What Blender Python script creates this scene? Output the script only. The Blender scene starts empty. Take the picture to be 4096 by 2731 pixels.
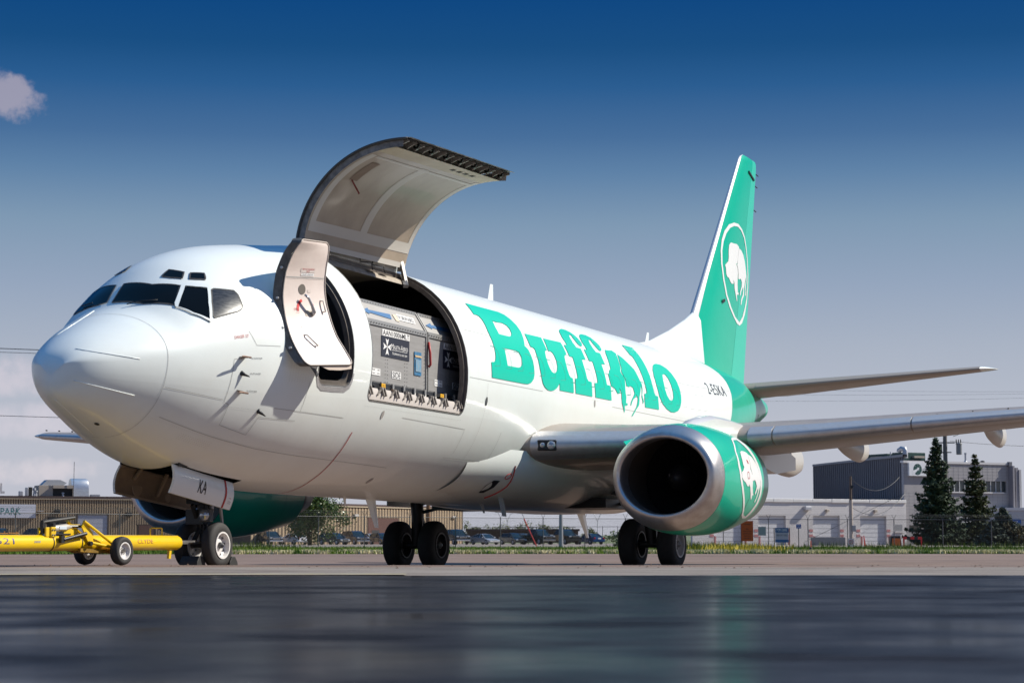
import bpy, bmesh, math, random, json
import numpy as np
from math import sin, cos, pi, radians, sqrt, atan2
from mathutils import Vector, Matrix
from mathutils.geometry import tessellate_polygon
random.seed(7); RNG = np.random.default_rng(7)
scene = bpy.context.scene
col = scene.collection

# ------------------------------------------------------------ camera
PHI = radians(5.4217)
cam_d = bpy.data.cameras.new('camera'); cam = bpy.data.objects.new('camera', cam_d); col.objects.link(cam)
cam.location = (0, 0, .44); cam.rotation_euler = (pi/2 + PHI, 0, 0)
cam_d.sensor_width = 36; cam_d.lens = 8265.8/4096*36
cam_d.clip_start = .3; cam_d.clip_end = 30000
cam_d.dof.use_dof = True; cam_d.dof.focus_distance = 44; cam_d.dof.aperture_fstop = 4.5
scene.camera = cam

# ------------------------------------------------------------ aircraft frame -> world (x aft, y starboard, z up)
CP = Vector((-22.5476, -16.5499, .01262))
MR = Matrix(((.40076267, -.9161819, 0), (.91608089, .40071849, .01484899), (-.01360437, -.00595092, .99988975)))
M_AIR = Matrix.Translation(Vector((0, 0, .44)) - MR @ CP) @ MR.to_4x4()

# ------------------------------------------------------------ sun and sky
S = (MR @ Vector((.465, -.615, .638))).normalized()       # towards the sun
SUN_EL = math.asin(S.z); SUN_AZ = atan2(S.x, S.y)
sl = bpy.data.lights.new('sun', 'SUN'); sl.energy = 4.6; sl.angle = radians(.53); sl.color = (1, .945, .84)
so = bpy.data.objects.new('sun', sl); col.objects.link(so); so.location = (30, -20, 60)
so.rotation_euler = S.to_track_quat('Z', 'Y').to_euler()
world = bpy.data.worlds.new('World'); scene.world = world; world.use_nodes = True
nt = world.node_tree; nt.nodes.clear()
def wn(t, **k):
    n = nt.nodes.new(t)
    for a, b in k.items(): setattr(n, a, b)
    return n
L = nt.links.new
sky = wn('ShaderNodeTexSky', sky_type='NISHITA'); sky.sun_disc = False
sky.sun_elevation = SUN_EL; sky.sun_rotation = SUN_AZ; sky.altitude = 600; sky.air_density = 1; sky.dust_density = 1; sky.ozone_density = 1
tc = wn('ShaderNodeTexCoord'); sep = wn('ShaderNodeSeparateXYZ'); L(tc.outputs['Generated'], sep.inputs[0])
# elevation-dependent tint of the clear sky: pale lavender haze low down, deep blue above
mr = wn('ShaderNodeMapRange'); mr.inputs[1].default_value = 0; mr.inputs[2].default_value = 1.0
L(sep.outputs['Z'], mr.inputs[0])
cr = wn('ShaderNodeValToRGB'); e = cr.color_ramp; e.interpolation = 'LINEAR'
SKYR = [(0.0, (0.3769, 0.3859, 0.442)), (0.0055, (0.3769, 0.3859, 0.442)), (0.0478, (0.3627, 0.3789, 0.4359)), (0.0902, (0.2907, 0.3274, 0.4)), (0.1203, (0.2189, 0.2751, 0.3712)), (0.1502, (0.1536, 0.2309, 0.3274)), (0.174, (0.082, 0.1623, 0.282)), (0.1918, (0.0441, 0.1123, 0.2368)), (0.2154, (0.0141, 0.076, 0.2023)), (0.233, (0.0044, 0.0535, 0.1624)), (0.2565, (0.0004, 0.0424, 0.1576)), (0.3, (0.0002, 0.0331, 0.1375)), (0.42, (0.0117, 0.1013, 0.2943)), (1, (0.0399, 0.1861, 0.4324))]
while len(e.elements) < len(SKYR): e.elements.new(.5)
for el, (p, c) in zip(e.elements, SKYR): el.position = p; el.color = (*c, 1)
L(mr.outputs[0], cr.inputs[0])
# clouds: one puff upper left and faint streaks near the horizon
def vdir(u, v):
    x = (u-2048)/8265.8; z = (1365.5-v)/8265.8
    d = Vector((x, cos(PHI) - z*sin(PHI), sin(PHI) + z*cos(PHI))); return d.normalized()
noi = wn('ShaderNodeTexNoise'); noi.inputs['Scale'].default_value = 60; noi.inputs['Detail'].default_value = 7; noi.inputs['Roughness'].default_value = .6
L(tc.outputs['Generated'], noi.inputs['Vector'])
def blob(c, rx, rz, rot=0):
    mp = wn('ShaderNodeMapping'); mp.vector_type = 'POINT'
    a = atan2(-c.x, c.y); R = Matrix.Rotation(-a, 3, 'Z'); cz = R @ c
    vr = wn('ShaderNodeVectorRotate'); vr.rotation_type = 'Z_AXIS'; vr.inputs['Angle'].default_value = -a
    L(tc.outputs['Generated'], vr.inputs['Vector'])
    sp = wn('ShaderNodeSeparateXYZ'); L(vr.outputs[0], sp.inputs[0])
    def m(op, a, b):
        n = wn('ShaderNodeMath', operation=op)
        for i, q in enumerate((a, b)):
            if isinstance(q, (int, float)): n.inputs[i].default_value = q
            elif q is not None: L(q, n.inputs[i])
        return n.outputs[0]
    dz = m('SUBTRACT', sp.outputs['Z'], cz.z)
    dz2 = m('ADD', dz, m('MULTIPLY', sp.outputs['X'], rot))
    q = m('ADD', m('POWER', m('ABSOLUTE', m('DIVIDE', sp.outputs['X'], rx), None), 2), m('POWER', m('ABSOLUTE', m('DIVIDE', dz2, rz), None), 2))
    front = m('GREATER_THAN', sp.outputs['Y'], .2)
    r = m('SUBTRACT', 1, q)
    r = m('ADD', r, m('MULTIPLY', m('SUBTRACT', noi.outputs['Fac'], .5), 3.2))
    return m('MULTIPLY', r, front)
def smooth(x, lo, hi, k):
    n = wn('ShaderNodeMapRange'); n.interpolation_type = 'SMOOTHSTEP'; L(x, n.inputs[0])
    n.inputs[1].default_value = lo; n.inputs[2].default_value = hi; n.inputs[4].default_value = k; return n.outputs[0]
b1 = smooth(blob(vdir(20, 370), .022, .0115, .42), -.05, .75, .68)
b2 = smooth(blob(vdir(60, 1500), .05, .010), -.2, 1.3, .30)
b3 = smooth(blob(vdir(150, 1880), .03, .007), -.2, 1.3, .30)
b4 = smooth(blob(vdir(250, 1690), .06, .010), -.1, 1.4, .3)
mul = wn('ShaderNodeMix', data_type='RGBA', blend_type='MULTIPLY'); mul.inputs[0].default_value = 0
# Nishita radiance scaled by the tint ramp
sc = wn('ShaderNodeMix', data_type='RGBA', blend_type='MIX'); sc.inputs[0].default_value = .985
gain = wn('ShaderNodeVectorMath', operation='SCALE'); gain.inputs['Scale'].default_value = 10.0
L(cr.outputs[0], gain.inputs[0])
L(sky.outputs[0], sc.inputs[6]); L(gain.outputs[0], sc.inputs[7])
cur = sc.outputs[2]
for b, c in ((b1, (3.3, 3.0, 3.6)), (b2, (7.2, 6.0, 6.3)), (b3, (7.4, 6.3, 6.3)), (b4, (7, 6, 6.4))):
    mx = wn('ShaderNodeMix', data_type='RGBA', blend_type='MIX'); L(b, mx.inputs[0]); L(cur, mx.inputs[6]); mx.inputs[7].default_value = (*c, 1); cur = mx.outputs[2]
bg = wn('ShaderNodeBackground'); bg.inputs['Strength'].default_value = .10
L(cur, bg.inputs['Color']); out = wn('ShaderNodeOutputWorld'); L(bg.outputs[0], out.inputs[0])
vs = scene.view_settings; vs.view_transform = 'Standard'; vs.look = 'None'; vs.exposure = .45; vs.gamma = 1; vs.use_curve_mapping = False
cy = scene.cycles
try: cy.max_bounces = 8; cy.glossy_bounces = 4; cy.caustics_reflective = False; cy.caustics_refractive = False; cy.use_denoising = True
except Exception: pass

# ------------------------------------------------------------ materials
MATS = {}
def mat(name, base, rough=.5, metal=0, coat=0, noise=None, spec=None, bump=None, coatr=.05, emit=None):
    """noise=(scale, amount, colour2, detail) mixes a second colour; bump=(scale,strength)"""
    if name in MATS: return MATS[name]
    m = bpy.data.materials.new(name); m.use_nodes = True; t = m.node_tree; p = t.nodes['Principled BSDF']
    p.inputs['Base Color'].default_value = (*base, 1); p.inputs['Roughness'].default_value = rough; p.inputs['Metallic'].default_value = metal
    p.inputs['Coat Weight'].default_value = coat; p.inputs['Coat Roughness'].default_value = coatr
    if spec is not None: p.inputs['Specular IOR Level'].default_value = spec
    c = t.nodes.new('ShaderNodeTexCoord')
    if noise:
        s, amt, c2 = noise[:3]; n = t.nodes.new('ShaderNodeTexNoise'); n.inputs['Scale'].default_value = s; n.inputs['Detail'].default_value = noise[3] if len(noise) > 3 else 6; n.inputs['Roughness'].default_value = .62
        if len(noise) > 4:
            mp = t.nodes.new('ShaderNodeMapping'); mp.inputs['Scale'].default_value = noise[4]; t.links.new(c.outputs['Object'], mp.inputs[0]); t.links.new(mp.outputs[0], n.inputs['Vector'])
        else: t.links.new(c.outputs['Object'], n.inputs['Vector'])
        r = t.nodes.new('ShaderNodeMapRange'); r.inputs[1].default_value = .38; r.inputs[2].default_value = .68; r.inputs[4].default_value = amt; t.links.new(n.outputs['Fac'], r.inputs[0])
        x = t.nodes.new('ShaderNodeMix'); x.data_type = 'RGBA'; x.inputs[6].default_value = (*base, 1); x.inputs[7].default_value = (*c2, 1)
        t.links.new(r.outputs[0], x.inputs[0]); t.links.new(x.outputs[2], p.inputs['Base Color'])
        rr = t.nodes.new('ShaderNodeMapRange'); rr.inputs[3].default_value = max(0, rough-.06); rr.inputs[4].default_value = min(1, rough+.1); t.links.new(n.outputs['Fac'], rr.inputs[0]); t.links.new(rr.outputs[0], p.inputs['Roughness'])
    if bump:
        n = t.nodes.new('ShaderNodeTexNoise'); n.inputs['Scale'].default_value = bump[0]; n.inputs['Detail'].default_value = 5; t.links.new(c.outputs['Object'], n.inputs['Vector'])
        b = t.nodes.new('ShaderNodeBump'); b.inputs['Strength'].default_value = bump[1]; b.inputs['Distance'].default_value = bump[2] if len(bump) > 2 else .02
        t.links.new(n.outputs['Fac'], b.inputs['Height']); t.links.new(b.outputs[0], p.inputs['Normal'])
    if emit: p.inputs['Emission Color'].default_value = (*emit, 1); p.inputs['Emission Strength'].default_value = 1
    MATS[name] = m; return m
WHITE = mat('aircraft_white_paint', (.775, .815, .785), .36, coat=.3, noise=(1.3, .22, (.64, .62, .56), 8), bump=(1.3, .10, .03))
WHITE2 = mat('door_white_paint', (.76, .80, .78), .3, coat=.5)
GREEN = mat('aircraft_green_paint', (.0, .44, .28), .3, spec=.35, coat=.35, noise=(1.5, .1, (.0, .36, .23)))
GREEN2 = mat('rudder_green_paint', (.03, .50, .36), .38, spec=.35, coat=.2)
ALU = mat('polished_aluminium', (.56, .55, .55), .42, .72, noise=(7, .45, (.40, .38, .37), 8))
LIP = mat('engine_lip_metal', (.58, .56, .55), .33, .9, noise=(5, .5, (.36, .31, .28), 8))
GREYM = mat('grey_painted_metal', (.42, .40, .38), .45, noise=(3, .4, (.30, .27, .24)))
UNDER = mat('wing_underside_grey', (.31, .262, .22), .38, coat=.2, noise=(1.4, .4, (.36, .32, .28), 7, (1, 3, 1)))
BLACK = mat('black_paint', (.012, .012, .014), .45)
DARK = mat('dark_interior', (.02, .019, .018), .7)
GLASS = mat('cockpit_glass', (.003, .004, .005), .10, spec=.14)
TYRE = mat('tyre_rubber', (.022, .021, .021), .75, noise=(14, .5, (.045, .042, .04)))
RIM = mat('white_wheel_rim', (.72, .70, .68), .4, noise=(20, .3, (.5, .46, .42)))
TAN = mat('door_lining_tan', (.40, .325, .25), .42, coat=.15, noise=(2.2, .6, (.29, .23, .17), 6, (1, .4, 1)))
TANL = mat('door_lining_band', (.56, .53, .48), .4)
BROWN = mat('gear_bay_primer', (.16, .12, .085), .6, noise=(5, .6, (.08, .06, .045)))
STEEL = mat('oily_steel', (.28, .27, .26), .4, .7, noise=(12, .6, (.1, .085, .07)))
RUBBER = mat('door_seal', (.045, .042, .04), .6)
DGREY = mat('dark_grey_metal', (.06, .062, .066), .5, .2)
RED = mat('red_marking', (.42, .012, .018), .45)
NAVY = mat('registration_ink', (.025, .035, .055), .45)
LINE = mat('panel_gap', (.44, .44, .42), .6)
LINEG = mat('panel_gap_green', (.0, .26, .19), .6)
CREAM = mat('entry_door_lining', (.72, .62, .56), .42, noise=(3.5, .35, (.58, .47, .42), 4))
CONT = mat('container_aluminium', (.34, .33, .32), .5, .25, noise=(5, .6, (.24, .23, .22), 7, (.4, 1, 3)))
YEL = mat('towbar_yellow', (.80, .52, .0), .35, coat=.4, noise=(6, .25, (.5, .3, .02)))

# ------------------------------------------------------------ helpers
class MB:
    def __init__(s): s.v = []; s.f = []
    def add(s, vs, fs):
        o = len(s.v); s.v += [tuple(map(float, a)) for a in vs]; s.f += [tuple(i+o for i in f) for f in fs]; return s
    def box(s, c, d, R=None):
        c = Vector(c); h = Vector(d)/2
        vs = [Vector((x*h.x, y*h.y, z*h.z)) for x in (-1, 1) for y in (-1, 1) for z in (-1, 1)]
        if R: vs = [R @ a for a in vs]
        return s.add([c+a for a in vs], [(0, 1, 3, 2), (4, 6, 7, 5), (0, 4, 5, 1), (2, 3, 7, 6), (0, 2, 6, 4), (1, 5, 7, 3)])
    def bar(s, a, b, w, h=None, up=(0, 0, 1)):
        a, b = Vector(a), Vector(b); d = (b-a).normalized(); u = Vector(up)
        if abs(d.dot(u)) > .98: u = Vector((1, 0, 0))
        x = d.cross(u).normalized(); y = x.cross(d); h = h or w
        vs = []
        for p in (a, b):
            for i, j in ((-1, -1), (1, -1), (1, 1), (-1, 1)): vs.append(p + x*i*w/2 + y*j*h/2)
        return s.add(vs, [(0, 1, 2, 3), (7, 6, 5, 4), (0, 4, 5, 1), (1, 5, 6, 2), (2, 6, 7, 3), (3, 7, 4, 0)])
    def tube(s, pts, r, n=10, cap=True, close=False):
        pts = [Vector(p) for p in pts]; rs = r if isinstance(r, (list, tuple)) else [r]*len(pts)
        rings = []; prev = None
        for i, p in enumerate(pts):
            d = (pts[min(i+1, len(pts)-1)] - pts[max(i-1, 0)]).normalized()
            if prev is None:
                u = Vector((0, 0, 1)) if abs(d.z) < .9 else Vector((1, 0, 0)); x = d.cross(u).normalized()
            else: x = (prev - d*prev.dot(d)).normalized()
            prev = x; y = d.cross(x)
            rings.append([p + (x*cos(2*pi*k/n) + y*sin(2*pi*k/n))*rs[i] for k in range(n)])
        vs = [a for r_ in rings for a in r_]; fs = []
        for i in range(len(rings)-1):
            for k in range(n): fs.append((i*n+k, i*n+(k+1) % n, (i+1)*n+(k+1) % n, (i+1)*n+k))
        if cap: fs.append(tuple(range(n))[::-1]); fs.append(tuple((len(rings)-1)*n+k for k in range(n)))
        return s.add(vs, fs)
    def lathe(s, o, ax, prof, n=28, cap=False):
        """prof = [(distance along axis, radius)]"""
        o = Vector(o); d = Vector(ax).normalized(); u = Vector((0, 0, 1)) if abs(d.z) < .9 else Vector((1, 0, 0)); x = d.cross(u).normalized(); y = d.cross(x)
        vs = [o + d*a + (x*cos(2*pi*k/n) + y*sin(2*pi*k/n))*r for a, r in prof for k in range(n)]; fs = []
        for i in range(len(prof)-1):
            for k in range(n): fs.append((i*n+k, i*n+(k+1) % n, (i+1)*n+(k+1) % n, (i+1)*n+k))
        if cap: fs.append(tuple(range(n))[::-1]); fs.append(tuple((len(prof)-1)*n+k for k in range(n)))
        return s.add(vs, fs)
    def grid(s, P, closeu=False):
        """P: array (nu, nv, 3)"""
        P = np.asarray(P); nu, nv = P.shape[:2]; vs = P.reshape(-1, 3).tolist(); fs = []
        for i in range(nu if closeu else nu-1):
            j = (i+1) % nu
            for k in range(nv-1): fs.append((i*nv+k, j*nv+k, j*nv+k+1, i*nv+k+1))
        return s.add(vs, fs)
    def build(s, name, m, parent=None, smooth=False, bevel=0, fix=True, angle=35):
        me = bpy.data.meshes.new(name); me.from_pydata(s.v, [], s.f); me.validate(); me.update()
        o = bpy.data.objects.new(name, me); col.objects.link(o); me.materials.append(m)
        if fix:
            b = bmesh.new(); b.from_mesh(me); bmesh.ops.recalc_face_normals(b, faces=b.faces)
            if smooth == 'auto':
                for f in b.faces: f.smooth = True
                for ed in b.edges:
                    if len(ed.link_faces) == 2 and ed.calc_face_angle(0) > radians(angle): ed.smooth = False
            b.to_mesh(me); b.free()
        if smooth is True:
            me.shade_smooth()
        if bevel:
            bv = o.modifiers.new('bevel', 'BEVEL'); bv.width = bevel; bv.segments = 2; bv.limit_method = 'ANGLE'; bv.angle_limit = radians(40)
        if parent: o.parent = parent
        return o
def tag(o, label=None, cat=None, group=None, kind=None):
    if label: o['label'] = label
    if cat: o['category'] = cat
    if group: o['group'] = group
    if kind: o['kind'] = kind
    return o
def empty(name, loc=(0, 0, 0), rz=0, label=None, cat=None, group=None):
    o = bpy.data.objects.new(name, None); col.objects.link(o); o.location = loc; o.rotation_euler = (0, 0, rz); o.empty_display_size = .3
    return tag(o, label, cat, group)
def kids(o): return [c for c in bpy.data.objects if c.parent == o]
def text_mesh(body, size=1, sx=1, shear=0, bold=0, spacing=1.0, ax='CENTER', ay='CENTER'):
    """2-D triangulated lettering as (verts2d, faces)"""
    cu = bpy.data.curves.new('t', 'FONT'); cu.body = body; cu.size = size; cu.shear = shear; cu.offset = bold; cu.space_character = spacing
    cu.align_x = ax; cu.align_y = ay; cu.resolution_u = 3
    o = bpy.data.objects.new('t', cu); col.objects.link(o); dg = bpy.context.evaluated_depsgraph_get()
    me = bpy.data.meshes.new_from_object(o.evaluated_get(dg))
    v = [(a.co.x*sx, a.co.y) for a in me.vertices]; f = [tuple(p.vertices) for p in me.polygons]
    bpy.data.objects.remove(o); bpy.data.curves.remove(cu); bpy.data.meshes.remove(me); return v, f
def fit_text(body, w, h, **k):
    v, f = text_mesh(body, **k); a = np.array(v); lo = a.min(0); hi = a.max(0)
    a = (a - (lo+hi)/2)/(hi-lo)*np.array([w, h]); return a.tolist(), f
def letters(name, body, w, h, o, ux, uy, m, parent, nrm=None, off=.0015, **k):
    """lettering of size w x h centred at o on the plane ux, uy"""
    v, f = fit_text(body, w, h, **k); o, ux, uy = Vector(o), Vector(ux).normalized(), Vector(uy).normalized(); n = nrm or ux.cross(uy)
    return MB().add([o + ux*a + uy*b + Vector(n)*off for a, b in v], f).build(name, m, parent, fix=False)
def flat2d(polys):
    ve = [[Vector((a, b, 0)) for a, b in p] for p in polys]; tri = tessellate_polygon(ve)
    vs = [tuple(a)[:2] for p in ve for a in p]; return vs, [tuple(t) for t in tri]
def refine(vs, fs, du, dv):
    b = bmesh.new(); bv = [b.verts.new((x, y, 0)) for x, y in vs]
    for f in fs:
        try: b.faces.new([bv[i] for i in f])
        except ValueError: pass
    a = np.array(vs)
    for ax, st in ((0, du), (1, dv)):
        if not st: continue
        lo, hi = a[:, ax].min(), a[:, ax].max(); k = math.floor(lo/st)+1
        while k*st < hi:
            co = [0, 0, 0]; no = [0, 0, 0]; co[ax] = k*st; no[ax] = 1
            bmesh.ops.bisect_plane(b, geom=b.verts[:]+b.edges[:]+b.faces[:], plane_co=co, plane_no=no, dist=1e-5); k += 1
    b.verts.index_update(); v = [(q.co.x, q.co.y) for q in b.verts]; f = [tuple(q.index for q in p.verts) for p in b.faces]; b.free(); return v, f

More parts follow.
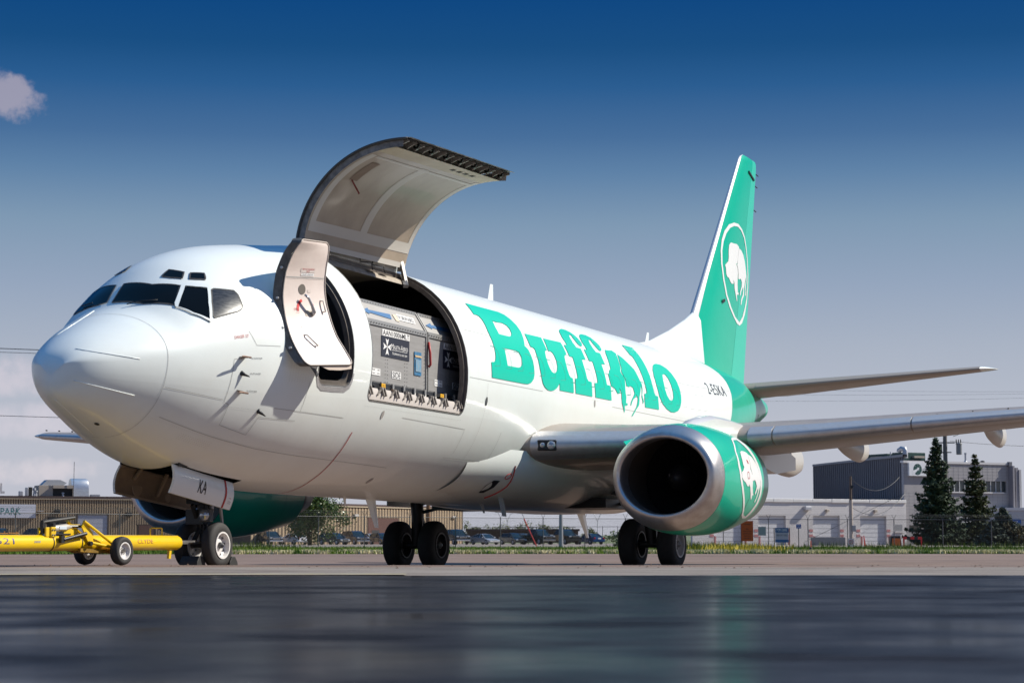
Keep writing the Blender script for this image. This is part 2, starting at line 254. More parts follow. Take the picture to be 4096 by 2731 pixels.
# baked outlines: (station, angle) on the hull, (x, z) on the fin, (distance, angle) on the cowling
D={"B":[[[10.282,-0.7503],[11.008,-0.7496],[11.723,-0.7463],[11.934,-0.7714],[12.051,-0.8301],[12.111,-0.9006],[12.108,-0.9811],[12.037,-1.0612],[11.958,-1.1244],[11.909,-1.1509],[12.023,-1.1857],[12.065,-1.2424],[12.084,-1.2992],[12.071,-1.3645],[12.035,-1.4376],[11.974,-1.4873],[11.851,-1.5277],[11.701,-1.5473],[11.573,-1.5514],[10.857,-1.5538],[10.115,-1.5556],[10.117,-1.5035],[10.135,-1.4089],[10.25,-1.4055],[10.313,-1.3887],[10.361,-1.3556],[10.395,-1.3072],[10.411,-1.2589],[10.42,-1.1855],[10.41,-1.136],[10.409,-1.0846],[10.439,-1.0204],[10.453,-0.9542],[10.418,-0.913],[10.324,-0.9035],[10.217,-0.9059]],[[10.944,-0.9294],[11.126,-0.9336],[11.4,-0.9232],[11.549,-0.9421],[11.593,-0.9828],[11.548,-1.0376],[11.46,-1.0705],[11.349,-1.0865],[10.888,-1.0873],[10.887,-1.0127]],[[10.871,-1.2367],[11.385,-1.2321],[11.514,-1.2432],[11.568,-1.2852],[11.549,-1.3345],[11.491,-1.3769],[11.401,-1.3994],[11.298,-1.4074],[10.834,-1.4113],[10.84,-1.3466]]],"u":[[[12.246,-0.993],[13.047,-0.9881],[13.011,-1.0652],[12.999,-1.1417],[12.905,-1.1461],[12.847,-1.1741],[12.805,-1.2282],[12.809,-1.2954],[12.852,-1.3428],[12.92,-1.3722],[13.008,-1.3827],[13.116,-1.371],[13.203,-1.3422],[13.266,-1.2975],[13.299,-1.2364],[13.284,-1.1851],[13.245,-1.1518],[13.185,-1.1418],[13.055,-1.1447],[13.099,-1.0691],[13.14,-0.9928],[14.019,-0.9849],[14.014,-1.0416],[13.998,-1.1136],[13.955,-1.139],[13.882,-1.1431],[13.808,-1.1742],[13.768,-1.2293],[13.751,-1.2989],[13.779,-1.3647],[13.839,-1.3868],[13.936,-1.3923],[13.914,-1.5428],[13.221,-1.5451],[13.232,-1.4711],[13.152,-1.5026],[13.046,-1.535],[12.927,-1.5559],[12.791,-1.5679],[12.637,-1.5665],[12.505,-1.5462],[12.415,-1.5147],[12.375,-1.4693],[12.351,-1.367],[12.364,-1.2848],[12.364,-1.2179],[12.374,-1.1658],[12.328,-1.1492],[12.212,-1.1472],[12.206,-1.1051]]],"f":[[[14.127,-1.008],[14.306,-1.0001],[14.338,-0.8964],[14.427,-0.831],[14.524,-0.7869],[14.673,-0.7527],[14.837,-0.7328],[15.036,-0.7325],[15.205,-0.7575],[15.309,-0.8034],[15.342,-0.8626],[15.321,-0.9129],[15.254,-0.9456],[15.163,-0.9627],[15.108,-0.9626],[15.038,-0.9416],[15.024,-0.8953],[15.031,-0.8506],[15.055,-0.8233],[15.07,-0.8117],[14.985,-0.8111],[14.915,-0.8238],[14.839,-0.8598],[14.775,-0.9315],[14.796,-0.9979],[15.025,-1.0011],[14.992,-1.0678],[14.97,-1.1376],[14.755,-1.1446],[14.723,-1.2117],[14.717,-1.2885],[14.71,-1.3558],[14.756,-1.3831],[14.926,-1.3865],[14.9,-1.4642],[14.884,-1.5404],[14.024,-1.5421],[14.028,-1.4657],[14.059,-1.3893],[14.177,-1.3839],[14.214,-1.3641],[14.226,-1.3195],[14.239,-1.2442],[14.257,-1.1896],[14.274,-1.1455],[14.109,-1.1443],[14.124,-1.0773]]],"f2":[[[15.201,-0.9972],[15.381,-0.9921],[15.417,-0.887],[15.517,-0.8188],[15.636,-0.7717],[15.781,-0.7404],[15.921,-0.7272],[16.143,-0.7233],[16.318,-0.7494],[16.398,-0.8044],[16.433,-0.8648],[16.377,-0.9184],[16.291,-0.9479],[16.22,-0.9553],[16.145,-0.948],[16.11,-0.9072],[16.089,-0.8639],[16.113,-0.8207],[16.139,-0.8049],[16.045,-0.8067],[15.974,-0.8239],[15.885,-0.8685],[15.838,-0.935],[15.868,-0.9932],[16.096,-0.9909],[16.047,-1.0664],[16.029,-1.135],[15.814,-1.1424],[15.791,-1.2202],[15.777,-1.3065],[15.772,-1.3786],[15.969,-1.3812],[15.938,-1.4646],[15.938,-1.5382],[15.058,-1.5405],[15.066,-1.4644],[15.094,-1.3886],[15.238,-1.3822],[15.267,-1.3675],[15.292,-1.3063],[15.304,-1.2289],[15.337,-1.1395],[15.154,-1.1413],[15.171,-1.07]]],"buf":[[[16.594,-0.9136],[16.803,-0.9095],[17.028,-0.8944],[17.177,-0.9242],[17.09,-0.9963],[16.992,-1.0739],[16.919,-1.138],[16.825,-1.1679],[16.822,-1.2009],[16.905,-1.2334],[16.921,-1.2686],[16.857,-1.3266],[16.807,-1.3828],[16.787,-1.4294],[16.803,-1.4665],[16.756,-1.5358],[16.849,-1.5322],[16.845,-1.5547],[16.681,-1.5625],[16.687,-1.6154],[16.673,-1.6361],[16.613,-1.5978],[16.535,-1.5443],[16.526,-1.4851],[16.543,-1.4357],[16.509,-1.4032],[16.46,-1.3787],[16.467,-1.4201],[16.444,-1.4421],[16.316,-1.4504],[16.272,-1.4283],[16.213,-1.4045],[16.129,-1.3893],[16.018,-1.3828],[16.003,-1.3419],[15.999,-1.2845],[16.012,-1.2448],[16.085,-1.2333],[16.158,-1.1977],[16.27,-1.1734],[16.315,-1.128],[16.383,-1.0559],[16.465,-0.979]]],"buf2":[[[17.247,-0.9344],[17.422,-0.9714],[17.605,-1.0394],[17.785,-1.1008],[17.822,-1.1592],[17.864,-1.2241],[17.84,-1.2903],[17.722,-1.3669],[17.599,-1.4341],[17.57,-1.4813],[17.534,-1.5208],[17.487,-1.5415],[17.34,-1.5835],[17.149,-1.6523],[17.107,-1.6489],[17.239,-1.6005],[17.383,-1.5493],[17.465,-1.4855],[17.495,-1.4537],[17.429,-1.4142],[17.347,-1.452],[17.25,-1.4636],[17.128,-1.5063],[17.056,-1.5504],[17.029,-1.544],[17.066,-1.5087],[17.166,-1.4669],[17.271,-1.4322],[17.336,-1.4026],[17.316,-1.3609],[17.296,-1.3423],[17.17,-1.3283],[17.069,-1.3444],[16.922,-1.3393],[16.944,-1.3149],[16.965,-1.2586],[16.928,-1.2201],[16.883,-1.1897],[16.911,-1.1552],[16.982,-1.1347],[17.038,-1.0714]]],"buf3":[[[17.824,-1.2301],[17.878,-1.2399],[17.921,-1.2786],[17.883,-1.3363],[17.791,-1.403],[17.802,-1.4413],[17.847,-1.4704],[17.79,-1.501],[17.765,-1.4928],[17.776,-1.4693],[17.741,-1.4284],[17.839,-1.3382],[17.862,-1.2813]]],"l":[[[18.256,-0.7134],[18.895,-0.7078],[18.859,-0.7976],[18.785,-0.921],[18.712,-1.0506],[18.663,-1.1427],[18.604,-1.264],[18.584,-1.3381],[18.626,-1.3763],[18.788,-1.3791],[18.761,-1.4578],[18.755,-1.5307],[17.906,-1.5356],[17.907,-1.4603],[17.945,-1.3826],[18.067,-1.3782],[18.111,-1.3503],[18.134,-1.2771],[18.147,-1.1854],[18.168,-1.098],[18.195,-1.0055],[18.242,-0.9049],[18.155,-0.8798],[18.192,-0.807]]],"o":[[[19.311,-0.9689],[19.475,-0.937],[19.661,-0.9205],[19.947,-0.9152],[20.228,-0.9549],[20.363,-1.0167],[20.445,-1.1069],[20.439,-1.2146],[20.381,-1.3112],[20.302,-1.3809],[20.17,-1.4512],[20.005,-1.4977],[19.767,-1.524],[19.539,-1.5292],[19.279,-1.5049],[19.039,-1.4548],[18.89,-1.3733],[18.885,-1.2512],[18.956,-1.1279],[19.1,-1.0386]],[[19.609,-1.0808],[19.744,-1.0597],[19.847,-1.0636],[19.921,-1.115],[19.926,-1.1946],[19.897,-1.273],[19.833,-1.3424],[19.754,-1.3783],[19.621,-1.3975],[19.518,-1.3879],[19.412,-1.3435],[19.383,-1.2705],[19.479,-1.1548]]],"wind2":[[[1.579,0.1107],[1.733,0.1137],[1.91,0.1242],[1.89,-0.2482],[2.033,-0.5363],[1.866,-0.6178],[1.726,-0.6852],[1.575,-0.332]]],"wind3f":[[[1.75,-0.6783],[1.861,-0.6269],[2.051,-0.5401],[2.089,-0.545],[2.319,-0.7319],[2.317,-0.7688],[2.155,-0.9423],[2.025,-1.1339],[1.989,-1.1567],[1.811,-0.9557],[1.715,-0.7205]]],"wind3":[[[1.735,-0.7512],[1.88,-0.6736],[2.064,-0.5872],[2.154,-0.679],[2.27,-0.7622],[2.117,-0.9267],[1.991,-1.1197],[1.832,-0.9545]]],"wind4":[[[2.301,-0.8068],[2.351,-0.8053],[2.488,-0.8586],[2.635,-0.9059],[2.656,-0.9594],[2.63,-1.0822],[2.588,-1.1213],[2.503,-1.1352],[2.283,-1.134],[2.078,-1.1224],[2.08,-1.0742],[2.178,-0.9351]]],"brow1":[[[2.07,-0.2649],[2.154,-0.2598],[2.237,-0.2628],[2.257,-0.349],[2.283,-0.4265],[2.156,-0.4808],[2.097,-0.3721]]],"brow2":[[[2.213,-0.5425],[2.323,-0.4852],[2.388,-0.5309],[2.465,-0.5796],[2.41,-0.6319],[2.37,-0.6599],[2.281,-0.6012]]],"green":[[24.575,-0.3971],[25.578,-0.4583],[26.842,-0.4534],[25.431,-0.9371],[25.094,-1.1774],[24.757,-1.3591],[24.337,-1.6116]],"fin_ring":[[[29.734,9.188],[29.32,9.076],[28.98,8.855],[28.73,8.585],[28.563,8.264],[28.497,7.917],[28.562,7.504],[28.767,7.109],[29.097,6.833],[29.52,6.629],[29.89,6.5],[30.204,6.472],[30.539,6.574],[30.902,6.854],[31.162,7.212],[31.309,7.625],[31.319,8.0],[31.21,8.38],[31.038,8.706],[30.832,8.96],[30.508,9.128],[30.135,9.211]],[[29.719,9.093],[29.383,8.989],[29.087,8.806],[28.837,8.557],[28.666,8.278],[28.595,7.93],[28.665,7.538],[28.881,7.144],[29.264,6.853],[29.702,6.65],[30.201,6.561],[30.584,6.752],[30.892,7.048],[31.078,7.289],[31.195,7.61],[31.218,7.986],[31.123,8.367],[30.956,8.672],[30.736,8.923],[30.417,9.07],[30.089,9.128]]],"fin_b1":[[[29.301,8.569],[29.406,8.602],[29.657,8.61],[29.931,8.635],[30.138,8.595],[30.163,8.555],[30.07,8.39],[29.994,8.207],[29.948,8.125],[29.861,8.103],[29.885,8.052],[29.988,7.991],[30.03,7.868],[29.982,7.711],[29.962,7.558],[29.998,7.341],[30.092,7.343],[30.073,7.289],[29.887,7.265],[29.924,7.103],[29.868,7.092],[29.751,7.253],[29.639,7.388],[29.61,7.555],[29.529,7.63],[29.541,7.52],[29.375,7.492],[29.256,7.509],[29.073,7.612],[28.929,7.625],[28.854,7.689],[28.839,7.856],[28.784,7.913],[28.924,7.984],[29.068,8.053],[29.122,8.15],[29.146,8.344],[29.212,8.503]]],"fin_b2":[[[30.18,8.553],[30.404,8.536],[30.641,8.451],[30.843,8.284],[30.952,8.124],[30.992,7.911],[30.861,7.719],[30.763,7.532],[30.77,7.359],[30.566,7.225],[30.419,7.06],[30.338,7.051],[30.414,7.217],[30.613,7.361],[30.66,7.519],[30.618,7.557],[30.41,7.422],[30.313,7.302],[30.236,7.292],[30.282,7.406],[30.457,7.558],[30.484,7.669],[30.405,7.735],[30.308,7.754],[30.166,7.714],[30.055,7.721],[30.075,7.852],[30.032,7.997],[29.92,8.078],[29.974,8.118],[30.041,8.3],[30.134,8.486]]],"fin_b3":[[[30.952,8.124],[31.044,7.962],[31.072,7.813],[30.994,7.628],[31.056,7.483],[31.006,7.378],[30.908,7.377],[30.957,7.492],[30.887,7.614],[30.986,7.801]]],"nac_ring":[[[1.86,-0.733],[2.22,-0.641],[2.74,-0.563],[3.07,-0.694],[3.07,-0.995],[3.13,-1.283],[3.22,-1.545],[3.22,-1.806],[3.14,-2.042],[2.92,-2.265],[2.66,-2.356],[2.33,-2.33],[2.07,-2.238],[1.99,-2.16],[1.77,-2.003],[1.51,-1.793],[1.3,-1.584],[1.25,-1.361],[1.4,-1.06]],[[1.9,-0.772],[2.33,-0.707],[2.53,-0.851],[2.75,-1.06],[2.92,-1.322],[3.03,-1.558],[3.03,-1.793],[2.92,-2.003],[2.64,-2.199],[2.49,-2.291],[2.27,-2.251],[2.14,-2.199],[1.9,-2.003],[1.62,-1.78],[1.43,-1.584],[1.38,-1.348],[1.47,-1.073]]],"nac_b1":[[[1.77,-1.06],[1.94,-1.021],[2.22,-1.021],[2.33,-1.047],[2.2,-1.244],[2.12,-1.374],[2.18,-1.427],[2.25,-1.505],[2.23,-1.597],[2.23,-1.689],[2.31,-1.793],[2.38,-1.82],[2.29,-1.833],[2.29,-1.885],[2.27,-1.924],[2.18,-1.872],[2.03,-1.689],[1.94,-1.636],[1.94,-1.676],[1.81,-1.676],[1.68,-1.623],[1.53,-1.597],[1.43,-1.558],[1.43,-1.466],[1.55,-1.427],[1.66,-1.361],[1.62,-1.322],[1.68,-1.178]]],"nac_b2":[[[2.33,-1.06],[2.61,-1.1],[2.83,-1.217],[2.94,-1.388],[3.01,-1.505],[3.01,-1.636],[2.9,-1.741],[2.83,-1.846],[2.72,-1.977],[2.62,-1.963],[2.72,-1.859],[2.77,-1.754],[2.77,-1.702],[2.7,-1.715],[2.59,-1.793],[2.53,-1.82],[2.48,-1.793],[2.55,-1.715],[2.59,-1.662],[2.49,-1.597],[2.4,-1.558],[2.31,-1.584],[2.23,-1.571],[2.23,-1.466],[2.16,-1.348],[2.23,-1.217]]],"strips":[[[0.226,-0.5461],[0.254,-0.8023],[0.302,-1.0035],[0.366,-1.1526],[0.444,-1.2621],[0.53,-1.3452],[0.624,-1.4149],[0.722,-1.4766],[0.826,-1.5319]],[[0.117,-2.104],[0.187,-2.1051],[0.268,-2.1105],[0.356,-2.116],[0.451,-2.1222],[0.552,-2.1282],[0.657,-2.1349],[0.766,-2.142],[0.878,-2.1483]],[[0.628,0.5973],[0.682,0.5049],[0.757,0.4388],[0.85,0.3923],[0.957,0.3613],[1.092,0.3513],[1.276,0.3701],[1.4,0.3554],[1.482,0.3203]],[[0.128,3.1169],[0.211,-3.1227],[0.316,-3.1231],[0.437,-3.1408],[0.569,3.1187],[0.705,3.0973],[0.844,3.0771],[0.985,3.0601],[1.119,3.0496]]],"redroot":[[12.186,-2.2882],[12.372,-2.3814],[12.497,-2.4596],[12.553,-2.5298],[12.532,-2.5853],[12.474,-2.6658],[12.37,-2.7513]],"ringc":[[12.236,-2.4075]],"finw":[[26.04,5.294],[26.852,6.327],[27.231,6.763],[27.697,7.41],[28.311,8.192],[28.97,8.998],[30.059,10.16],[30.783,11.129]]}
# ============================================================ AIRCRAFT
def pchip(xs, ys):
    xs = np.array(xs, float); ys = np.array(ys, float); h = np.diff(xs); d = np.diff(ys)/h; m = np.zeros(len(xs))
    for i in range(1, len(xs)-1):
        if d[i-1]*d[i] > 0:
            w1 = 2*h[i]+h[i-1]; w2 = h[i]+2*h[i-1]; m[i] = (w1+w2)/(w1/d[i-1]+w2/d[i])
    m[0] = d[0]; m[-1] = d[-1]
    def f(x):
        x = np.clip(np.asarray(x, float), xs[0], xs[-1]); i = np.clip(np.searchsorted(xs, x, 'right')-1, 0, len(xs)-2); t = (x-xs[i])/h[i]
        return (2*t**3-3*t**2+1)*ys[i]+(t**3-2*t**2+t)*h[i]*m[i]+(-2*t**3+3*t**2)*ys[i+1]+(t**3-t**2)*h[i]*m[i+1]
    return f
T_ = [(0, 2.547), (0.05, 2.745), (0.15, 2.885), (0.3, 3.017), (0.6, 3.214), (1.0, 3.422), (1.45, 3.627), (1.9, 4.03), (2.4, 4.392), (2.9, 4.613), (3.5, 4.786), (4.3, 4.925), (5.2, 5.046), (6.2, 5.159), (24, 5.18), (27, 5.108), (30, 4.904), (32.2, 4.646)]
B_ = [(0, 2.521), (0.05, 2.335), (0.15, 2.241), (0.3, 2.162), (0.6, 2.044), (1.0, 1.898), (1.6, 1.664), (2.4, 1.433), (3.4, 1.286), (4.6, 1.209), (6, 1.193), (19, 1.198), (20.5, 1.221), (23, 1.638), (26, 2.384), (29, 3.234), (32.2, 4.086)]
W_ = [(0, 0), (0.05, 0.221), (0.15, 0.377), (0.3, 0.524), (0.6, 0.729), (1.0, 0.942), (1.6, 1.2), (2.4, 1.461), (3.2, 1.656), (4.2, 1.791), (5.2, 1.857), (6.2, 1.88), (21, 1.88), (24, 1.72), (27, 1.32), (30, 0.75), (32.2, 0.28)]
N_ = [(0, 2.708), (0.5, 2.758), (1.5, 2.907), (3, 3.09), (4.5, 3.228), (6, 3.29), (21, 3.289), (25, 3.588), (29, 4.088), (32.2, 4.369)]
def _mk(Ls):
    f = pchip([sqrt(a) for a, _ in Ls], [b for _, b in Ls]); return lambda x: f(np.sqrt(np.maximum(x, 0)))
FT, FB, FW, FM = map(_mk, (T_, B_, W_, N_))
def fsurf(x, t, off=0.):
    """point on the fuselage skin at station x and angle t (0 = crown, negative = port), moved out by off"""
    x = np.asarray(x, float); t = np.asarray(t, float); x, t = np.broadcast_arrays(x, t)
    m = np.clip(FM(x), FB(x), FT(x)); w = FW(x); up = np.cos(t) >= 0
    h = np.where(up, FT(x)-m, m-FB(x)); y = w*np.sin(t); z = m+h*np.cos(t)
    P = np.stack([x, y, z], -1)
    if np.any(np.asarray(off) != 0):
        e = 1e-3; A = fsurf(x+e, t)-fsurf(np.maximum(x-e, 0), t); Bq = fsurf(x, t+e)-fsurf(x, t-e); n = np.cross(Bq, A)
        n /= np.maximum(np.linalg.norm(n, axis=-1, keepdims=True), 1e-9)
        flip = np.sign((n[..., 1]*np.sin(t)+n[..., 2]*np.cos(t)))[..., None]; P = P + n*np.where(flip == 0, 1, flip)*np.broadcast_to(off, x.shape)[..., None]
    return P
plane = tag(empty('cargo_airplane'), 'white and green cargo jet parked with its big side door raised', 'airplane')
plane.matrix_world = M_AIR
A = plane
def onfus(name, polys, m, off=.004, du=.12, dv=.07, parent=None, mirror=False):
    v, f = flat2d(polys); v, f = refine(v, f, du, dv); a = np.array(v); t = -a[:, 1] if mirror else a[:, 1]
    return MB().add(fsurf(a[:, 0], t, off), f).build(name, m, parent or A, smooth=True, fix=True)
def strip(pts, w, off=.004, n=None):
    """ribbon of width w metres along a polyline of (x, t) on the fuselage"""
    P = []
    for (x0, t0), (x1, t1) in zip(pts, pts[1:]):
        k = max(2, int(max(abs(x1-x0)/.12, abs(t1-t0)/.06))+1)
        for i in range(k): P.append((x0+(x1-x0)*i/k, t0+(t1-t0)*i/k))
    P.append(pts[-1]); a = np.array(P); c = fsurf(a[:, 0], a[:, 1], off)
    c2 = fsurf(a[:, 0], a[:, 1], off+.01); nn = c2-c; d = np.gradient(c, axis=0); s = np.cross(d, nn); s /= np.linalg.norm(s, axis=1, keepdims=True)+1e-12
    return np.stack([c-s*w/2, c+s*w/2], 1)
def ribbon(name, lines, w, m, off=.004, parent=None):
    mb = MB()
    for l in lines: mb.grid(strip(l, w, off))
    return mb.build(name, m, parent or A, smooth=True, fix=False)
# openings (x0, x1, t0, t1, corner radius in m)
L1 = (4.13, 5.07, -1.815, -.74, .17); CG = (5.65, 9.12, -1.905, -.305, .14); NG = (2.42, 4.05, pi-.30, pi+.30, 0)
xs = sorted(set(list((np.linspace(0, 1, 60)**2*1.6).round(4)) + list(np.arange(1.65, 32.2, .11).round(3)) + [32.2, L1[0], L1[1], CG[0], CG[1], NG[0], NG[1]]))
ts = sorted(set(list(np.linspace(-pi, pi, 113).round(4)) + [L1[2], L1[3], CG[2], CG[3], round(-pi+.3, 4), round(pi-.3, 4)]))
ts[-1] = pi; ts[0] = -pi
XS = np.array(xs); TS = np.array(ts[:-1])
def inhole(x, t):
    for x0, x1, t0, t1, r in (L1, CG):
        if x0 < x < x1 and t0 < t < t1: return True
    return NG[0] < x < NG[1] and abs(abs(t)-pi) < .30 - .12*max(0, (NG[0]+.9-x)/.9)**2*0
P = fsurf(XS[:, None], TS[None, :])
def skin(name, x_from, x_to, m, off=0, par=None, lo=0):
    vs = P if not off else fsurf(XS[:, None], TS[None, :], off)
    b = MB(); nt_ = len(TS); b.v = [tuple(q) for q in vs.reshape(-1, 3)]
    for i in range(len(XS)-1):
        xm = (XS[i]+XS[i+1])/2
        if not x_from <= xm < x_to: continue
        for k in range(nt_):
            k2 = (k+1) % nt_; tm = (TS[k] + (TS[k2] if k2 else pi))/2
            if inhole(xm, tm): continue
            b.f.append((i*nt_+k, i*nt_+k2, (i+1)*nt_+k2, (i+1)*nt_+k))
    return b
# rounded corners of the two doorways
def corners(b, hole, off=0):
    x0, x1, t0, t1, r = hole
    for cx, sx in ((x0, 1), (x1, -1)):
        for ct, st in ((t0, 1), (t1, -1)):
            if hole is CG and ct == t1: continue
            rt = r/1.88; pts = [(cx, ct)] + [(cx+sx*r*(1-cos(a)), ct+st*rt*(1-sin(a))) for a in np.linspace(0, pi/2, 7)]
            a = np.array(pts); v = fsurf(a[:, 0], a[:, 1], off); b.add(v, [(0, i, i+1) for i in range(1, 7)])
fus = skin('fuselage', 1.22, 33, WHITE); corners(fus, L1); corners(fus, CG)
fus = fus.build('fuselage', WHITE, A, smooth=True)
radome = skin('radome', -1, 1.22, WHITE).build('radome', WHITE, A, smooth=True)
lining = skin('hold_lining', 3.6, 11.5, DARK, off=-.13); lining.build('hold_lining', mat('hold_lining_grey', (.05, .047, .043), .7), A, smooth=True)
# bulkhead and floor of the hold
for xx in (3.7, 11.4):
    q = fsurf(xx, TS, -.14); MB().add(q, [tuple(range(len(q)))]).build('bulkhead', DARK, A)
def jamb(name, hole, depth, m, w=None, top=True):
    x0, x1, t0, t1, r = hole; rt = r/1.88; path = []
    def arc(cx, sx, ct, st, rev):
        a = [(cx+sx*r*(1-cos(q)), ct+st*rt*(1-sin(q))) for q in np.linspace(0, pi/2, 7)]; return a[::-1] if rev else a
    def line(p, q, n): return [(p[0]+(q[0]-p[0])*i/n, p[1]+(q[1]-p[1])*i/n) for i in range(1, n)]
    segs = [arc(x0, 1, t0, 1, True), arc(x0, 1, t1, -1, False), arc(x1, -1, t1, -1, True), arc(x1, -1, t0, 1, False)]
    # run: bottom-left corner up the front edge, across the top, down the aft edge, back along the sill
    path = segs[0][::1]
    path = segs[0] + line(segs[0][-1], segs[1][0], 14) + segs[1] + line(segs[1][-1], segs[2][0], 12) + segs[2] + line(segs[2][-1], segs[3][0], 14) + segs[3] + line(segs[3][-1], segs[0][0], 12)
    a = np.array(path); return a
def jring(a, o0, o1, grow0=0, grow1=0, c=None):
    cx, ct = a[:, 0].mean(), a[:, 1].mean()
    def g(k):
        q = a.copy(); d = np.sign(a-[cx, ct]); q[:, 0] += d[:, 0]*k; q[:, 1] += d[:, 1]*k/1.88; return q
    A0, A1 = g(grow0), g(grow1); return np.stack([fsurf(A0[:, 0], A0[:, 1], o0), fsurf(A1[:, 0], A1[:, 1], o1)], 1)
for nm, hole in (('entry_doorway', L1), ('cargo_doorway', CG)):
    a = jamb(nm, hole, .13, DGREY)
    fr = MB().grid(jring(a, 0, -.13), closeu=True).grid(jring(a, -.05, -.05, 0, -.05), closeu=True).grid(jring(a, -.05, -.13, -.05, -.05), closeu=True).build(nm+'_frame', mat('doorway_frame_bronze', (.17, .145, .125), .5, .2, noise=(9, .6, (.07, .06, .05))), A, smooth='auto')
    MB().grid(jring(a, .005, .005, 0, .014), closeu=True).grid(jring(a, .005, -.01, 0, 0), closeu=True).build('doorway_edge_trim', mat('bare_trim', (.35, .34, .33), .4, .8), fr, smooth=True)
# scuff plate round the foot of the entry doorway
cnt = 0
b = MB(); q = [(x, L1[2]-.012+(.03 if 0 else 0)) for x in np.linspace(4.28, 4.92, 8)]
sp = [(4.085, -1.72), (4.10, -1.78), (4.16, -1.835), (4.28, -1.865), (4.6, -1.868), (4.92, -1.865), (5.04, -1.835), (5.10, -1.78), (5.115, -1.72)]
si = [(4.125, -1.72), (4.135, -1.76), (4.19, -1.806), (4.29, -1.827), (4.6, -1.829), (4.91, -1.827), (5.01, -1.806), (5.065, -1.76), (5.075, -1.72)]
b.grid(np.stack([fsurf(*zip(*sp), .006), fsurf(*zip(*si), .006)], 1)); b.build('scuff_plate', ALU, A, smooth=True)
# ---- paint decals on the skin
GP = mat('title_green', (.0, .52, .36), .36, spec=.3, coat=.2)
for key, nm in (('B', 'letter'), ('u', 'letter'), ('f', 'letter'), ('f2', 'letter'), ('l', 'letter'), ('o', 'letter'), ('buf', 'buffalo_emblem'), ('buf2', 'buffalo_emblem'), ('buf3', 'buffalo_emblem')):
    onfus(nm, D[key], GP, .010)
g = sorted(D['green'][:1]) + [(25.2, -.55), (25.40, -.75), (25.36, -.937), (25.09, -1.177), (24.76, -1.36), (24.34, -1.61), (23.9, -1.85), (23.4, -2.1), (22.9, -2.4), (22.6, -2.8), (22.5, -3.14)]
g[0] = (24.6, -.397); g.insert(0, (25.4, -.2)); g.insert(0, (26.3, 0))
gp = [(x, t) for x, t in g] + [(32.19, -3.14), (32.19, 0)]
onfus('green_tail_skin', [gp], GREEN, .003, .2, .09); onfus('green_tail_skin', [gp], GREEN, .003, .2, .09, mirror=True)
for key, mt in (('wind2', GLASS), ('wind4', mat('scratched_side_glass', (.016, .018, .022), .22, noise=(9, .7, (.07, .075, .085), 8, (1, 1, 6)))), ('brow1', GLASS), ('brow2', GLASS)):
    o = onfus('cockpit_window', D[key], mt, .009, .06, .05)
    q = D[key][0]; ribbon('window_seal', [q+[q[0]]], .022, RUBBER, .011, o)
onfus('cockpit_window_frame', [D['wind3f'][0], D['wind3'][0]], WHITE2, .022, .06, .05)
o = onfus('cockpit_window', D['wind3'], GLASS, .006, .06, .05); ribbon('window_seal', [D['wind3f'][0]+[D['wind3f'][0][0]]], .018, LINE, .008, o)
for q in ([(1.60, .33), (1.66, .62), (1.74, .80), (2.02, .80), (2.20, .72), (2.02, .42), (1.92, .235), (1.60, .20)], [(2.10, .92), (2.28, .74), (2.62, .80), (2.75, 1.0), (2.60, 1.18), (2.42, 1.20)], [(2.80, .98), (3.05, .95), (3.22, 1.1), (3.05, 1.22), (2.70, 1.18)], [(2.30, .30), (2.55, .32), (2.68, .48), (2.5, .52), (2.35, .44)]):
    o = onfus('cockpit_window', [q], GLASS, .009, .06, .05); ribbon('window_seal', [q+[q[0]]], .022, RUBBER, .011, o)
# wipers
for c in ([(1.50, -.15), (1.57, -.245), (1.61, -.337), (1.67, -.479)], [(1.74, .628), (1.70, .539), (1.66, .425)]):
    a = np.array(c); MB().tube(fsurf(a[:, 0], a[:, 1], .03), .008, 6).build('windscreen_wiper', BLACK, A, smooth=True)
# panel lines
ring = lambda x, t0, t1: [(x, t) for t in np.linspace(t0, t1, 30)]
ribbon('panel_line', [ring(1.22, -3.1, 3.1)], .007, mat('radome_gap', (.46, .46, .45), .6))
PL = []
PL += [[(1.25, -1.955), (2.25, -2.0)], [(2.45, -1.62), (2.30, -1.62), (2.28, -2.02), (2.38, -2.04), (2.4, -2.25), (3.0, -2.3), (3.05, -2.12), (3.9, -2.12)], [(3.3, -2.03), (5.1, -2.06)], [(3.95, -1.80), (3.93, -2.04), (5.15, -2.06)], [(1.4, -2.35), (3.4, -2.42), (7.5, -2.47)], [(9.2, -1.59), (12.4, -1.585)], [(16, -1.60), (21.5, -1.60)], [(9.25, -1.135), (25, -1.13)], [(9.3, -.42), (24, -.42)],  [(2.6, -1.35), (2.72, -1.5), (3.2, -1.52)],
       [(10.9, -2.0), (10.9, -2.9)], [(7.0, -2.0), (9.4, -2.02), (9.42, -2.25)], [(9.15, -2.3), (11.3, -2.3)]]
ribbon('panel_line', PL, .008, LINE)
# plugged cabin windows and the over-wing exit
pw = []
for k in range(24):
    x0 = 10.22+.508*k+(0 if k < 3 else .0); x1 = x0+.30
    if 16.0 < x0 < 16.2: continue
    pw.append([(x0+.03, -1.245), (x1-.08, -1.25), (x1-.01, -1.30), (x1, -1.34), (x1, -1.40), (x1-.03, -1.43), (x0+.04, -1.44)])
ribbon('window_plug_line', [q for q in pw if q[0][0] < 20.4], .010, mat('window_plug_gap', (.04, .36, .27), .6), .012)
ribbon('window_plug_line', [q for q in pw if q[0][0] >= 20.4], .009, mat('window_plug_gap_white', (.60, .61, .60), .6), .006)
# red warning line, door placards
ribbon('warning_line', [[(5.6, -2.17), (5.62, -2.4), (5.7, -2.7), (5.85, -3.0), (5.9, -3.13)]], .022, RED, .006)
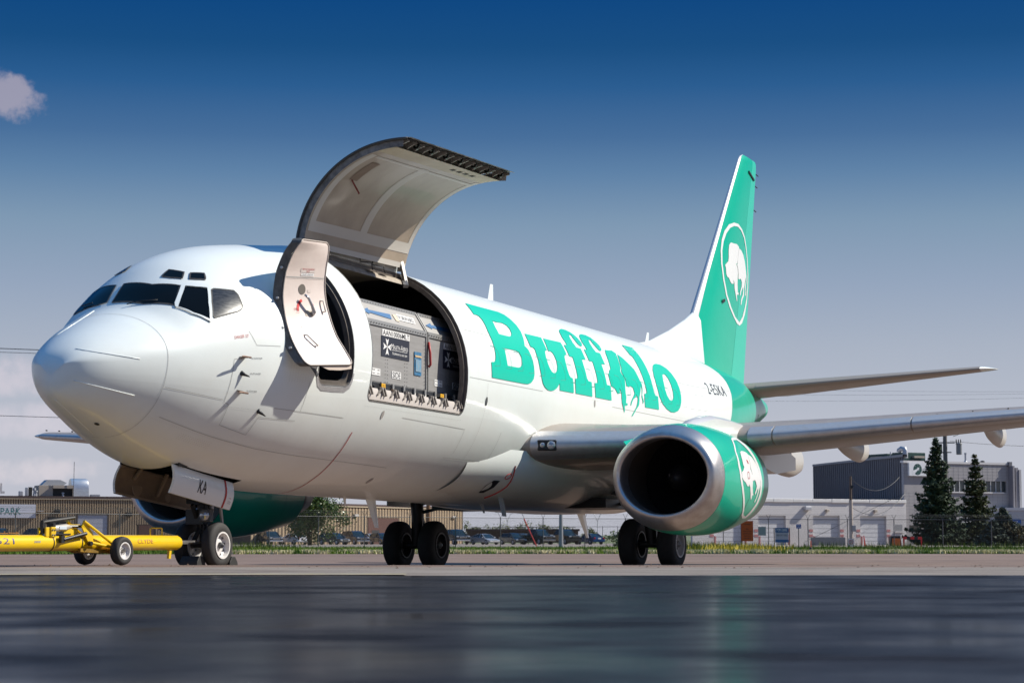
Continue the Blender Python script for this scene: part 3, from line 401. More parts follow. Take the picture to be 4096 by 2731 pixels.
# registration
v, f = fit_text('2-ESKA', 1, 1, spacing=1.12); v, f = refine(v, f, .08, .25); a = np.array(v)
X = 23.58+a[:, 0]*1.72; Tt = -1.135+a[:, 1]*(-.165)*-1 - .02*a[:, 0]
MB().add(fsurf(X - a[:, 1]*.0, Tt, .006), f).build('registration_letters', NAVY, A, smooth=True)
# rivet patches and tiny stencils
def rivets(x0, x1, t0, t1, nx, nt2, r=.006, m=None, sh=0):
    b = MB()
    for i in range(nx):
        for j in range(nt2):
            x = x0+(x1-x0)*i/max(1, nx-1)+sh*j; t = t0+(t1-t0)*j/max(1, nt2-1); c = fsurf(x, t, .004)[None]; p = fsurf(np.array([x-r, x, x+r, x]), np.array([t, t-r/1.7, t, t+r/1.7]), .006)
            b.add(p, [(0, 1, 2, 3)])
    return tag(b.build('rivet_rows', m or LINE, A, fix=True), kind='stuff')
rivets(3.45, 3.95, -1.63, -1.80, 9, 11); rivets(8.0, 9.0, -2.35, -2.55, 16, 9, .009, mat('rivet_light', (.86, .86, .84), .5)); rivets(1.9, 2.5, -2.45, -2.52, 14, 4)
rivets(9.95, 9.95, -1.62, -2.3, 1, 40, .009); rivets(2.3, 3.0, -2.06, -2.06, 30, 1); rivets(5.66, 9.1, -1.95, -1.95, 60, 1, .007)
RV = mat('rivet_faint', (.60, .60, .58), .5)
for xr in (9.55, 11.9, 14.3, 16.6, 19.0, 21.3): rivets(xr, xr, -.35, -1.62, 1, 60, .007, RV)
rivets(9.3, 24, -.44, -.44, 260, 1, .006, RV); rivets(12.5, 21.4, -1.57, -1.57, 200, 1, .006, RV); rivets(5.2, 5.2, -1.95, -2.6, 1, 30, .006, RV); rivets(1.26, 5.4, -2.40, -2.45, 110, 1, .006, RV)
v, f = fit_text('DANGER 127', .26, .05); MB().add(fsurf(2.45+np.array(v)[:, 0], -1.40+np.array(v)[:, 1]/1.6, .006), f).build('stencil', RED, A)
for i in range(3):
    v, f = fit_text('NO STEP ON PROBE', .2, .02); MB().add(fsurf(2.72+np.array(v)[:, 0], (-1.62, -1.75, -1.90)[i]+np.array(v)[:, 1]/1.6, .006), f).build('stencil', NAVY, A)
# radome lightning strips
for c in D['strips']:
    P2 = np.array(c); MB().tube(fsurf(P2[:, 0], P2[:, 1], .002), .0065, 6).build('lightning_strip', WHITE2, A, smooth=True)
# probes
def probe(x, t, L=.13, ln=.24, kind=0):
    p0, p1 = [Vector(q) for q in (fsurf(x, t, -.01), fsurf(x, t, L))]
    if kind == 0:
        pr = MB().add([p0+Vector((-.05, 0, .0)), p0+Vector((.07, 0, .0)), p1+Vector((.05, 0, 0)), p1+Vector((-.02, 0, 0)), p0+Vector((-.05, 0, .014)), p0+Vector((.07, 0, .014)), p1+Vector((.05, 0, .014)), p1+Vector((-.02, 0, .014))], [(0, 1, 2, 3), (7, 6, 5, 4), (0, 4, 5, 1), (1, 5, 6, 2), (2, 6, 7, 3), (3, 7, 4, 0)])
        pr.tube([p1+Vector((-ln*.7, 0, .007)), p1+Vector((-ln*.5, 0, .007)), p1+Vector((.07, 0, .007))], [.006, .014, .014], 8)
        return pr.build('pitot_probe', mat('probe_bronze', (.16, .10, .075), .45, .6), A, smooth='auto')
    pr = MB().tube([p0, p0.lerp(p1, .2), p1+Vector((.08, 0, -.03))], [.045, .03, .006], 10); return pr.build('angle_vane', BLACK, A, smooth=True)
probe(2.44, -1.612); probe(2.49, -1.908); probe(2.47, -1.75, .1, .2, 1); probe(3.0, -2.07, .09, 0, 1)
# little round and square hull fittings
for x, t, r, m in ((9.956, -1.762, .055, DGREY), (7.46, -2.651, .06, GREYM), (15.03, -1.601, .05, GREYM), (29.3, -1.75, .07, BLACK), (6.3, -2.0, .05, GREYM), (.85, -2.95, .05, BLACK)):
    a = np.linspace(0, 2*pi, 17)[:-1]; v = fsurf(x+r*np.cos(a)*.8, t+r*1.3*np.sin(a)/1.88, .007); MB().add(v, [tuple(range(16))]).build('hull_port', m, A)
# antennas
def blade(name, x, z0, z1, c0, c1, sw, m=WHITE2, y=0):
    q = [(x, z0), (x+c0, z0), (x+sw+c1, z1), (x+sw, z1)]; b = MB(); th = .03
    b.add([(a, y, z) if i in (0, 3) else (a, y, z) for i, (a, z) in enumerate(q)] + [((q[0][0]+q[1][0])/2, y-th, z0), ((q[2][0]+q[3][0])/2, y-th*.6, z1), ((q[0][0]+q[1][0])/2, y+th, z0), ((q[2][0]+q[3][0])/2, y+th*.6, z1)],
          [(0, 4, 5, 3), (4, 1, 2, 5), (0, 3, 7, 6), (6, 7, 2, 1), (3, 5, 2, 7)])
    return b.build(name, m, A)
blade('blade_antenna', 14.05, 5.1, 5.58, .32, .14, .16); blade('blade_antenna', 23.0, 5.1, 5.57, .32, .14, .26)
blade('blade_antenna', 8.95, 1.28, .72, .42, .14, .42); blade('blade_antenna', 18.75, 1.2, .68, .5, .16, .55); blade('blade_antenna', 8.2, 1.22, 1.08, .1, .05, .05)
blade('drain_mast', 12.6, 1.25, 1.05, .2, .08, .2, mat('drain_grey', (.4, .42, .44), .5), -.5)
blade('drain_mast', 12.2, 1.6, .98, .30, .2, .35, mat('drain_grey', (.4, .42, .44), .5), -1.0)
b = MB()
for x in (24.5, 27, 28.5, 29.4, 30.4): b.bar((x, -.02, float(FT(x))), (x+.15, -.02, float(FT(x))+.2), .012)
b.build('wire_antenna', BLACK, A)
# belly fairing between the wings
def fairing():
    X = np.linspace(10.2, 21.6, 60); t = np.linspace(-pi*.5-.0, -pi*1.5+.0, 61); u = (X-X[0])/(X[-1]-X[0])
    ss = lambda q: q*q*(3-2*q)
    f_ = ss(np.clip(u/.38, 0, 1))*ss(np.clip((1-u)/.38, 0, 1)); w = 1.42+.62*f_; zb = 1.30-.16*f_; zt = 2.15
    PP = np.zeros((len(X), len(t), 3)); st, ct_ = np.sin(t), np.cos(t)
    for i in range(len(X)):
        y = w[i]*np.sign(st)*np.abs(st)**.75; z = zt - (zt-zb[i])*np.abs(ct_)**.85
        PP[i, :, 0] = X[i]; PP[i, :, 1] = y; PP[i, :, 2] = z
    return PP
MB().grid(fairing()).build('belly_fairing', WHITE, A, smooth=True)
for sy in (-1, 1): MB().box((16.3, sy*1.25, 1.30), (1.5, 1.3, .18)).build('wheel_well', BLACK, A)
# ram air inlet and warning marks, laid onto whichever skin is outermost
from mathutils.bvhtree import BVHTree
_v = [tuple(q) for q in P.reshape(-1, 3)]; _n = len(TS); _f = [(i*_n+k, i*_n+(k+1) % _n, (i+1)*_n+(k+1) % _n, (i+1)*_n+k) for i in range(len(XS)-1) for k in range(_n)]
_q = fairing(); _a, _b = _q.shape[:2]; _o = len(_v); _v += [tuple(q) for q in _q.reshape(-1, 3)]; _f += [(_o+i*_b+k, _o+(i+1)*_b+k, _o+(i+1)*_b+k+1, _o+i*_b+k+1) for i in range(_a-1) for k in range(_b-1)]
BV = BVHTree.FromPolygons(_v, _f)
VD = Vector((.9107, .3984, .1093))
def snap(x, t, off=.006):
    p = Vector(fsurf(x, t)); h = BV.ray_cast(p-VD*4, VD); q = h[0] if h[0] else p; n = h[1]; 
    if n.dot(VD) > 0: n = -n
    return q+n*off
def snapline(pts, w, name, m):
    P3 = [snap(*q) for q in pts]; R = []
    for i, p in enumerate(P3):
        d = (P3[min(i+1, len(P3)-1)]-P3[max(i-1, 0)]).normalized(); sd_ = d.cross(VD).normalized()*w/2; R.append([p-sd_, p+sd_])
    MB().grid(R).build(name, m, A, fix=False)
def dense(L_, n=6): return [(a[0]+(b[0]-a[0])*k/n, a[1]+(b[1]-a[1])*k/n) for a, b in zip(L_, L_[1:]) for k in range(n)]+[L_[-1]]
snapline(dense(D['redroot']), .030, 'warning_line', RED)
cx_, ct_0 = D['ringc'][0]; cc = [(cx_+.10*cos(a), ct_0+.034*sin(a)) for a in np.linspace(0, 2*pi, 25)]; snapline(cc, .014, 'hazard_placard', RED)
RAM = [(12.06, -2.469), (11.80, -2.475), (11.70, -2.56), (11.819, -2.67), (12.0, -2.66), (12.1, -2.563)]
MB().add([snap(*q, .01) for q in RAM], [tuple(range(6))]).build('ram_air_inlet', BLACK, A)
# ---- wings, tail surfaces
def foil(s, tc, cam=.012):
    s = np.asarray(s, float); yt = 5*tc*(.2969*np.sqrt(s)-.126*s-.3516*s**2+.2843*s**3-.1036*s**4); yc = cam*4*s*(1-s); return yc+yt, yc-yt
def foil_loop(c0, c1, tc, n=16, cam=.012, grow=0):
    s = c0+(c1-c0)*(np.linspace(0, 1, n)**(2 if c0 == 0 else 1)); u, l = foil(s, tc, cam); lx = np.concatenate([s[::-1], s[1:] if c0 == 0 else s]); lz = np.concatenate([u[::-1], l[1:] if c0 == 0 else l])
    return lx, lz
def loft(name, secs, c0, c1, m, parent=None, cam=.012, vertical=False, n=16, grow=0., smooth='auto'):
    """secs: (span, x_le, chord, z_le, z_te, thickness)"""
    b = MB(); R = []
    for (y, xl, ch, zl, zt, tc) in secs:
        lx, lz = foil_loop(c0, c1, tc, n, cam)
        X = xl+lx*ch; Zn = lz*ch
        if grow:
            cx = .5; g = grow; nx = np.gradient(lx); nz = np.gradient(lz); ln = np.hypot(nx, nz)+1e-9; X = X+nz/ln*-g*-1*0 - np.where(lx < .02, g, 0); Zn = Zn+np.sign(lz-(cam*4*lx*(1-lx)))*g
        if vertical: R.append(np.stack([X, Zn, np.full_like(X, y)], 1))
        else: R.append(np.stack([X, np.full_like(X, y), zl+(zt-zl)*lx+Zn], 1))
    R = np.array(R); nl = R.shape[1]; b.grid(np.concatenate([R, R[:, :1]], 1))
    b.add(R[0], [tuple(range(nl))]); b.add(R[-1], [tuple(range(nl))[::-1]])
    return b.build(name, m, parent or A, smooth=smooth, angle=30)
zle = pchip([0, 1.6, 3, 5.5, 8, 9.95, 14.44], [2.2, 2.24, 2.28, 2.43, 2.67, 2.86, 3.23])
def wsec(y, sg):
    a = abs(y); xl = 18.75-.523*(14.44-a); te = 18.9+.0*a if a < 5 else 18.9+(a-5)*.152
    zt = 2.46+.09*(a-5) if a > 3 else 2.28+.0*a
    tc = float(np.interp(a, [1.6, 5, 9, 14.4], [.135, .125, .115, .105]))
    return (sg*a, xl, te-xl, float(zle(a)), zt, tc)
for sg in (-1, 1):
    ys = [1.5, 2.2, 3, 4, 5, 6.5, 8, 9.5, 11, 12.5, 13.8]
    S_ = [wsec(y, sg) for y in ys]
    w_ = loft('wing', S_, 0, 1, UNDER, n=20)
    tip = [wsec(13.8, sg)] + [(sg*(13.8+.64*k), 18.43+.523*.64*k+.35*k*k, 1.98-.7*k*k, 3.178+.058*k, 3.25+.05*k, .105*(1-k*.75)) for k in (.5, .85, 1)]
    loft('wing_tip', tip, 0, 1, WHITE2, cam=.012)
    for (ya, yb) in ((1.75, 4.05), (5.72, 8.0), (8.03, 11.1), (11.13, 13.75)):
        SS = [wsec(y, sg) for y in np.linspace(ya, yb, 4)]; loft('slat', SS, 0, .045, ALU, grow=.012)
    SS = [wsec(y, sg) for y in (5.3, 5.5, 5.69)]; loft('slat', SS, 0, .045, ALU, grow=.012)
    # flap track fairings
    for (yf, xa, xb, dep, wd) in ((4.62, 15.6, 19.9, .50, .36), (6.12, 16.6, 19.62, .36, .26), (8.86, 17.6, 20.1, .34, .24)):
        u = np.concatenate([np.linspace(0, .9, 20), [.95, .985, 1]]); X = xa+(xb-xa)*u; th = np.linspace(0, 2*pi, 25)
        prof = np.sin(np.clip(u/.80, 0, 1)*pi/2)**1.15; prof = np.where(u > .8, 1-.30*((u-.8)/.2)**1.5, prof); prof[0] = .02; wf = np.clip(prof*1.4, 0, 1)*np.where(u > .8, 1-.45*((u-.8)/.2)**1.3, 1)
        zt_ = np.array([2.43+.09*(yf-5)+.10 - .13*max(0, q-.0)*0 for q in u])
        Q = np.zeros((len(u), 25, 3)); Q[..., 0] = X[:, None]; sh = (.5-.5*np.cos(th))
        Q[..., 1] = sg*(yf+np.sin(th)[None]*wd*.5*wf[:, None]*(1-.25*sh[None])); Q[..., 2] = zt_[:, None]-(.10+dep*prof[:, None])*sh[None]**.8
        bb = MB().grid(Q); bb.add(Q[-1], [tuple(range(25))]); bb.build('flap_track_fairing', mat('fairing_white', (.47, .445, .41), .36, coat=.2, noise=(2, .4, (.45, .42, .39))), A, smooth='auto')
    b = MB()
    for k in range(14):
        y = 6+.6*k; s_ = wsec(y, sg); b.box((s_[1]+.3, sg*y, s_[3]+.16), (.05, .02, .03))
    tag(b.build('vortex_generators', BLACK, A), kind='stuff')
# landing lights in the wing root
LD = Vector((.523, -1, 0)).normalized(); LN = Vector((-1, -.523, 0)).normalized(); RL = Matrix((LD, -LN, Vector((0, 0, 1)))).transposed(); lc = Vector((12.265, -2.02, 2.255))
o = MB().box(lc, (.36, .05, .20), RL).build('landing_light', BLACK, A, bevel=.025)
for k, r in ((-.085, .05), (.075, .078)):
    MB().lathe(lc+LD*k+LN*.022, LN, [(0, r), (.010, r*.93), (.018, r*.6), (.021, .001)], 20).build('lamp_lens', mat('lamp_glass', (.45, .47, .5), .12, .6), o, smooth=True)
# root glove plate (bare metal ahead of the lights)
SS = [wsec(y, -1) for y in (1.6, 1.75, 2.25)]
# horizontal stabilisers
for sg in (-1, 1):
    st = lambda y: (sg*y, 28.0+.675*y, float(np.interp(y, [.3, 6.2], [3.75, 1.25])), 4.53+.12*y, 4.60+.115*y, .10)
    b1_ = loft('stabiliser', [st(y) for y in (.3, 1, 2.5, 4, 6.1)], 0, .70, mat('stabiliser_brown_grey', (.36, .31, .26), .4, .2, noise=(1.8, .5, (.24, .2, .17))), n=14)
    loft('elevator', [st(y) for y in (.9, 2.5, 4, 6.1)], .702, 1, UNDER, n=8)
    loft('stabiliser_tip', [st(6.1), (sg*6.27, 28.0+.675*6.27+.12, 1.05, 4.53+.12*6.27, 4.6+.115*6.27, .07), (sg*6.38, 28.0+.675*6.38+.45, .6, 5.3, 5.335, .03)], 0, 1, WHITE2)
    loft('stabiliser_leading_edge', [st(y) for y in (1.0, 2.5, 4, 6.1)], 0, .05, mat('brown_metal_edge', (.33, .29, .26), .5, .35), grow=.006)
# fin
def fs(z, x0, x1, tc=.10): return (z, x0, x1-x0, 0, 0, tc)
def fle(z): return 26.6+(z-6.39)*.859
def fte(z): return 30.97+(z-5.3)*.2285
ZZ = [4.7, 5.6, 6.39, 7.5, 8.7, 10, 11.1]
FN = [fs(z, fle(z), fte(z)) for z in ZZ] + [fs(11.2, fle(11.2)+.06, fte(11.2)-.02, .085), fs(11.28, fle(11.28)+.22, fte(11.28)-.12, .04)]
def fb(z): return float(np.interp(z, [4.7, 5.34, 6.31, 6.95, 11.1, 11.3], [26.30, 26.43, 26.72, 27.20, 30.73, 30.95]))
def vpart(name, f0, f1, m):
    b = MB(); R = []
    for (z, xl, ch, _, _, tc) in FN:
        c0, c1 = f0(z, xl, ch), f1(z, xl, ch); lx, lz = foil_loop(c0, c1, tc, 12, 0); R.append(np.stack([xl+lx*ch, lz*ch, np.full_like(lx, z)], 1))
    R = np.array(R); b.grid(np.concatenate([R, R[:, :1]], 1)); b.add(R[-1], [tuple(range(R.shape[1]))]); return b.build(name, m, A, smooth='auto', angle=30)
cb = lambda z, xl, ch: min(.3, max(.02, (fb(z)-xl)/ch))
vpart('fin_leading_edge', lambda z, xl, ch: 0, lambda *a: cb(*a)-.001, mat('fin_edge_white', (.72, .70, .70), .3, .15, coat=.3))
fin = vpart('tail_fin', lambda *a: cb(*a), lambda *a: .699, GREEN)
vpart('rudder', lambda *a: .703, lambda *a: 1, GREEN2)
b = MB(); dz = [(21.9, 5.16), (23.3, 5.36), (24.8, 5.78), (26.0, 6.18), (26.75, 6.48)]
dzp = [(x, z, .02+.16*(x-21.9)/4.8) for x, z in dz]
Q = np.array([[(x, -th*1.6, 5.0+.0*x-.1), (x, -th, max(5.05, z-.25)), (x, -th*.35, z-.04), (x, 0, z), (x, th*.35, z-.04), (x, th, max(5.05, z-.25)), (x, th*1.6, 4.9)] for x, z, th in dzp]); b.grid(Q)
b.build('dorsal_fillet', WHITE, A, smooth=True)
def onfin(name, polys, m, off=.004):
    v, f = flat2d(polys); v, f = refine(v, f, .2, .2); out = []
    for x, z in v:
        xl, te = fle(z), fte(z); ch = te-xl; s = min(1, max(0, (x-xl)/ch)); u, _ = foil([s], .10, 0); out.append((x, -(u[0]*ch+off), z))
    return MB().add(out, f).build(name, m, A, smooth=False)
LW = mat('emblem_white', (.80, .80, .78), .35, coat=.3)
for key in ('fin_ring', 'fin_b1', 'fin_b2', 'fin_b3'): onfin('tail_emblem', D[key], LW, .008)
onfin('beacon_vane', [[(28.35, 6.95), (28.6, 7.0), (28.62, 6.93), (28.4, 6.86)]], BLACK, .03)
b = MB().bar((31.3, -.10, 10.85), (31.95, -.05, 10.72), .03, .05).bar((32.3, 0, 10.95), (32.5, 0, 10.93), .02).bar((32.2, 0, 10.6), (32.4, 0, 10.58), .02).bar((32.05, 0, 9.9), (32.25, 0, 9.88), .02)
b.build('static_wick', BLACK, A)
MB().lathe((32.0, 0, 4.36), (1, 0, .08), [(0, .29), (.25, .22), (.26, .15), (.05, .12)], 20).build('exhaust_outlet', STEEL, A, smooth=True)
# stabiliser cut-out plate
# ---- engines
EX, EY, EZ = 10.45, 4.89, 1.575
EST = [(0.0, .86, .70, .72, 2.1), (.03, .90, .745, .77, 2.1), (.12, .935, .80, .83, 2.15), (.35, .965, .87, .91, 2.2), (.8, .975, .935, .97, 2.2), (1.5, .945, .96, .99, 2.2), (2.4, .88, .94, .94, 2.15), (3.2, .77, .87, .84, 2.1), (4.0, .66, .78, .72, 2.0)]
_ef = [pchip([sqrt(s[0]+.001) for s in EST], [s[i] for s in EST]) for i in (1, 2, 3, 4)]
def esurf(dx, th, off=0., sg=-1):
    dx, th = np.broadcast_arrays(np.asarray(dx, float), np.asarray(th, float)); w, ht, hb, n = [f(np.sqrt(dx+.001)) for f in _ef]
    c, s = np.cos(th), np.sin(th); e_ = np.where(c >= 0, 1., 2/n); y = (w+off)*np.sign(s)*abs(s)**e_; z = np.where(c >= 0, (ht+off)*c, -(hb+off)*abs(c)**e_)
    return np.stack([EX+dx, -EY+y if sg < 0 else EY-y, EZ+z], -1)
SPIN = mat('spinner_black', (.012, .012, .012), .35); DUCT = mat('duct_liner', (.09, .074, .06), .45, .3)
for sg in (-1, 1):
    th = np.linspace(-pi, pi, 73)
    MB().grid(esurf(np.array([.40, .6, .8, 1.1, 1.5, 1.9, 2.3, 2.7, 3.2, 3.6, 4.0])[:, None], th[None], 0, sg)).build('engine_cowling', GREEN, A, smooth=True)
    Q = []
    for dx, k in ((.40, 1), (.35, 1), (.2, 1), (.12, 1), (.06, 1), (.03, 1), (.01, 1), (0, 1)): Q.append(esurf(dx, th, .002, sg))
    q0 = esurf(0, th, .002, sg); cen = np.array([EX, sg*EY, EZ])
    for dx, w, h1, h2 in ((-.012, .83, .675, .695), (-.005, .80, .65, .67), (.03, .775, .63, .65), (.12, .755, .625, .64), (.35, .75, .64, .655)):
        Q.append(np.stack([np.full_like(th, EX+dx), sg*EY+w*np.sin(th)*(-sg), EZ+np.where(np.cos(th) >= 0, h1, h2)*np.cos(th)], -1))
    MB().grid(np.array(Q)).build('engine_inlet_lip', LIP, A, smooth=True)
    Q = [Q[-1]] + [np.stack([np.full_like(th, EX+dx), sg*EY+w*np.sin(th)*(-sg), EZ+w2*np.cos(th)], -1) for dx, w, w2 in ((.6, .755, .69), (.9, .76, .74), (1.6, .76, .76))]
    MB().grid(np.array(Q)).build('inlet_duct', DUCT, A, smooth=True)
    fan = MB()
    for k in range(36):
        a = 2*pi*k/36
        rr = np.linspace(.2, .75, 6); P_ = []
        for r in rr:
            tw = .35+1.0*(r-.2)/.55
            for s_ in (-.5, .5):
                c_ = .14*s_; aa = a + c_*sin(tw)/r; P_.append((EX+1.25+c_*cos(tw), sg*EY+r*sin(aa), EZ+r*cos(aa)))
        fan.add(P_, [(2*i, 2*i+1, 2*i+3, 2*i+2) for i in range(5)])
    fan.build('fan', mat('fan_blades', (.010, .010, .010), .6, .0, spec=.08), A, fix=False)
    MB().lathe((EX+1.36, sg*EY, EZ), (1, 0, 0), [(0, .001), (0, .76)], 36).build('fan_backing_disc', BLACK, A)  # black backing disc added so light does not show between fan blades
    sp = MB().lathe((EX+.98, sg*EY, EZ), (-1, 0, 0), [(0, .24), (.12, .21), (.25, .14), (.34, .07), (.38, .001)], 24).build('spinner', SPIN, A, smooth=True)
    pts = [(.10+.24*(1-r_/.21)*.95+.02, r_, a) for r_, a in [(.15-.11*k/20, 1.2+k*.28) for k in range(21)]]
    MB().tube([(EX+.98-p[0]-.03, sg*EY+p[1]*sin(p[2]), EZ+p[1]*cos(p[2])) for p in pts], .012, 6).build('spiral_mark', mat('spiral_cream', (.8, .74, .62), .5), sp)
    MB().lathe((EX+3.9, sg*EY, EZ+.02), (1, 0, 0), [(0, .60), (.02, .66), (.4, .55), (.9, .42), (.88, .38), (.3, .40)], 28).build('exhaust_nozzle', STEEL, A, smooth=True)
    # pylon
    pq = [(11.3, 2.42, .05), (11.9, 2.60, .16), (12.7, 2.74, .22), (13.5, 2.74, .24), (14.6, 2.70, .24), (16.5, 2.5, .22), (18.2, 2.30, .12)]
    zb_ = [2.3, 2.3, 2.25, 2.2, 2.05, 1.85, 2.0]
    Q = np.array([[(x, sg*EY-w_, z0), (x, sg*EY-w_, z-.06), (x, sg*EY-w_*.5, z), (x, sg*EY+w_*.5, z), (x, sg*EY+w_, z-.06), (x, sg*EY+w_, z0), (x, sg*EY-w_, z0)] for (x, z, w_), z0 in zip(pq, zb_)]); MB().grid(Q).build('engine_pylon', mat('pylon_white', (.66, .64, .62), .3, coat=.4), A, smooth='auto')
    # chine on the inboard side
    b = MB(); yi = sg*(EY-.80); b.add([(11.0, yi, 2.05), (11.9, yi, 2.15), (11.8, yi-sg*.22, 2.28), (11.25, yi-sg*.2, 2.2), (11.0, yi, 2.07), (11.9, yi, 2.17), (11.8, yi-sg*.22, 2.30), (11.25, yi-sg*.2, 2.22)], [(0, 1, 2, 3), (7, 6, 5, 4), (0, 4, 5, 1), (1, 5, 6, 2), (2, 6, 7, 3), (3, 7, 4, 0)]); b.build('nacelle_chine', GREEN, A)
    for xx, w in ((1.75, .012),):
        pass
    aa = np.linspace(-pi, pi, 60); Q = np.stack([esurf(3.0, aa, .003, sg), esurf(3.012, aa, .003, sg)], 1); MB().grid(Q).build('panel_line', LINEG, A)
    aa = np.linspace(-2.9, -1.9, 20); Q = np.stack([esurf(1.95+.25*(aa+2.4), aa, .003, sg), esurf(1.97+.25*(aa+2.4), aa, .003, sg)], 1); MB().grid(Q).build('panel_line', mat('dark_gap', (.03, .05, .04), .6), A)
    for w in (.402, ):
        Q = np.stack([esurf(w, th, .003, sg), esurf(w+.008, th, .003, sg)], 1); MB().grid(Q).build('panel_line', mat('dark_gap', (.03, .05, .04), .6), A)
def onnac(name, polys, m, off=.005):
    v, f = flat2d(polys); v, f = refine(v, f, .12, .09); a = np.array(v); return MB().add(esurf(a[:, 0], a[:, 1], off), f).build(name, m, A, smooth=True)
for key in ('nac_ring', 'nac_b1', 'nac_b2'): onnac('cowling_emblem', D[key], LW)
onnac('warning_mark', [[(1.97, -1.20), (2.05, -1.21), (2.07, -1.28), (2.0, -1.27)]], RED, .01)
aa = np.linspace(0, 2*pi, 25); Q = np.stack([esurf(1.9+.085*np.cos(aa), -1.50+.07*np.sin(aa), .01), esurf(1.9+.072*np.cos(aa), -1.50+.058*np.sin(aa), .01)], 1); MB().grid(Q).build('hazard_placard', RED, A)

# ---- landing gear
def wheel(name, c, r, w, side, rimm, parent, rr=.56, flat=.0, hub=DGREY):
    """axle along y; side = -1 shows its face to port"""
    c = Vector(c); q = w/2
    prof = [(-q*.82, r*rr), (-q*.98, r*(rr+.05)), (-q, r*.74), (-q*.93, r*.86), (-q*.72, r*.955), (-q*.45, r*.99), (0, r), (q*.45, r*.99), (q*.72, r*.955), (q*.93, r*.86), (q, r*.74), (q*.98, r*(rr+.05)), (q*.82, r*rr)]
    b = MB().lathe(c, (0, 1, 0), prof, 44)
    for gk in (-.45, -.15, .15, .45): pass
    ty = b.build(name, TYRE, parent, smooth=True)
    for v_ in ty.data.vertices:                                   # weight on wheels flattens the contact patch
        if v_.co.z < c.z-r+flat: v_.co.z = c.z-r+flat
    for s_ in (-1, 1):
        f = c+Vector((0, s_*q*.98, 0)); d = (0, s_, 0)
        rb = MB().lathe(f, d, [(-q*.2, r*rr*1.01), (.012, r*rr*1.05), (.012, r*rr*.93), (-q*.55, r*rr*.86), (-q*.75, r*rr*.70), (-q*.6, r*rr*.45), (-q*.5, r*rr*.22), (-q*.5, .001)], 40)
        ri = rb.build('rim', rimm, ty, smooth='auto')
        ho = MB()
        for k in range(9):
            a = 2*pi*k/9; ho.lathe(f+Vector((sin(a)*r*rr*.72, s_*(-q*.72+.012), cos(a)*r*rr*.72)), d, [(0, r*.045), (.006, r*.045), (.006, .001)], 10)
        ho.build('rim_hole', BLACK, ty)
        MB().lathe(f, d, [(-q*.5, r*.14), (-q*.1, r*.13), (0, r*.10), (.02, r*.06), (.03, .001)], 16).build('hub', hub, ty, smooth='auto')
    return ty
NX, NY = 3.93, .05
ng = MB().tube([(NX, NY, .36), (NX, NY, 1.6)], [.055, .075], 14).tube([(NX, NY, .72), (NX, NY, 1.5)], [.10, .10], 14).tube([(NX, -.22, .36), (NX, .32, .36)], .045, 12).bar((NX-.1, NY, .62), (NX-.35, NY-.02, .95), .05).bar((NX+.08, NY, .95), (NX+.9, NY, 1.5), .07).bar((NX-.11, NY, .6), (NX-.28, NY, .40), .05)
ng.box((NX-.16, NY+.02, .78), (.14, .30, .22)).box((NX-.12, NY, 1.02), (.2, .34, .10)).tube([(NX-.12, NY-.12, .85), (NX-.12, NY-.12, 1.15)], .025, 8)
ng = ng.build('nose_gear_strut', mat('gear_black', (.03, .03, .03), .4, .3), A, smooth='auto')
wheel('nose_wheel', (NX, -.19, .36), .343, .19, -1, RIM, A, .56, .04)
wheel('nose_wheel', (NX, .29, .36), .343, .19, -1, RIM, A, .56, .04)
lm = MB().box((NX-.22, -.13, .80), (.10, .20, .20)).build('taxi_light', DGREY, A, bevel=.015)
MB().lathe((NX-.275, -.13, .80), (-1, 0, 0), [(0, .085), (.01, .08), (.025, .05), (.03, .001)], 20).build('lamp_lens', mat('lamp_glass', (.45, .47, .5), .12, .6), lm, smooth=True)
MB().tube([(NX-.05, -.16, 1.06), (NX+.10, -.17, .95), (NX+.17, -.17, .68)], [.035, .03, .022], 8).lathe((NX-.05, -.18, 1.06), (0, -1, 0), [(0, .05), (.03, .05), (.03, .02), (.01, .02)], 14).build('torque_link', mat('gear_grey', (.35, .35, .35), .4, .4), A, smooth='auto')
MB().tube([(NX-.02, -.10, .85), (NX-.02, -.10, 1.12)], .03, 10).build('steering_cylinder', ALU, A, smooth='auto')
# nose gear bay and doors
b = MB(); b.box((3.24, .03, 1.80), (1.65, 1.0, .02)); b.box((2.42, .03, 1.68), (.02, .9, .28)); b.box((4.06, .03, 1.56), (.02, .9, .40)); b.box((3.24, -.46, 1.64), (1.62, .02, .36)); b.box((3.24, .52, 1.64), (1.62, .02, .36)); b.build('nose_gear_bay', BLACK, A)
def gdoor(name, y, tilt, m_out, m_in, sg, x0=2.34, x1=3.95):
    u = np.linspace(0, 1, 14); w = np.linspace(0, 1, 7)
    def pt(u, w, o):
        x = x0+(x1-x0)*u + .02*w; ztop = 1.485-.205*u; zz = ztop-.40*w; rr = .035
        return (x, y + tilt*w + sg*(.05*sin(pi*w)) + o, zz)
    Qo = np.array([[pt(a, c, 0) for c in w] for a in u]); Qi = np.array([[pt(a, c, -sg*.035) for c in w] for a in u])
    # rounded corners
    o = MB().grid(Qo); rim_ = np.concatenate([Qo[0], Qo[1:, -1], Qo[-1, ::-1][1:], Qo[::-1, 0][1:]]); rim2 = np.concatenate([Qi[0], Qi[1:, -1], Qi[-1, ::-1][1:], Qi[::-1, 0][1:]])
    o.grid(np.stack([rim_, rim2], 1)); o = o.build(name, m_out, A, smooth='auto')
    MB().grid(Qi).build('inner_panel', m_in, o, smooth=True); return o, pt
gd, pt = gdoor('nose_gear_door', -.43, .06, WHITE2, BROWN, -1)
v, f = fit_text('KA', 1, 1, sx=.7, bold=.012); v, f = refine(v, f, 0, .08); a = np.array(v)
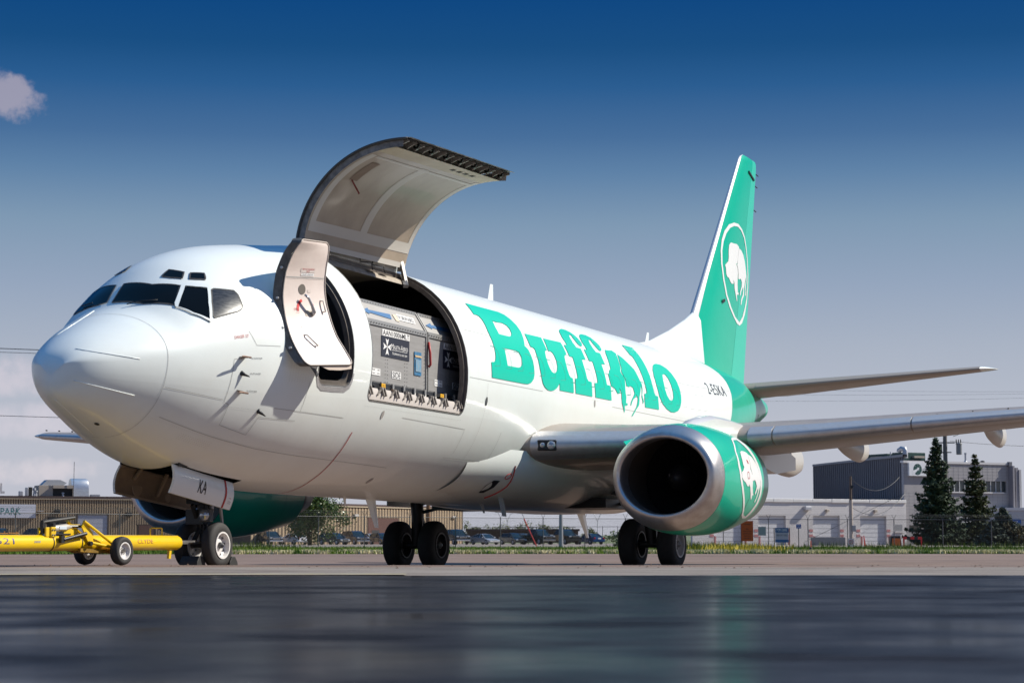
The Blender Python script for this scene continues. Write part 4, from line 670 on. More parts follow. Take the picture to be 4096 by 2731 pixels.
MB().add([tuple(Vector(pt(.47+q[0]*.135, .50-q[1]*.46, -.003))+Vector((.035*q[1], 0, 0))) for q in a], f).build('door_letters', BLACK, gd)
MB().grid([[pt(u_+.014*k, w_, -.006) for k in (0, 2)] for u_, w_ in [(.845-.0*w_, w_) for w_ in np.linspace(0, 1, 8)]]).build('door_stripe', RED, gd)
for (body, w0, mm) in (('WARNING', .62, RED), ('NO TOW', .74, NAVY), ('PAST LINE', .80, NAVY)):
    v, f = fit_text(body, 1, 1); MB().add([pt(.935+q[0]*.045, w0-q[1]*.035, -.008) for q in v], f).build('door_stencil', mm, gd)
gd2, pt2 = gdoor('nose_gear_door', .47, .10, WHITE2, BROWN, 1, 2.32, 4.35)
b = MB()
for u_, w0, w1 in ((.2, -.15, .35), (.52, -.05, .75)): b.bar(Vector(pt2(u_, w0, -.12)), Vector(pt2(u_+.01, w1, -.05)), .05, .03)
b.lathe(pt2(.28, .62, -.03), (0, -1, 0), [(0, .13), (.012, .12), (.012, .001)], 20).lathe(pt2(.68, .7, -.03), (0, -1, 0), [(0, .08), (.012, .07), (.012, .001)], 16).bar(Vector(pt2(.0, .02, -.03)), Vector(pt2(.99, .02, -.03)), .03, .03).bar(Vector(pt2(.0, .97, -.03)), Vector(pt2(.99, .97, -.03)), .03, .03)
b.build('door_bracket', mat('bay_tan', (.24, .19, .14), .5, noise=(6, .5, (.12, .09, .07))), gd2, smooth='auto')
for sg, yc in ((-1, -2.56), (1, 2.67)):
    b = MB().tube([(16.4, yc, .50), (16.35, yc-sg*.05, 1.1), (16.3, yc, 2.3)], [.10, .13, .16], 16).tube([(16.4, yc-.52, .50), (16.4, yc+.52, .50)], .07, 12).bar((16.4, yc, 1.35), (16.2, sg*.9, 1.75), .10).bar((16.4, yc, 1.15), (16.3, sg*1.5, 1.4), .06).bar((16.55, yc, .6), (16.75, yc, .95), .06).bar((16.75, yc, .95), (16.5, yc, 1.3), .06).box((16.38, yc+sg*.0, 1.75), (.6, .35, .6))
    b.build('main_gear_strut', mat('gear_black', (.03, .03, .03), .4, .3), A, smooth='auto')
    hubm = mat('hub_grey', (.34, .34, .33), .4, .4)
    wheel('main_wheel', (16.4, yc-.405, .50), .508, .35, -1, mat('dark_rim', (.05, .05, .05), .5) if sg > 0 else RIM, A, .50, .05, hubm)
    wheel('main_wheel', (16.4, yc+.405, .50), .508, .35, -1, mat('dark_rim', (.05, .05, .05), .5), A, .50, .05, hubm)
    o = MB().box((16.3, yc+sg*.30, 1.75), (1.3, .03, .9)).build('main_gear_door', WHITE2, A)
# ---- forward entry door, swung out ahead of its opening
PL_ = [(4.724, -1.875), (4.608, -1.775), (4.45, -1.69), (4.285, -1.627), (3.958, -1.586), (3.7, -1.619), (3.405, -1.706), (3.144, -1.841), (2.93, -2.0)]
PR_ = [(4.80, -1.80), (4.687, -1.82), (4.355, -1.774), (4.132, -1.755), (3.908, -1.779), (3.645, -1.853), (3.381, -1.96), (3.191, -2.086), (2.95, -2.245)]
fl = pchip([-z for z, _ in PL_], [y for _, y in PL_]); fr_ = pchip([-z for z, _ in PR_], [y for _, y in PR_])
def dsurf(u, w, off=0., sk=0.):
    """u 0 forward..1 aft, w 0 top..1 bottom; off = behind the inner face, towards the hull"""
    u = np.asarray(u, float); w = np.asarray(w, float); z = 4.76-w*1.82; y0, y1 = fl(-z), fr_(-z)
    return np.stack([3.36+.94*u, y0+(y1-y0)*u+off*.93-.0*u, z+.085*u-.02*w+0*off], -1) + np.array([-.35, 0, 0])*np.asarray(off)[..., None]
def outline(r=.09, n=6, g=0.):
    ru, rw = r/.98, r/1.9; o = []
    for (cu, cw, a0) in ((1, 0, -pi/2), (1, 1, 0), (0, 1, pi/2), (0, 0, pi)):
        for k in range(n+1):
            a = a0+pi/2*k/n; uu = (cu-(ru if cu else -ru)) + ru*cos(a); ww = (cw-(rw if cw else -rw))+rw*sin(a); o.append((uu, ww))
    # densify
    q = []
    for (p, s_) in zip(o, o[1:]+o[:1]):
        k = max(1, int(abs(s_[1]-p[1])/.05), int(abs(s_[0]-p[0])/.2)); q += [(p[0]+(s_[0]-p[0])*i/k, p[1]+(s_[1]-p[1])*i/k) for i in range(k)]
    a = np.array(q); a = .5+(a-.5)*np.array([1+g/.98*2, 1+g/1.9*2]); return a
O = outline()
v, f = flat2d([O.tolist()]); v, f = refine(v, f, .25, .035); a = np.array(v)
ed = MB().add(dsurf(a[:, 0], a[:, 1], 0), f).build('entry_door', CREAM, A, smooth=True)
O2 = outline(g=.02)
MB().grid(np.stack([dsurf(O2[:, 0], O2[:, 1], .0+.004), dsurf(O2[:, 0], O2[:, 1], .03), dsurf(O2[:, 0], O2[:, 1], .10), dsurf(O2[:, 0], O2[:, 1], .13)], 1), closeu=True).build('door_edge', mat('door_edge_grey', (.14, .13, .12), .5, .3, noise=(14, .6, (.04, .035, .03))), ed, smooth='auto')
v2, f2 = flat2d([O2.tolist()]); v2, f2 = refine(v2, f2, .25, .035); a2 = np.array(v2); MB().add(dsurf(a2[:, 0], a2[:, 1], .132), f2).build('outer_skin', WHITE, ed, smooth=True)
oo = np.concatenate([O, O[:1]]); MB().tube(dsurf(oo[:, 0], oo[:, 1], -.004), .011, 6, cap=False).build('door_seal', mat('pale_seal', (.50, .43, .37), .6), ed, smooth=True)
def ddec(name, polys, m, off=-.006):
    v, f = flat2d(polys); v, f = refine(v, f, .25, .04); a = np.array(v); return MB().add(dsurf(a[:, 0], a[:, 1], off), f).build(name, m, ed, smooth=True)
rect = lambda u0, u1, w0, w1: [[(u0, w0), (u1, w0), (u1, w1), (u0, w1)]]
ddec('panel_joint', rect(.03, .97, .286, .292), LINE); ddec('panel_joint', rect(.03, .97, .30, .302), LINE)
cir = lambda cu, cw, ru, rw, n=24: [[(cu+ru*cos(2*pi*k/n), cw+rw*sin(2*pi*k/n)) for k in range(n)]]
ddec('porthole', cir(.44, .385, .085, .042), mat('porthole_brown', (.16, .14, .115), .3)); ddec('notice', rect(.36, .72, .215, .25), mat('pale_notice', (.68, .60, .55), .5)); ddec('notice', rect(.38, .70, .256, .278), mat('notice_white', (.80, .78, .76), .5), -.007)
def dtext(body, cu, cw, wu, hw, m):
    v, f = fit_text(body, wu, hw); a = np.array(v); MB().add(dsurf(cu+a[:, 0], cw-a[:, 1], -.010), f).build('notice_text', m, ed)
dtext('THIS IS NOT AN EMERGENCY', .54, .224, .33, .013, RED); dtext('EXIT', .54, .241, .08, .013, RED); dtext('LIFE VEST UNDER SEAT', .54, .267, .28, .009, NAVY); dtext('OPEN', .27, .545, .11, .018, RED); dtext('LATCH', .29, .572, .07, .008, RED)
aa = np.linspace(pi*1.0, pi*1.38, 9); ddec('handle_arc_mark', [[(.50+.22*cos(q), .56+.105*sin(q)) for q in aa] + [(.50+.17*cos(q), .56+.082*sin(q)) for q in aa[::-1]]], mat('arc_red', (.62, .02, .02), .4)); ddec('handle_mark', [[(.60, .475), (.62, .475), (.69, .51), (.67, .513)]], mat('arc_red', (.62, .02, .02), .4))
ddec('recess_panel', rect(.30, .82, .672, .712), mat('recess_cream', (.66, .57, .51), .4)); ddec('small_plate', rect(.57, .65, .385, .41), mat('recess_cream', (.66, .57, .51), .4)); ddec('handle_plate', rect(.46, .64, .555, .60), mat('plate_tan', (.50, .42, .32), .4))
h0 = [dsurf(.36, .43, -.10), dsurf(.42, .455, -.11), dsurf(.50, .52, -.10), dsurf(.58, .57, -.06), dsurf(.60, .58, -.02)]; MB().tube(h0, [.018, .02, .022, .03, .04], 10).build('door_handle', mat('handle_grey', (.42, .43, .45), .3, .6), ed, smooth=True)
for cu, cw, du_ in ((.86, .52, 0), (.30, .80, .12)):
    p = [dsurf(cu, cw-.045, -.0), dsurf(cu, cw-.043, -.05), dsurf(cu+du_, cw+.045, -.05), dsurf(cu+du_, cw+.047, 0)]; MB().tube(p, .013, 8).build('grab_handle', mat('handle_cream', (.75, .70, .62), .4), ed, smooth=True)
b = MB()
for w_ in (.22, .46, .70, .86): b.lathe(dsurf(-.02, w_, .06), (-1, -.3, 0), [(0, .022), (.05, .018), (.05, .001)], 10)
b.build('door_roller', ALU, ed)
ddec('sill_flap', [[(.30, 1.0), (1.0, 1.0), (1.0, 1.035), (.75, 1.045), (.5, 1.04), (.38, 1.02)]], mat('flap_peach', (.72, .60, .50), .45), .02)
MB().bar(dsurf(.1, .3, .10), fsurf(4.1, -1.1, -.02), .06).bar(dsurf(.1, .8, .10), fsurf(4.12, -1.75, -.02), .06).build('door_hinge_arm', DGREY, ed)
# ---- main deck cargo door raised over the hull
H0 = fsurf(7.0, -.305); HY, HZ = H0[1], H0[2]; RA = radians(-102.5)
def csurf(x, t, off=0.):
    """skin of the raised door: closed position turned about the hinge, a little twisted along its length as the real one sags"""
    x, t = np.broadcast_arrays(np.asarray(x, float), np.asarray(t, float)); P = fsurf(np.full(x.shape, 7.0), t, off); y = P[..., 1]-HY; z = P[..., 2]-HZ
    f = (x-5.65)/3.47; ra = -1.8094+.0718*f; k = .9374+.0352*f; kz = .9778+.024*f
    return np.stack([x, HY+.089-.0435*f+k*(y*np.cos(ra)-z*np.sin(ra)), HZ-.034+.0915*f+k*kz*(y*np.sin(ra)+z*np.cos(ra))], -1)
cx = np.linspace(5.65, 9.12, 22); ct = np.linspace(-.33, -1.86, 44)
cd = MB().grid(csurf(cx[:, None], np.linspace(-.28, -1.93, 46)[None], 0)).build('cargo_door', WHITE, A, smooth=True)
TI = .155
MB().grid(csurf(cx[:, None], np.linspace(-.36, -1.62, 40)[None], -TI)).build('inner_lining', TAN, cd, smooth=True)
MB().grid(csurf(cx[:, None], np.linspace(-1.62, -1.80, 6)[None], -TI-.0+.0)).build('latch_beam_cover', mat('beam_yellow_grey', (.56, .49, .33), .45, noise=(3, .6, (.40, .33, .2))), cd, smooth=True)
for x0, t0, t1 in ((5.66, -.30, -1.86), (9.11, -.30, -1.86)):
    tt = np.linspace(t0, t1, 40); Q = np.stack([csurf(x0, tt, -.006), csurf(x0, tt, -.05), csurf(x0, tt, -.10), csurf(x0, tt, -TI)], 1); MB().grid(Q).build('door_end_frame', mat('frame_grey', (.24, .22, .20), .5, .3, noise=(10, .7, (.05, .045, .04))) if x0 < 6 else GREYM, cd, smooth=True)
tt = np.linspace(-.29, -1.90, 40); MB().tube(csurf(5.64, tt, -.02), .022, 6).build('door_seal', RUBBER, cd, smooth=True)
def cdec(name, x0, x1, t0, t1, m, off=-TI-.004):
    MB().grid(csurf(np.linspace(x0, x1, 14)[:, None], np.linspace(t0, t1, 30)[None], off)).build(name, m, cd, smooth=True)
cdec('lining_band', 5.70, 5.86, -.55, -1.55, TANL); cdec('lining_band', 7.30, 7.52, -.55, -1.55, TANL); cdec('lining_band', 8.98, 9.10, -.55, -1.60, TANL); cdec('lining_band', 5.70, 9.10, -.49, -.60, TANL, -TI-.006); cdec('lining_band', 5.70, 9.10, -.335, -.39, TANL, -TI-.006); cdec('lining_band', 5.9, 9.05, -1.50, -1.54, TANL, -TI-.006)
cdec('lining_recess', 6.05, 6.28, -1.12, -1.42, mat('recess_brown', (.24, .17, .12), .6), -TI-.007)
MB().bar(csurf(6.12, -1.12, -.17), csurf(6.45, -1.02, -.26), .02).build('pull_strap', mat('strap_red', (.2, .03, .02), .7), cd)
for k in range(4): cdec('lining_slot', 7.75+.22*k, 7.87+.22*k, -1.68, -1.72, DARK, -TI-.006)
b = MB(); rb = MB(); hk = MB()
x_ = 5.75
for k in range(15):
    xx = 5.72+3.34*k/14
    tt = np.linspace(-1.80, -1.895, 6); Q = np.stack([csurf(xx, tt, -.01), csurf(xx, tt, -.05-.07*np.linspace(1, .2, 6)**1.5*1.2)], 1)
    r_ = MB().grid(Q); Q2 = Q.copy(); Q2[..., 0] += .03; r_.grid(Q2); e_ = np.stack([Q[:, 1], Q2[:, 1]], 1); r_.grid(e_); r_.build('latch_rib', mat('rib_grey', (.30, .26, .22), .5, .2), cd)
for k in range(7):
    xx = 5.95+.47*k; c_ = csurf(xx+.1, -1.86, -.08); MB().lathe(c_, (1, 0, 0), [(0, .05), (.05, .05), (.05, .02), (.0, .02)], 14).build('latch_hook', mat('hook_dark', (.05, .055, .04), .4, .5), cd, smooth='auto')
MB().grid(csurf(cx[:, None], np.linspace(-1.80, -1.90, 4)[None], -.02)).build('latch_bay', DARK, cd)
MB().grid(csurf(cx[:, None], np.stack([np.linspace(-1.92, -1.935, 3)])[0][None], -.006)).build('door_lip', STEEL, cd)
# hinge skin flare and header below the door
MB().grid(fsurf(cx[:, None], np.array([-.31, -.36, -.41, -.46])[None], np.array([-.09, -.08, -.09, -.14])[None])).build('door_header', mat('header_cream', (.44, .38, .30), .5, noise=(8, .6, (.16, .12, .09))), A, smooth=True)
MB().grid(np.stack([fsurf(cx, -.300, -.0), fsurf(cx, -.31, -.06), fsurf(cx, -.31, -.10)], 1)).build('hinge_strip', mat('hinge_brown', (.12, .09, .06), .5), A)
for x0 in (7.6, 8.05): MB().grid(fsurf(np.linspace(x0, x0+.3, 3)[:, None], np.array([-.385, -.425])[None], -.076)).build('header_slot', BLACK, A)
for x0 in (7.75, 8.2): MB().tube([fsurf(x0+.1, -.40, -.05), fsurf(x0+.1, -.36, .06), fsurf(x0-.1, -.31, .02), fsurf(x0-.12, -.305, .08)], .010, 6).build('electrical_cable', BLACK, A, smooth=True)
MB().bar(fsurf(8.95, -.46, -.12), csurf(8.98, -.40, -.13), .07, .05).bar(fsurf(8.85, -.50, -.14), fsurf(9.05, -.36, -.02), .09, .06).build('door_actuator', STEEL, A)
MB().grid(fsurf(np.linspace(5.6, 9.2, 10)[:, None], np.linspace(.25, -.30, 10)[None], -.16)).build('hold_ceiling', mat('ceiling_tan', (.30, .26, .2), .5, noise=(3, .6, (.16, .13, .10))), A, smooth=True)
# hold floor, sill, roller trays, sill latches
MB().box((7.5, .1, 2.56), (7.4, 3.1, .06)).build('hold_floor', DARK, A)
MB().grid(fsurf(np.linspace(5.68, 9.09, 20)[:, None], np.array([-1.812, -1.85, -1.90])[None], np.array([-.12, -.05, -.025])[None])).build('sill_plate', mat('sill_cream', (.52, .47, .43), .4, noise=(10, .4, (.4, .35, .3))), A, smooth=True)
for k in range(8):
    xx = 5.72+.452*k if k < 7 else 8.98
    p = Vector(fsurf(xx, -1.865, -.0)); b = MB(); 
    for dx_ in (0, .09): b.add([p+Vector((dx_, .10, .17)), p+Vector((dx_, .03, .15)), p+Vector((dx_, -.01, .02)), p+Vector((dx_, .12, .0)), p+Vector((dx_+.02, .10, .17)), p+Vector((dx_+.02, .03, .15)), p+Vector((dx_+.02, -.01, .02)), p+Vector((dx_+.02, .12, 0))], [(0, 1, 2, 3), (7, 6, 5, 4), (0, 4, 5, 1), (1, 5, 6, 2), (2, 6, 7, 3), (3, 7, 4, 0)])
    b.lathe(p+Vector((-.02, .07, .13)), (1, 0, 0), [(0, .001), (0, .03), (.15, .03), (.15, .001)], 12).bar(p+Vector((-.16, .03, .02)), p+Vector((0, .05, .12)), .025)
    b.build('sill_latch', mat('latch_grey', (.30, .27, .24), .45, .3, noise=(12, .5, (.2, .18, .16))), A, smooth='auto')
for k in range(9):
    xx = 6.0+.39*k
    b = MB().box((xx, -1.52, 2.86), (.34, .10, .15)).box((xx+.05, -1.60, 2.78), (.10, .08, .10)).lathe((xx-.12, -1.575, 2.84), (0, -1, 0), [(0, .05), (.03, .05), (.03, .001)], 12).tube([(xx-.15, -1.56, 2.73), (xx+.15, -1.56, 2.73)], .02, 8)
    b.build('roller_tray', mat('tray_dark', (.035, .036, .04), .4, .4), A, smooth='auto')
    MB().box((xx+.12, -1.585, 2.90), (.06, .03, .10)).bar((xx+.12, -1.58, 2.87), (xx+.10, -1.62, 2.70), .03).build('pallet_lock', mat('lock_silver', (.45, .43, .4), .35, .7), A)
for xx in (6.45, 8.6): 
    o = MB().box((xx, -1.645, 2.86), (.13, .012, .12)).build('lock_placard', mat('placard_yellow', (.80, .42, .01), .5), A)
    for i in range(3): letters('placard_text', ('LOCK', 'UNIT', 'DOWN')[i], .08, .022, (xx, -1.652, 2.89-.033*i), (1, 0, 0), (0, 0, 1), BLACK, o)
# bits just inside the entry doorway
MB().box((4.6, -.9, 3.0), (.5, .5, .7)).tube([(4.2, -1.2, 3.9), (5.0, -1.2, 3.9)], .015, 8).bar((4.2, -1.3, 3.25), (5.0, -1.3, 3.2), .05).build('galley_frame', mat('galley_brown', (.10, .055, .03), .6), A)

# ---- containers in the hold
def container(x0, label, seq):
    c = empty('cargo_container', label=label, cat='container', group='cargo containers in the hold'); c.matrix_world = M_AIR @ Matrix.Translation((x0, 0, 2.95)); W = 2.24; y0 = -1.455
    def B(n, mb, m, **k): return mb.build(n, m, c, **k)
    B('base', MB().box((W/2, -.2, .03), (W, 2.5, .06)), ALU)
    B('side_panel', MB().add([(0, y0, .0), (W, y0, 0), (W, y0, .98), (0, y0, .98)], [(0, 1, 2, 3)]), CONT)
    B('slanted_panel', MB().add([(.0, y0, .98), (W, y0, .98), (W, y0+.208, 1.313), (.0, y0+.208, 1.313)], [(0, 1, 2, 3)]), CONT)
    B('top_panel', MB().add([(.0, y0+.208, 1.313), (W, y0+.208, 1.313), (W, 1.0, 1.36), (.0, 1.0, 1.36)], [(0, 1, 2, 3)]), CONT)
    B('end_panel', MB().add([(0, y0, 0), (0, 1.0, 0), (0, 1.0, 1.36), (0, y0+.208, 1.313), (0, y0, .98)], [(0, 1, 2, 3, 4)]), DGREY); B('end_panel', MB().add([(W, y0, 0), (W, 1.0, 0), (W, 1.0, 1.36), (W, y0+.208, 1.313), (W, y0, .98)], [(0, 1, 2, 3, 4)]), CONT)
    for a, b_ in (((0, y0, .98), (W, y0, .98)), ((0, y0+.208, 1.313), (W, y0+.208, 1.313))): B('edge_rail', MB().bar(Vector(a)+Vector((0, -.005, -.02)), Vector(b_)+Vector((0, -.005, -.02)), .03, .09), mat('rail_alu', (.48, .47, .45), .4, .7))
    for xx in (.01, W-.01): B('corner_post', MB().bar((xx, y0-.006, 0), (xx, y0-.006, .98), .03).bar((xx, y0-.006, .98), (xx, y0+.202, 1.313), .03), mat('rail_alu', (.48, .47, .45), .4, .7))
    rv = MB()
    for i in range(60):
        for zz in (.905, .02): rv.box((.02+i*W/60, y0-.004, zz), (.010, .006, .010))
    for i in range(24):
        rv.box((.02+i*W/24, y0-.03, .95), (.018, .01, .018)); rv.box((.02+i*W/24, y0+.19, 1.31), (.018, .01, .018))
    for xx in (.75, .83, 1.45, 1.53, 2.17): 
        for i in range(14): rv.box((xx, y0-.004, .04+i*.06), (.010, .006, .010))
    tag(B('rivets', rv, mat('rivet_dark', (.22, .21, .2), .4, .6)), kind='stuff')
    sd = Vector((0, .208, .333)).normalized()
    ax = lambda x, s_: Vector((x, y0-.012, .98))+sd*s_*.393-Vector((0, 0, 0))
    B('forward_arrow', MB().add([ax(*q) for q in ((.11, .47), (.36, .66), (.36, .56), (1.13, .60), (1.09, .33), (.36, .42), (.31, .33))], [(0, 1, 2), (0, 2, 5), (0, 5, 6), (2, 3, 4, 5)]), mat('arrow_blue', (.015, .12, .30), .5))
    lb = B('forward_sign', MB().add([ax(1.37, .38), ax(1.98, .38), ax(2.03, .70), ax(1.38, .70)], [(0, 1, 2, 3)]), mat('sign_white', (.80, .79, .77), .5))
    letters('sign_text', 'FORWARD', .56, .085, ax(1.69, .54)+Vector((0, -.002, 0)), (1, 0, 0), sd, NAVY, lb, nrm=(0, -1, 0))
    B('tape_patch', MB().add([ax(1.24, .30), ax(1.36, .28), ax(1.36, .66), ax(1.22, .64)], [(0, 1, 2, 3)]), mat('tape_tan', (.62, .52, .40), .6))
    def plate(n, xa, xb, za, zb, m, off=.005): return B(n, MB().box(((xa+xb)/2, y0-off, (za+zb)/2), (xb-xa, .006, zb-za)), m)
    pl_ = plate('number_plate', .63, 1.61, .78, .885, mat('sign_white', (.80, .79, .77), .5)); letters('number_text', 'AAN10006MLT', .94, .085, (1.12, y0-.009, .833), (1, 0, 0), (0, 0, 1), BLACK, pl_, nrm=(0, -1, 0), bold=.003)
    ow = plate('owner_plate', .60, 1.60, .445, .776, mat('owner_navy', (.02, .022, .035), .4))
    cr_ = []
    for k in range(4):
        a = k*pi/2
        for q in ((0, 0), (-.055, .135), (0, .105), (.055, .135)): cr_.append((.80+(q[0]*cos(a)-q[1]*sin(a))*1.05, .61+(q[0]*sin(a)+q[1]*cos(a))))
    MB().add([(x, y0-.011, z) for x, z in cr_], [(4*k, 4*k+1, 4*k+2, 4*k+3) for k in range(4)]).build('cross_emblem', mat('sign_white', (.80, .79, .77), .5), ow, fix=False)
    WT = mat('sign_white', (.80, .79, .77), .5)
    letters('owner_text', 'M', .075, .085, (.985, y0-.009, .635), (1, 0, 0), (0, 0, 1), WT, ow, nrm=(0, -1, 0)); letters('owner_text', 'ALETH-', .25, .062, (1.155, y0-.009, .626), (1, 0, 0), (0, 0, 1), WT, ow, nrm=(0, -1, 0)); letters('owner_text', 'A', .065, .085, (1.325, y0-.009, .635), (1, 0, 0), (0, 0, 1), WT, ow, nrm=(0, -1, 0)); letters('owner_text', 'ERO', .17, .062, (1.455, y0-.009, .626), (1, 0, 0), (0, 0, 1), WT, ow, nrm=(0, -1, 0))
    letters('owner_text', 'Excellence is our aim', .52, .045, (1.25, y0-.009, .525), (1, 0, 0), (0, 0, 1), WT, ow, nrm=(0, -1, 0)); MB().box((1.24, y0-.009, .575), (.56, .004, .006)).build('owner_rule', WT, ow)
    sp_ = plate('side_sign', .98, 1.30, .12, .235, WT); letters('sign_text', 'SIDE', .28, .095, (1.14, y0-.009, .178), (1, 0, 0), (0, 0, 1), BLACK, sp_, nrm=(0, -1, 0), bold=.003)
    wp = plate('weight_plate', .27, .57, .12, .23, WT)
    for i, (a_, b_) in enumerate((('MGW', '1588KG'), ('TARE WT', '100KG'))):
        letters('weight_text', a_, .10, .022, (.34, y0-.009, .205-.055*i), (1, 0, 0), (0, 0, 1), BLACK, wp, nrm=(0, -1, 0)); letters('weight_text', b_, .09, .022, (.50, y0-.009, .205-.055*i), (1, 0, 0), (0, 0, 1), BLACK, wp, nrm=(0, -1, 0))
    pk = plate('document_pouch', 1.78, 2.04, .24, .63, mat('pouch_blue', (.03, .16, .32), .35, noise=(12, .5, (.2, .28, .34))), .012); MB().box((1.91, y0-.022, .40), (.20, .006, .20)).build('pouch_window', mat('pouch_paper', (.25, .33, .38), .2, noise=(14, .7, (.08, .3, .5))), pk); MB().box((1.91, y0-.022, .555), (.24, .006, .03)).build('pouch_strap', mat('strap_tan', (.55, .40, .22), .6), pk)
    return c
container(6.13, 'bare metal container behind the open cargo door, whole side panel in sun', 1)
container(8.42, 'bare metal container half in shade at the aft edge of the cargo doorway', 2)
sb = tag(MB().tube([(8.40, -1.49, 3.78), (8.395, -1.52, 3.6), (8.41, -1.52, 3.40), (8.40, -1.49, 3.36)], .022, 8).build('cargo_strap', mat('strap_bright_red', (.45, .03, .03), .5), None, smooth=True), 'short red strap hanging in the gap between the two containers', 'strap'); sb.matrix_world = M_AIR
# ============================================================ GROUND
def gz(y):
    return float(np.interp(y, [0, 22.6, 23.3, 26.3, 28.9, 30.6, 45, 80, 260, 300, 9000], [0, 0, .012, .062, .062, -.004, -.215, -.30, -.42, -.45, -.45]))
YS = [2, 6, 10, 14, 18, 20, 22.6, 23.3, 25, 26.3, 27.5, 28.9, 29.7, 30.6, 33, 36, 39, 42, 45, 50, 60, 70, 80, 90, 98, 110, 125, 140, 160, 180, 200, 230, 260, 300, 400, 700, 1500, 4000, 9000]
def sheet(name, y0, y1, m, dz=0, x0=None, x1=None, edge=None, kind='structure', lab=None):
    ys = [y for y in YS if y0 < y < y1]; ys = [y0]+ys+[y1]; b = MB(); nx = 40
    Q = np.zeros((len(ys), nx+1, 3))
    for i, y in enumerate(ys):
        xa = x0 if x0 is not None else -(60+y*.75); xb = x1 if x1 is not None else 60+y*.75
        for j in range(nx+1):
            x = xa+(xb-xa)*j/nx; yy = y+(edge(x, y, i == 0, i == len(ys)-1) if edge else 0); Q[i, j] = (x, yy, gz(yy)+dz)
    b.grid(Q); o = b.build(name, m, smooth=True); tag(o, kind=kind); return o
def gmat(name, c1, c2, c3, sc=(.3, 2.0), rough=.85, grit=.35, spec=.4):
    m = bpy.data.materials.new(name); m.use_nodes = True; t = m.node_tree; p = t.nodes['Principled BSDF']; p.inputs['Roughness'].default_value = rough; p.inputs['Specular IOR Level'].default_value = spec
    c = t.nodes.new('ShaderNodeTexCoord'); mp = t.nodes.new('ShaderNodeMapping'); mp.inputs['Scale'].default_value = (sc[0], sc[1], 1); t.links.new(c.outputs['Object'], mp.inputs[0])
    n1 = t.nodes.new('ShaderNodeTexNoise'); n1.inputs['Scale'].default_value = 1; n1.inputs['Detail'].default_value = 8; n1.inputs['Roughness'].default_value = .65; t.links.new(mp.outputs[0], n1.inputs['Vector'])
    n2 = t.nodes.new('ShaderNodeTexNoise'); n2.inputs['Scale'].default_value = 30; n2.inputs['Detail'].default_value = 4; t.links.new(c.outputs['Object'], n2.inputs['Vector'])
    r = t.nodes.new('ShaderNodeValToRGB'); r.color_ramp.elements[0].position = .36; r.color_ramp.elements[0].color = (*c1, 1); r.color_ramp.elements[1].position = .66; r.color_ramp.elements[1].color = (*c2, 1); t.links.new(n1.outputs['Fac'], r.inputs[0])
    x = t.nodes.new('ShaderNodeMix'); x.data_type = 'RGBA'; x.inputs[7].default_value = (*c3, 1)
    g = t.nodes.new('ShaderNodeMapRange'); g.inputs[1].default_value = .52; g.inputs[2].default_value = .70; g.inputs[4].default_value = grit; t.links.new(n2.outputs['Fac'], g.inputs[0])
    t.links.new(g.outputs[0], x.inputs[0]); t.links.new(r.outputs[0], x.inputs[6]); t.links.new(x.outputs[2], p.inputs['Base Color'])
    b = t.nodes.new('ShaderNodeBump'); b.inputs['Strength'].default_value = .35; b.inputs['Distance'].default_value = .01; t.links.new(n2.outputs['Fac'], b.inputs['Height']); t.links.new(b.outputs[0], p.inputs['Normal'])
    return m
sheet('ground', 2, 9000, gmat('far_field', (.10, .13, .05), (.16, .17, .08), (.2, .18, .1), (.02, .01)), -.03)
wet = gmat('dark_wet_asphalt', (.006, .007, .010), (.018, .018, .022), (.035, .035, .04), (.35, 1.1), .30, .35, .13)
t = wet.node_tree; p = t.nodes['Principled BSDF']; p.inputs['Specular IOR Level'].default_value = 0; p.inputs['Roughness'].default_value = 1
c = t.nodes.new('ShaderNodeTexCoord'); mp = t.nodes.new('ShaderNodeMapping'); mp.inputs['Scale'].default_value = (.7, .75, 1); t.links.new(c.outputs['Object'], mp.inputs[0])
n = t.nodes.new('ShaderNodeTexNoise'); n.inputs['Scale'].default_value = 1; n.inputs['Detail'].default_value = 4; n.inputs['Roughness'].default_value = .5; t.links.new(mp.outputs[0], n.inputs['Vector'])
gl = t.nodes.new('ShaderNodeBsdfGlossy'); gl.inputs['Color'].default_value = (.52, .56, .62, 1)
r = t.nodes.new('ShaderNodeMapRange'); r.inputs[1].default_value = .3; r.inputs[2].default_value = .7; r.inputs[3].default_value = .12; r.inputs[4].default_value = .30; t.links.new(n.outputs['Fac'], r.inputs[0]); t.links.new(r.outputs[0], gl.inputs['Roughness'])
fr = t.nodes.new('ShaderNodeMapRange'); fr.inputs[1].default_value = .34; fr.inputs[2].default_value = .66; fr.inputs[3].default_value = .42; fr.inputs[4].default_value = .09; t.links.new(n.outputs['Fac'], fr.inputs[0])
ms = t.nodes.new('ShaderNodeMixShader'); t.links.new(fr.outputs[0], ms.inputs[0]); t.links.new(p.outputs[0], ms.inputs[1]); t.links.new(gl.outputs[0], ms.inputs[2]); t.links.new(ms.outputs[0], t.nodes['Material Output'].inputs[0])
sheet('runway_asphalt', 2, 23.2, wet, .012, edge=lambda x, y, a, b: .16*sin(x*.7)+.10*sin(x*1.7)+.05*sin(x*5.1)+.04*sin(x*13) if b else 0)
sheet('apron_edge_strip', 22.9, 26.6, gmat('pale_concrete', (.15, .125, .108), (.29, .255, .228), (.11, .085, .07), (.5, 2.2), .85, .5, .2), .004, edge=lambda x, y, a, b: .25*sin(x*.9)+.1*sin(x*3.3) if b else 0)
APR = gmat('apron_asphalt', (.155, .108, .088), (.255, .185, .152), (.09, .065, .052), (.08, .7), .85, .4, .2)
sheet('apron', 26.3, 98, APR, 0)
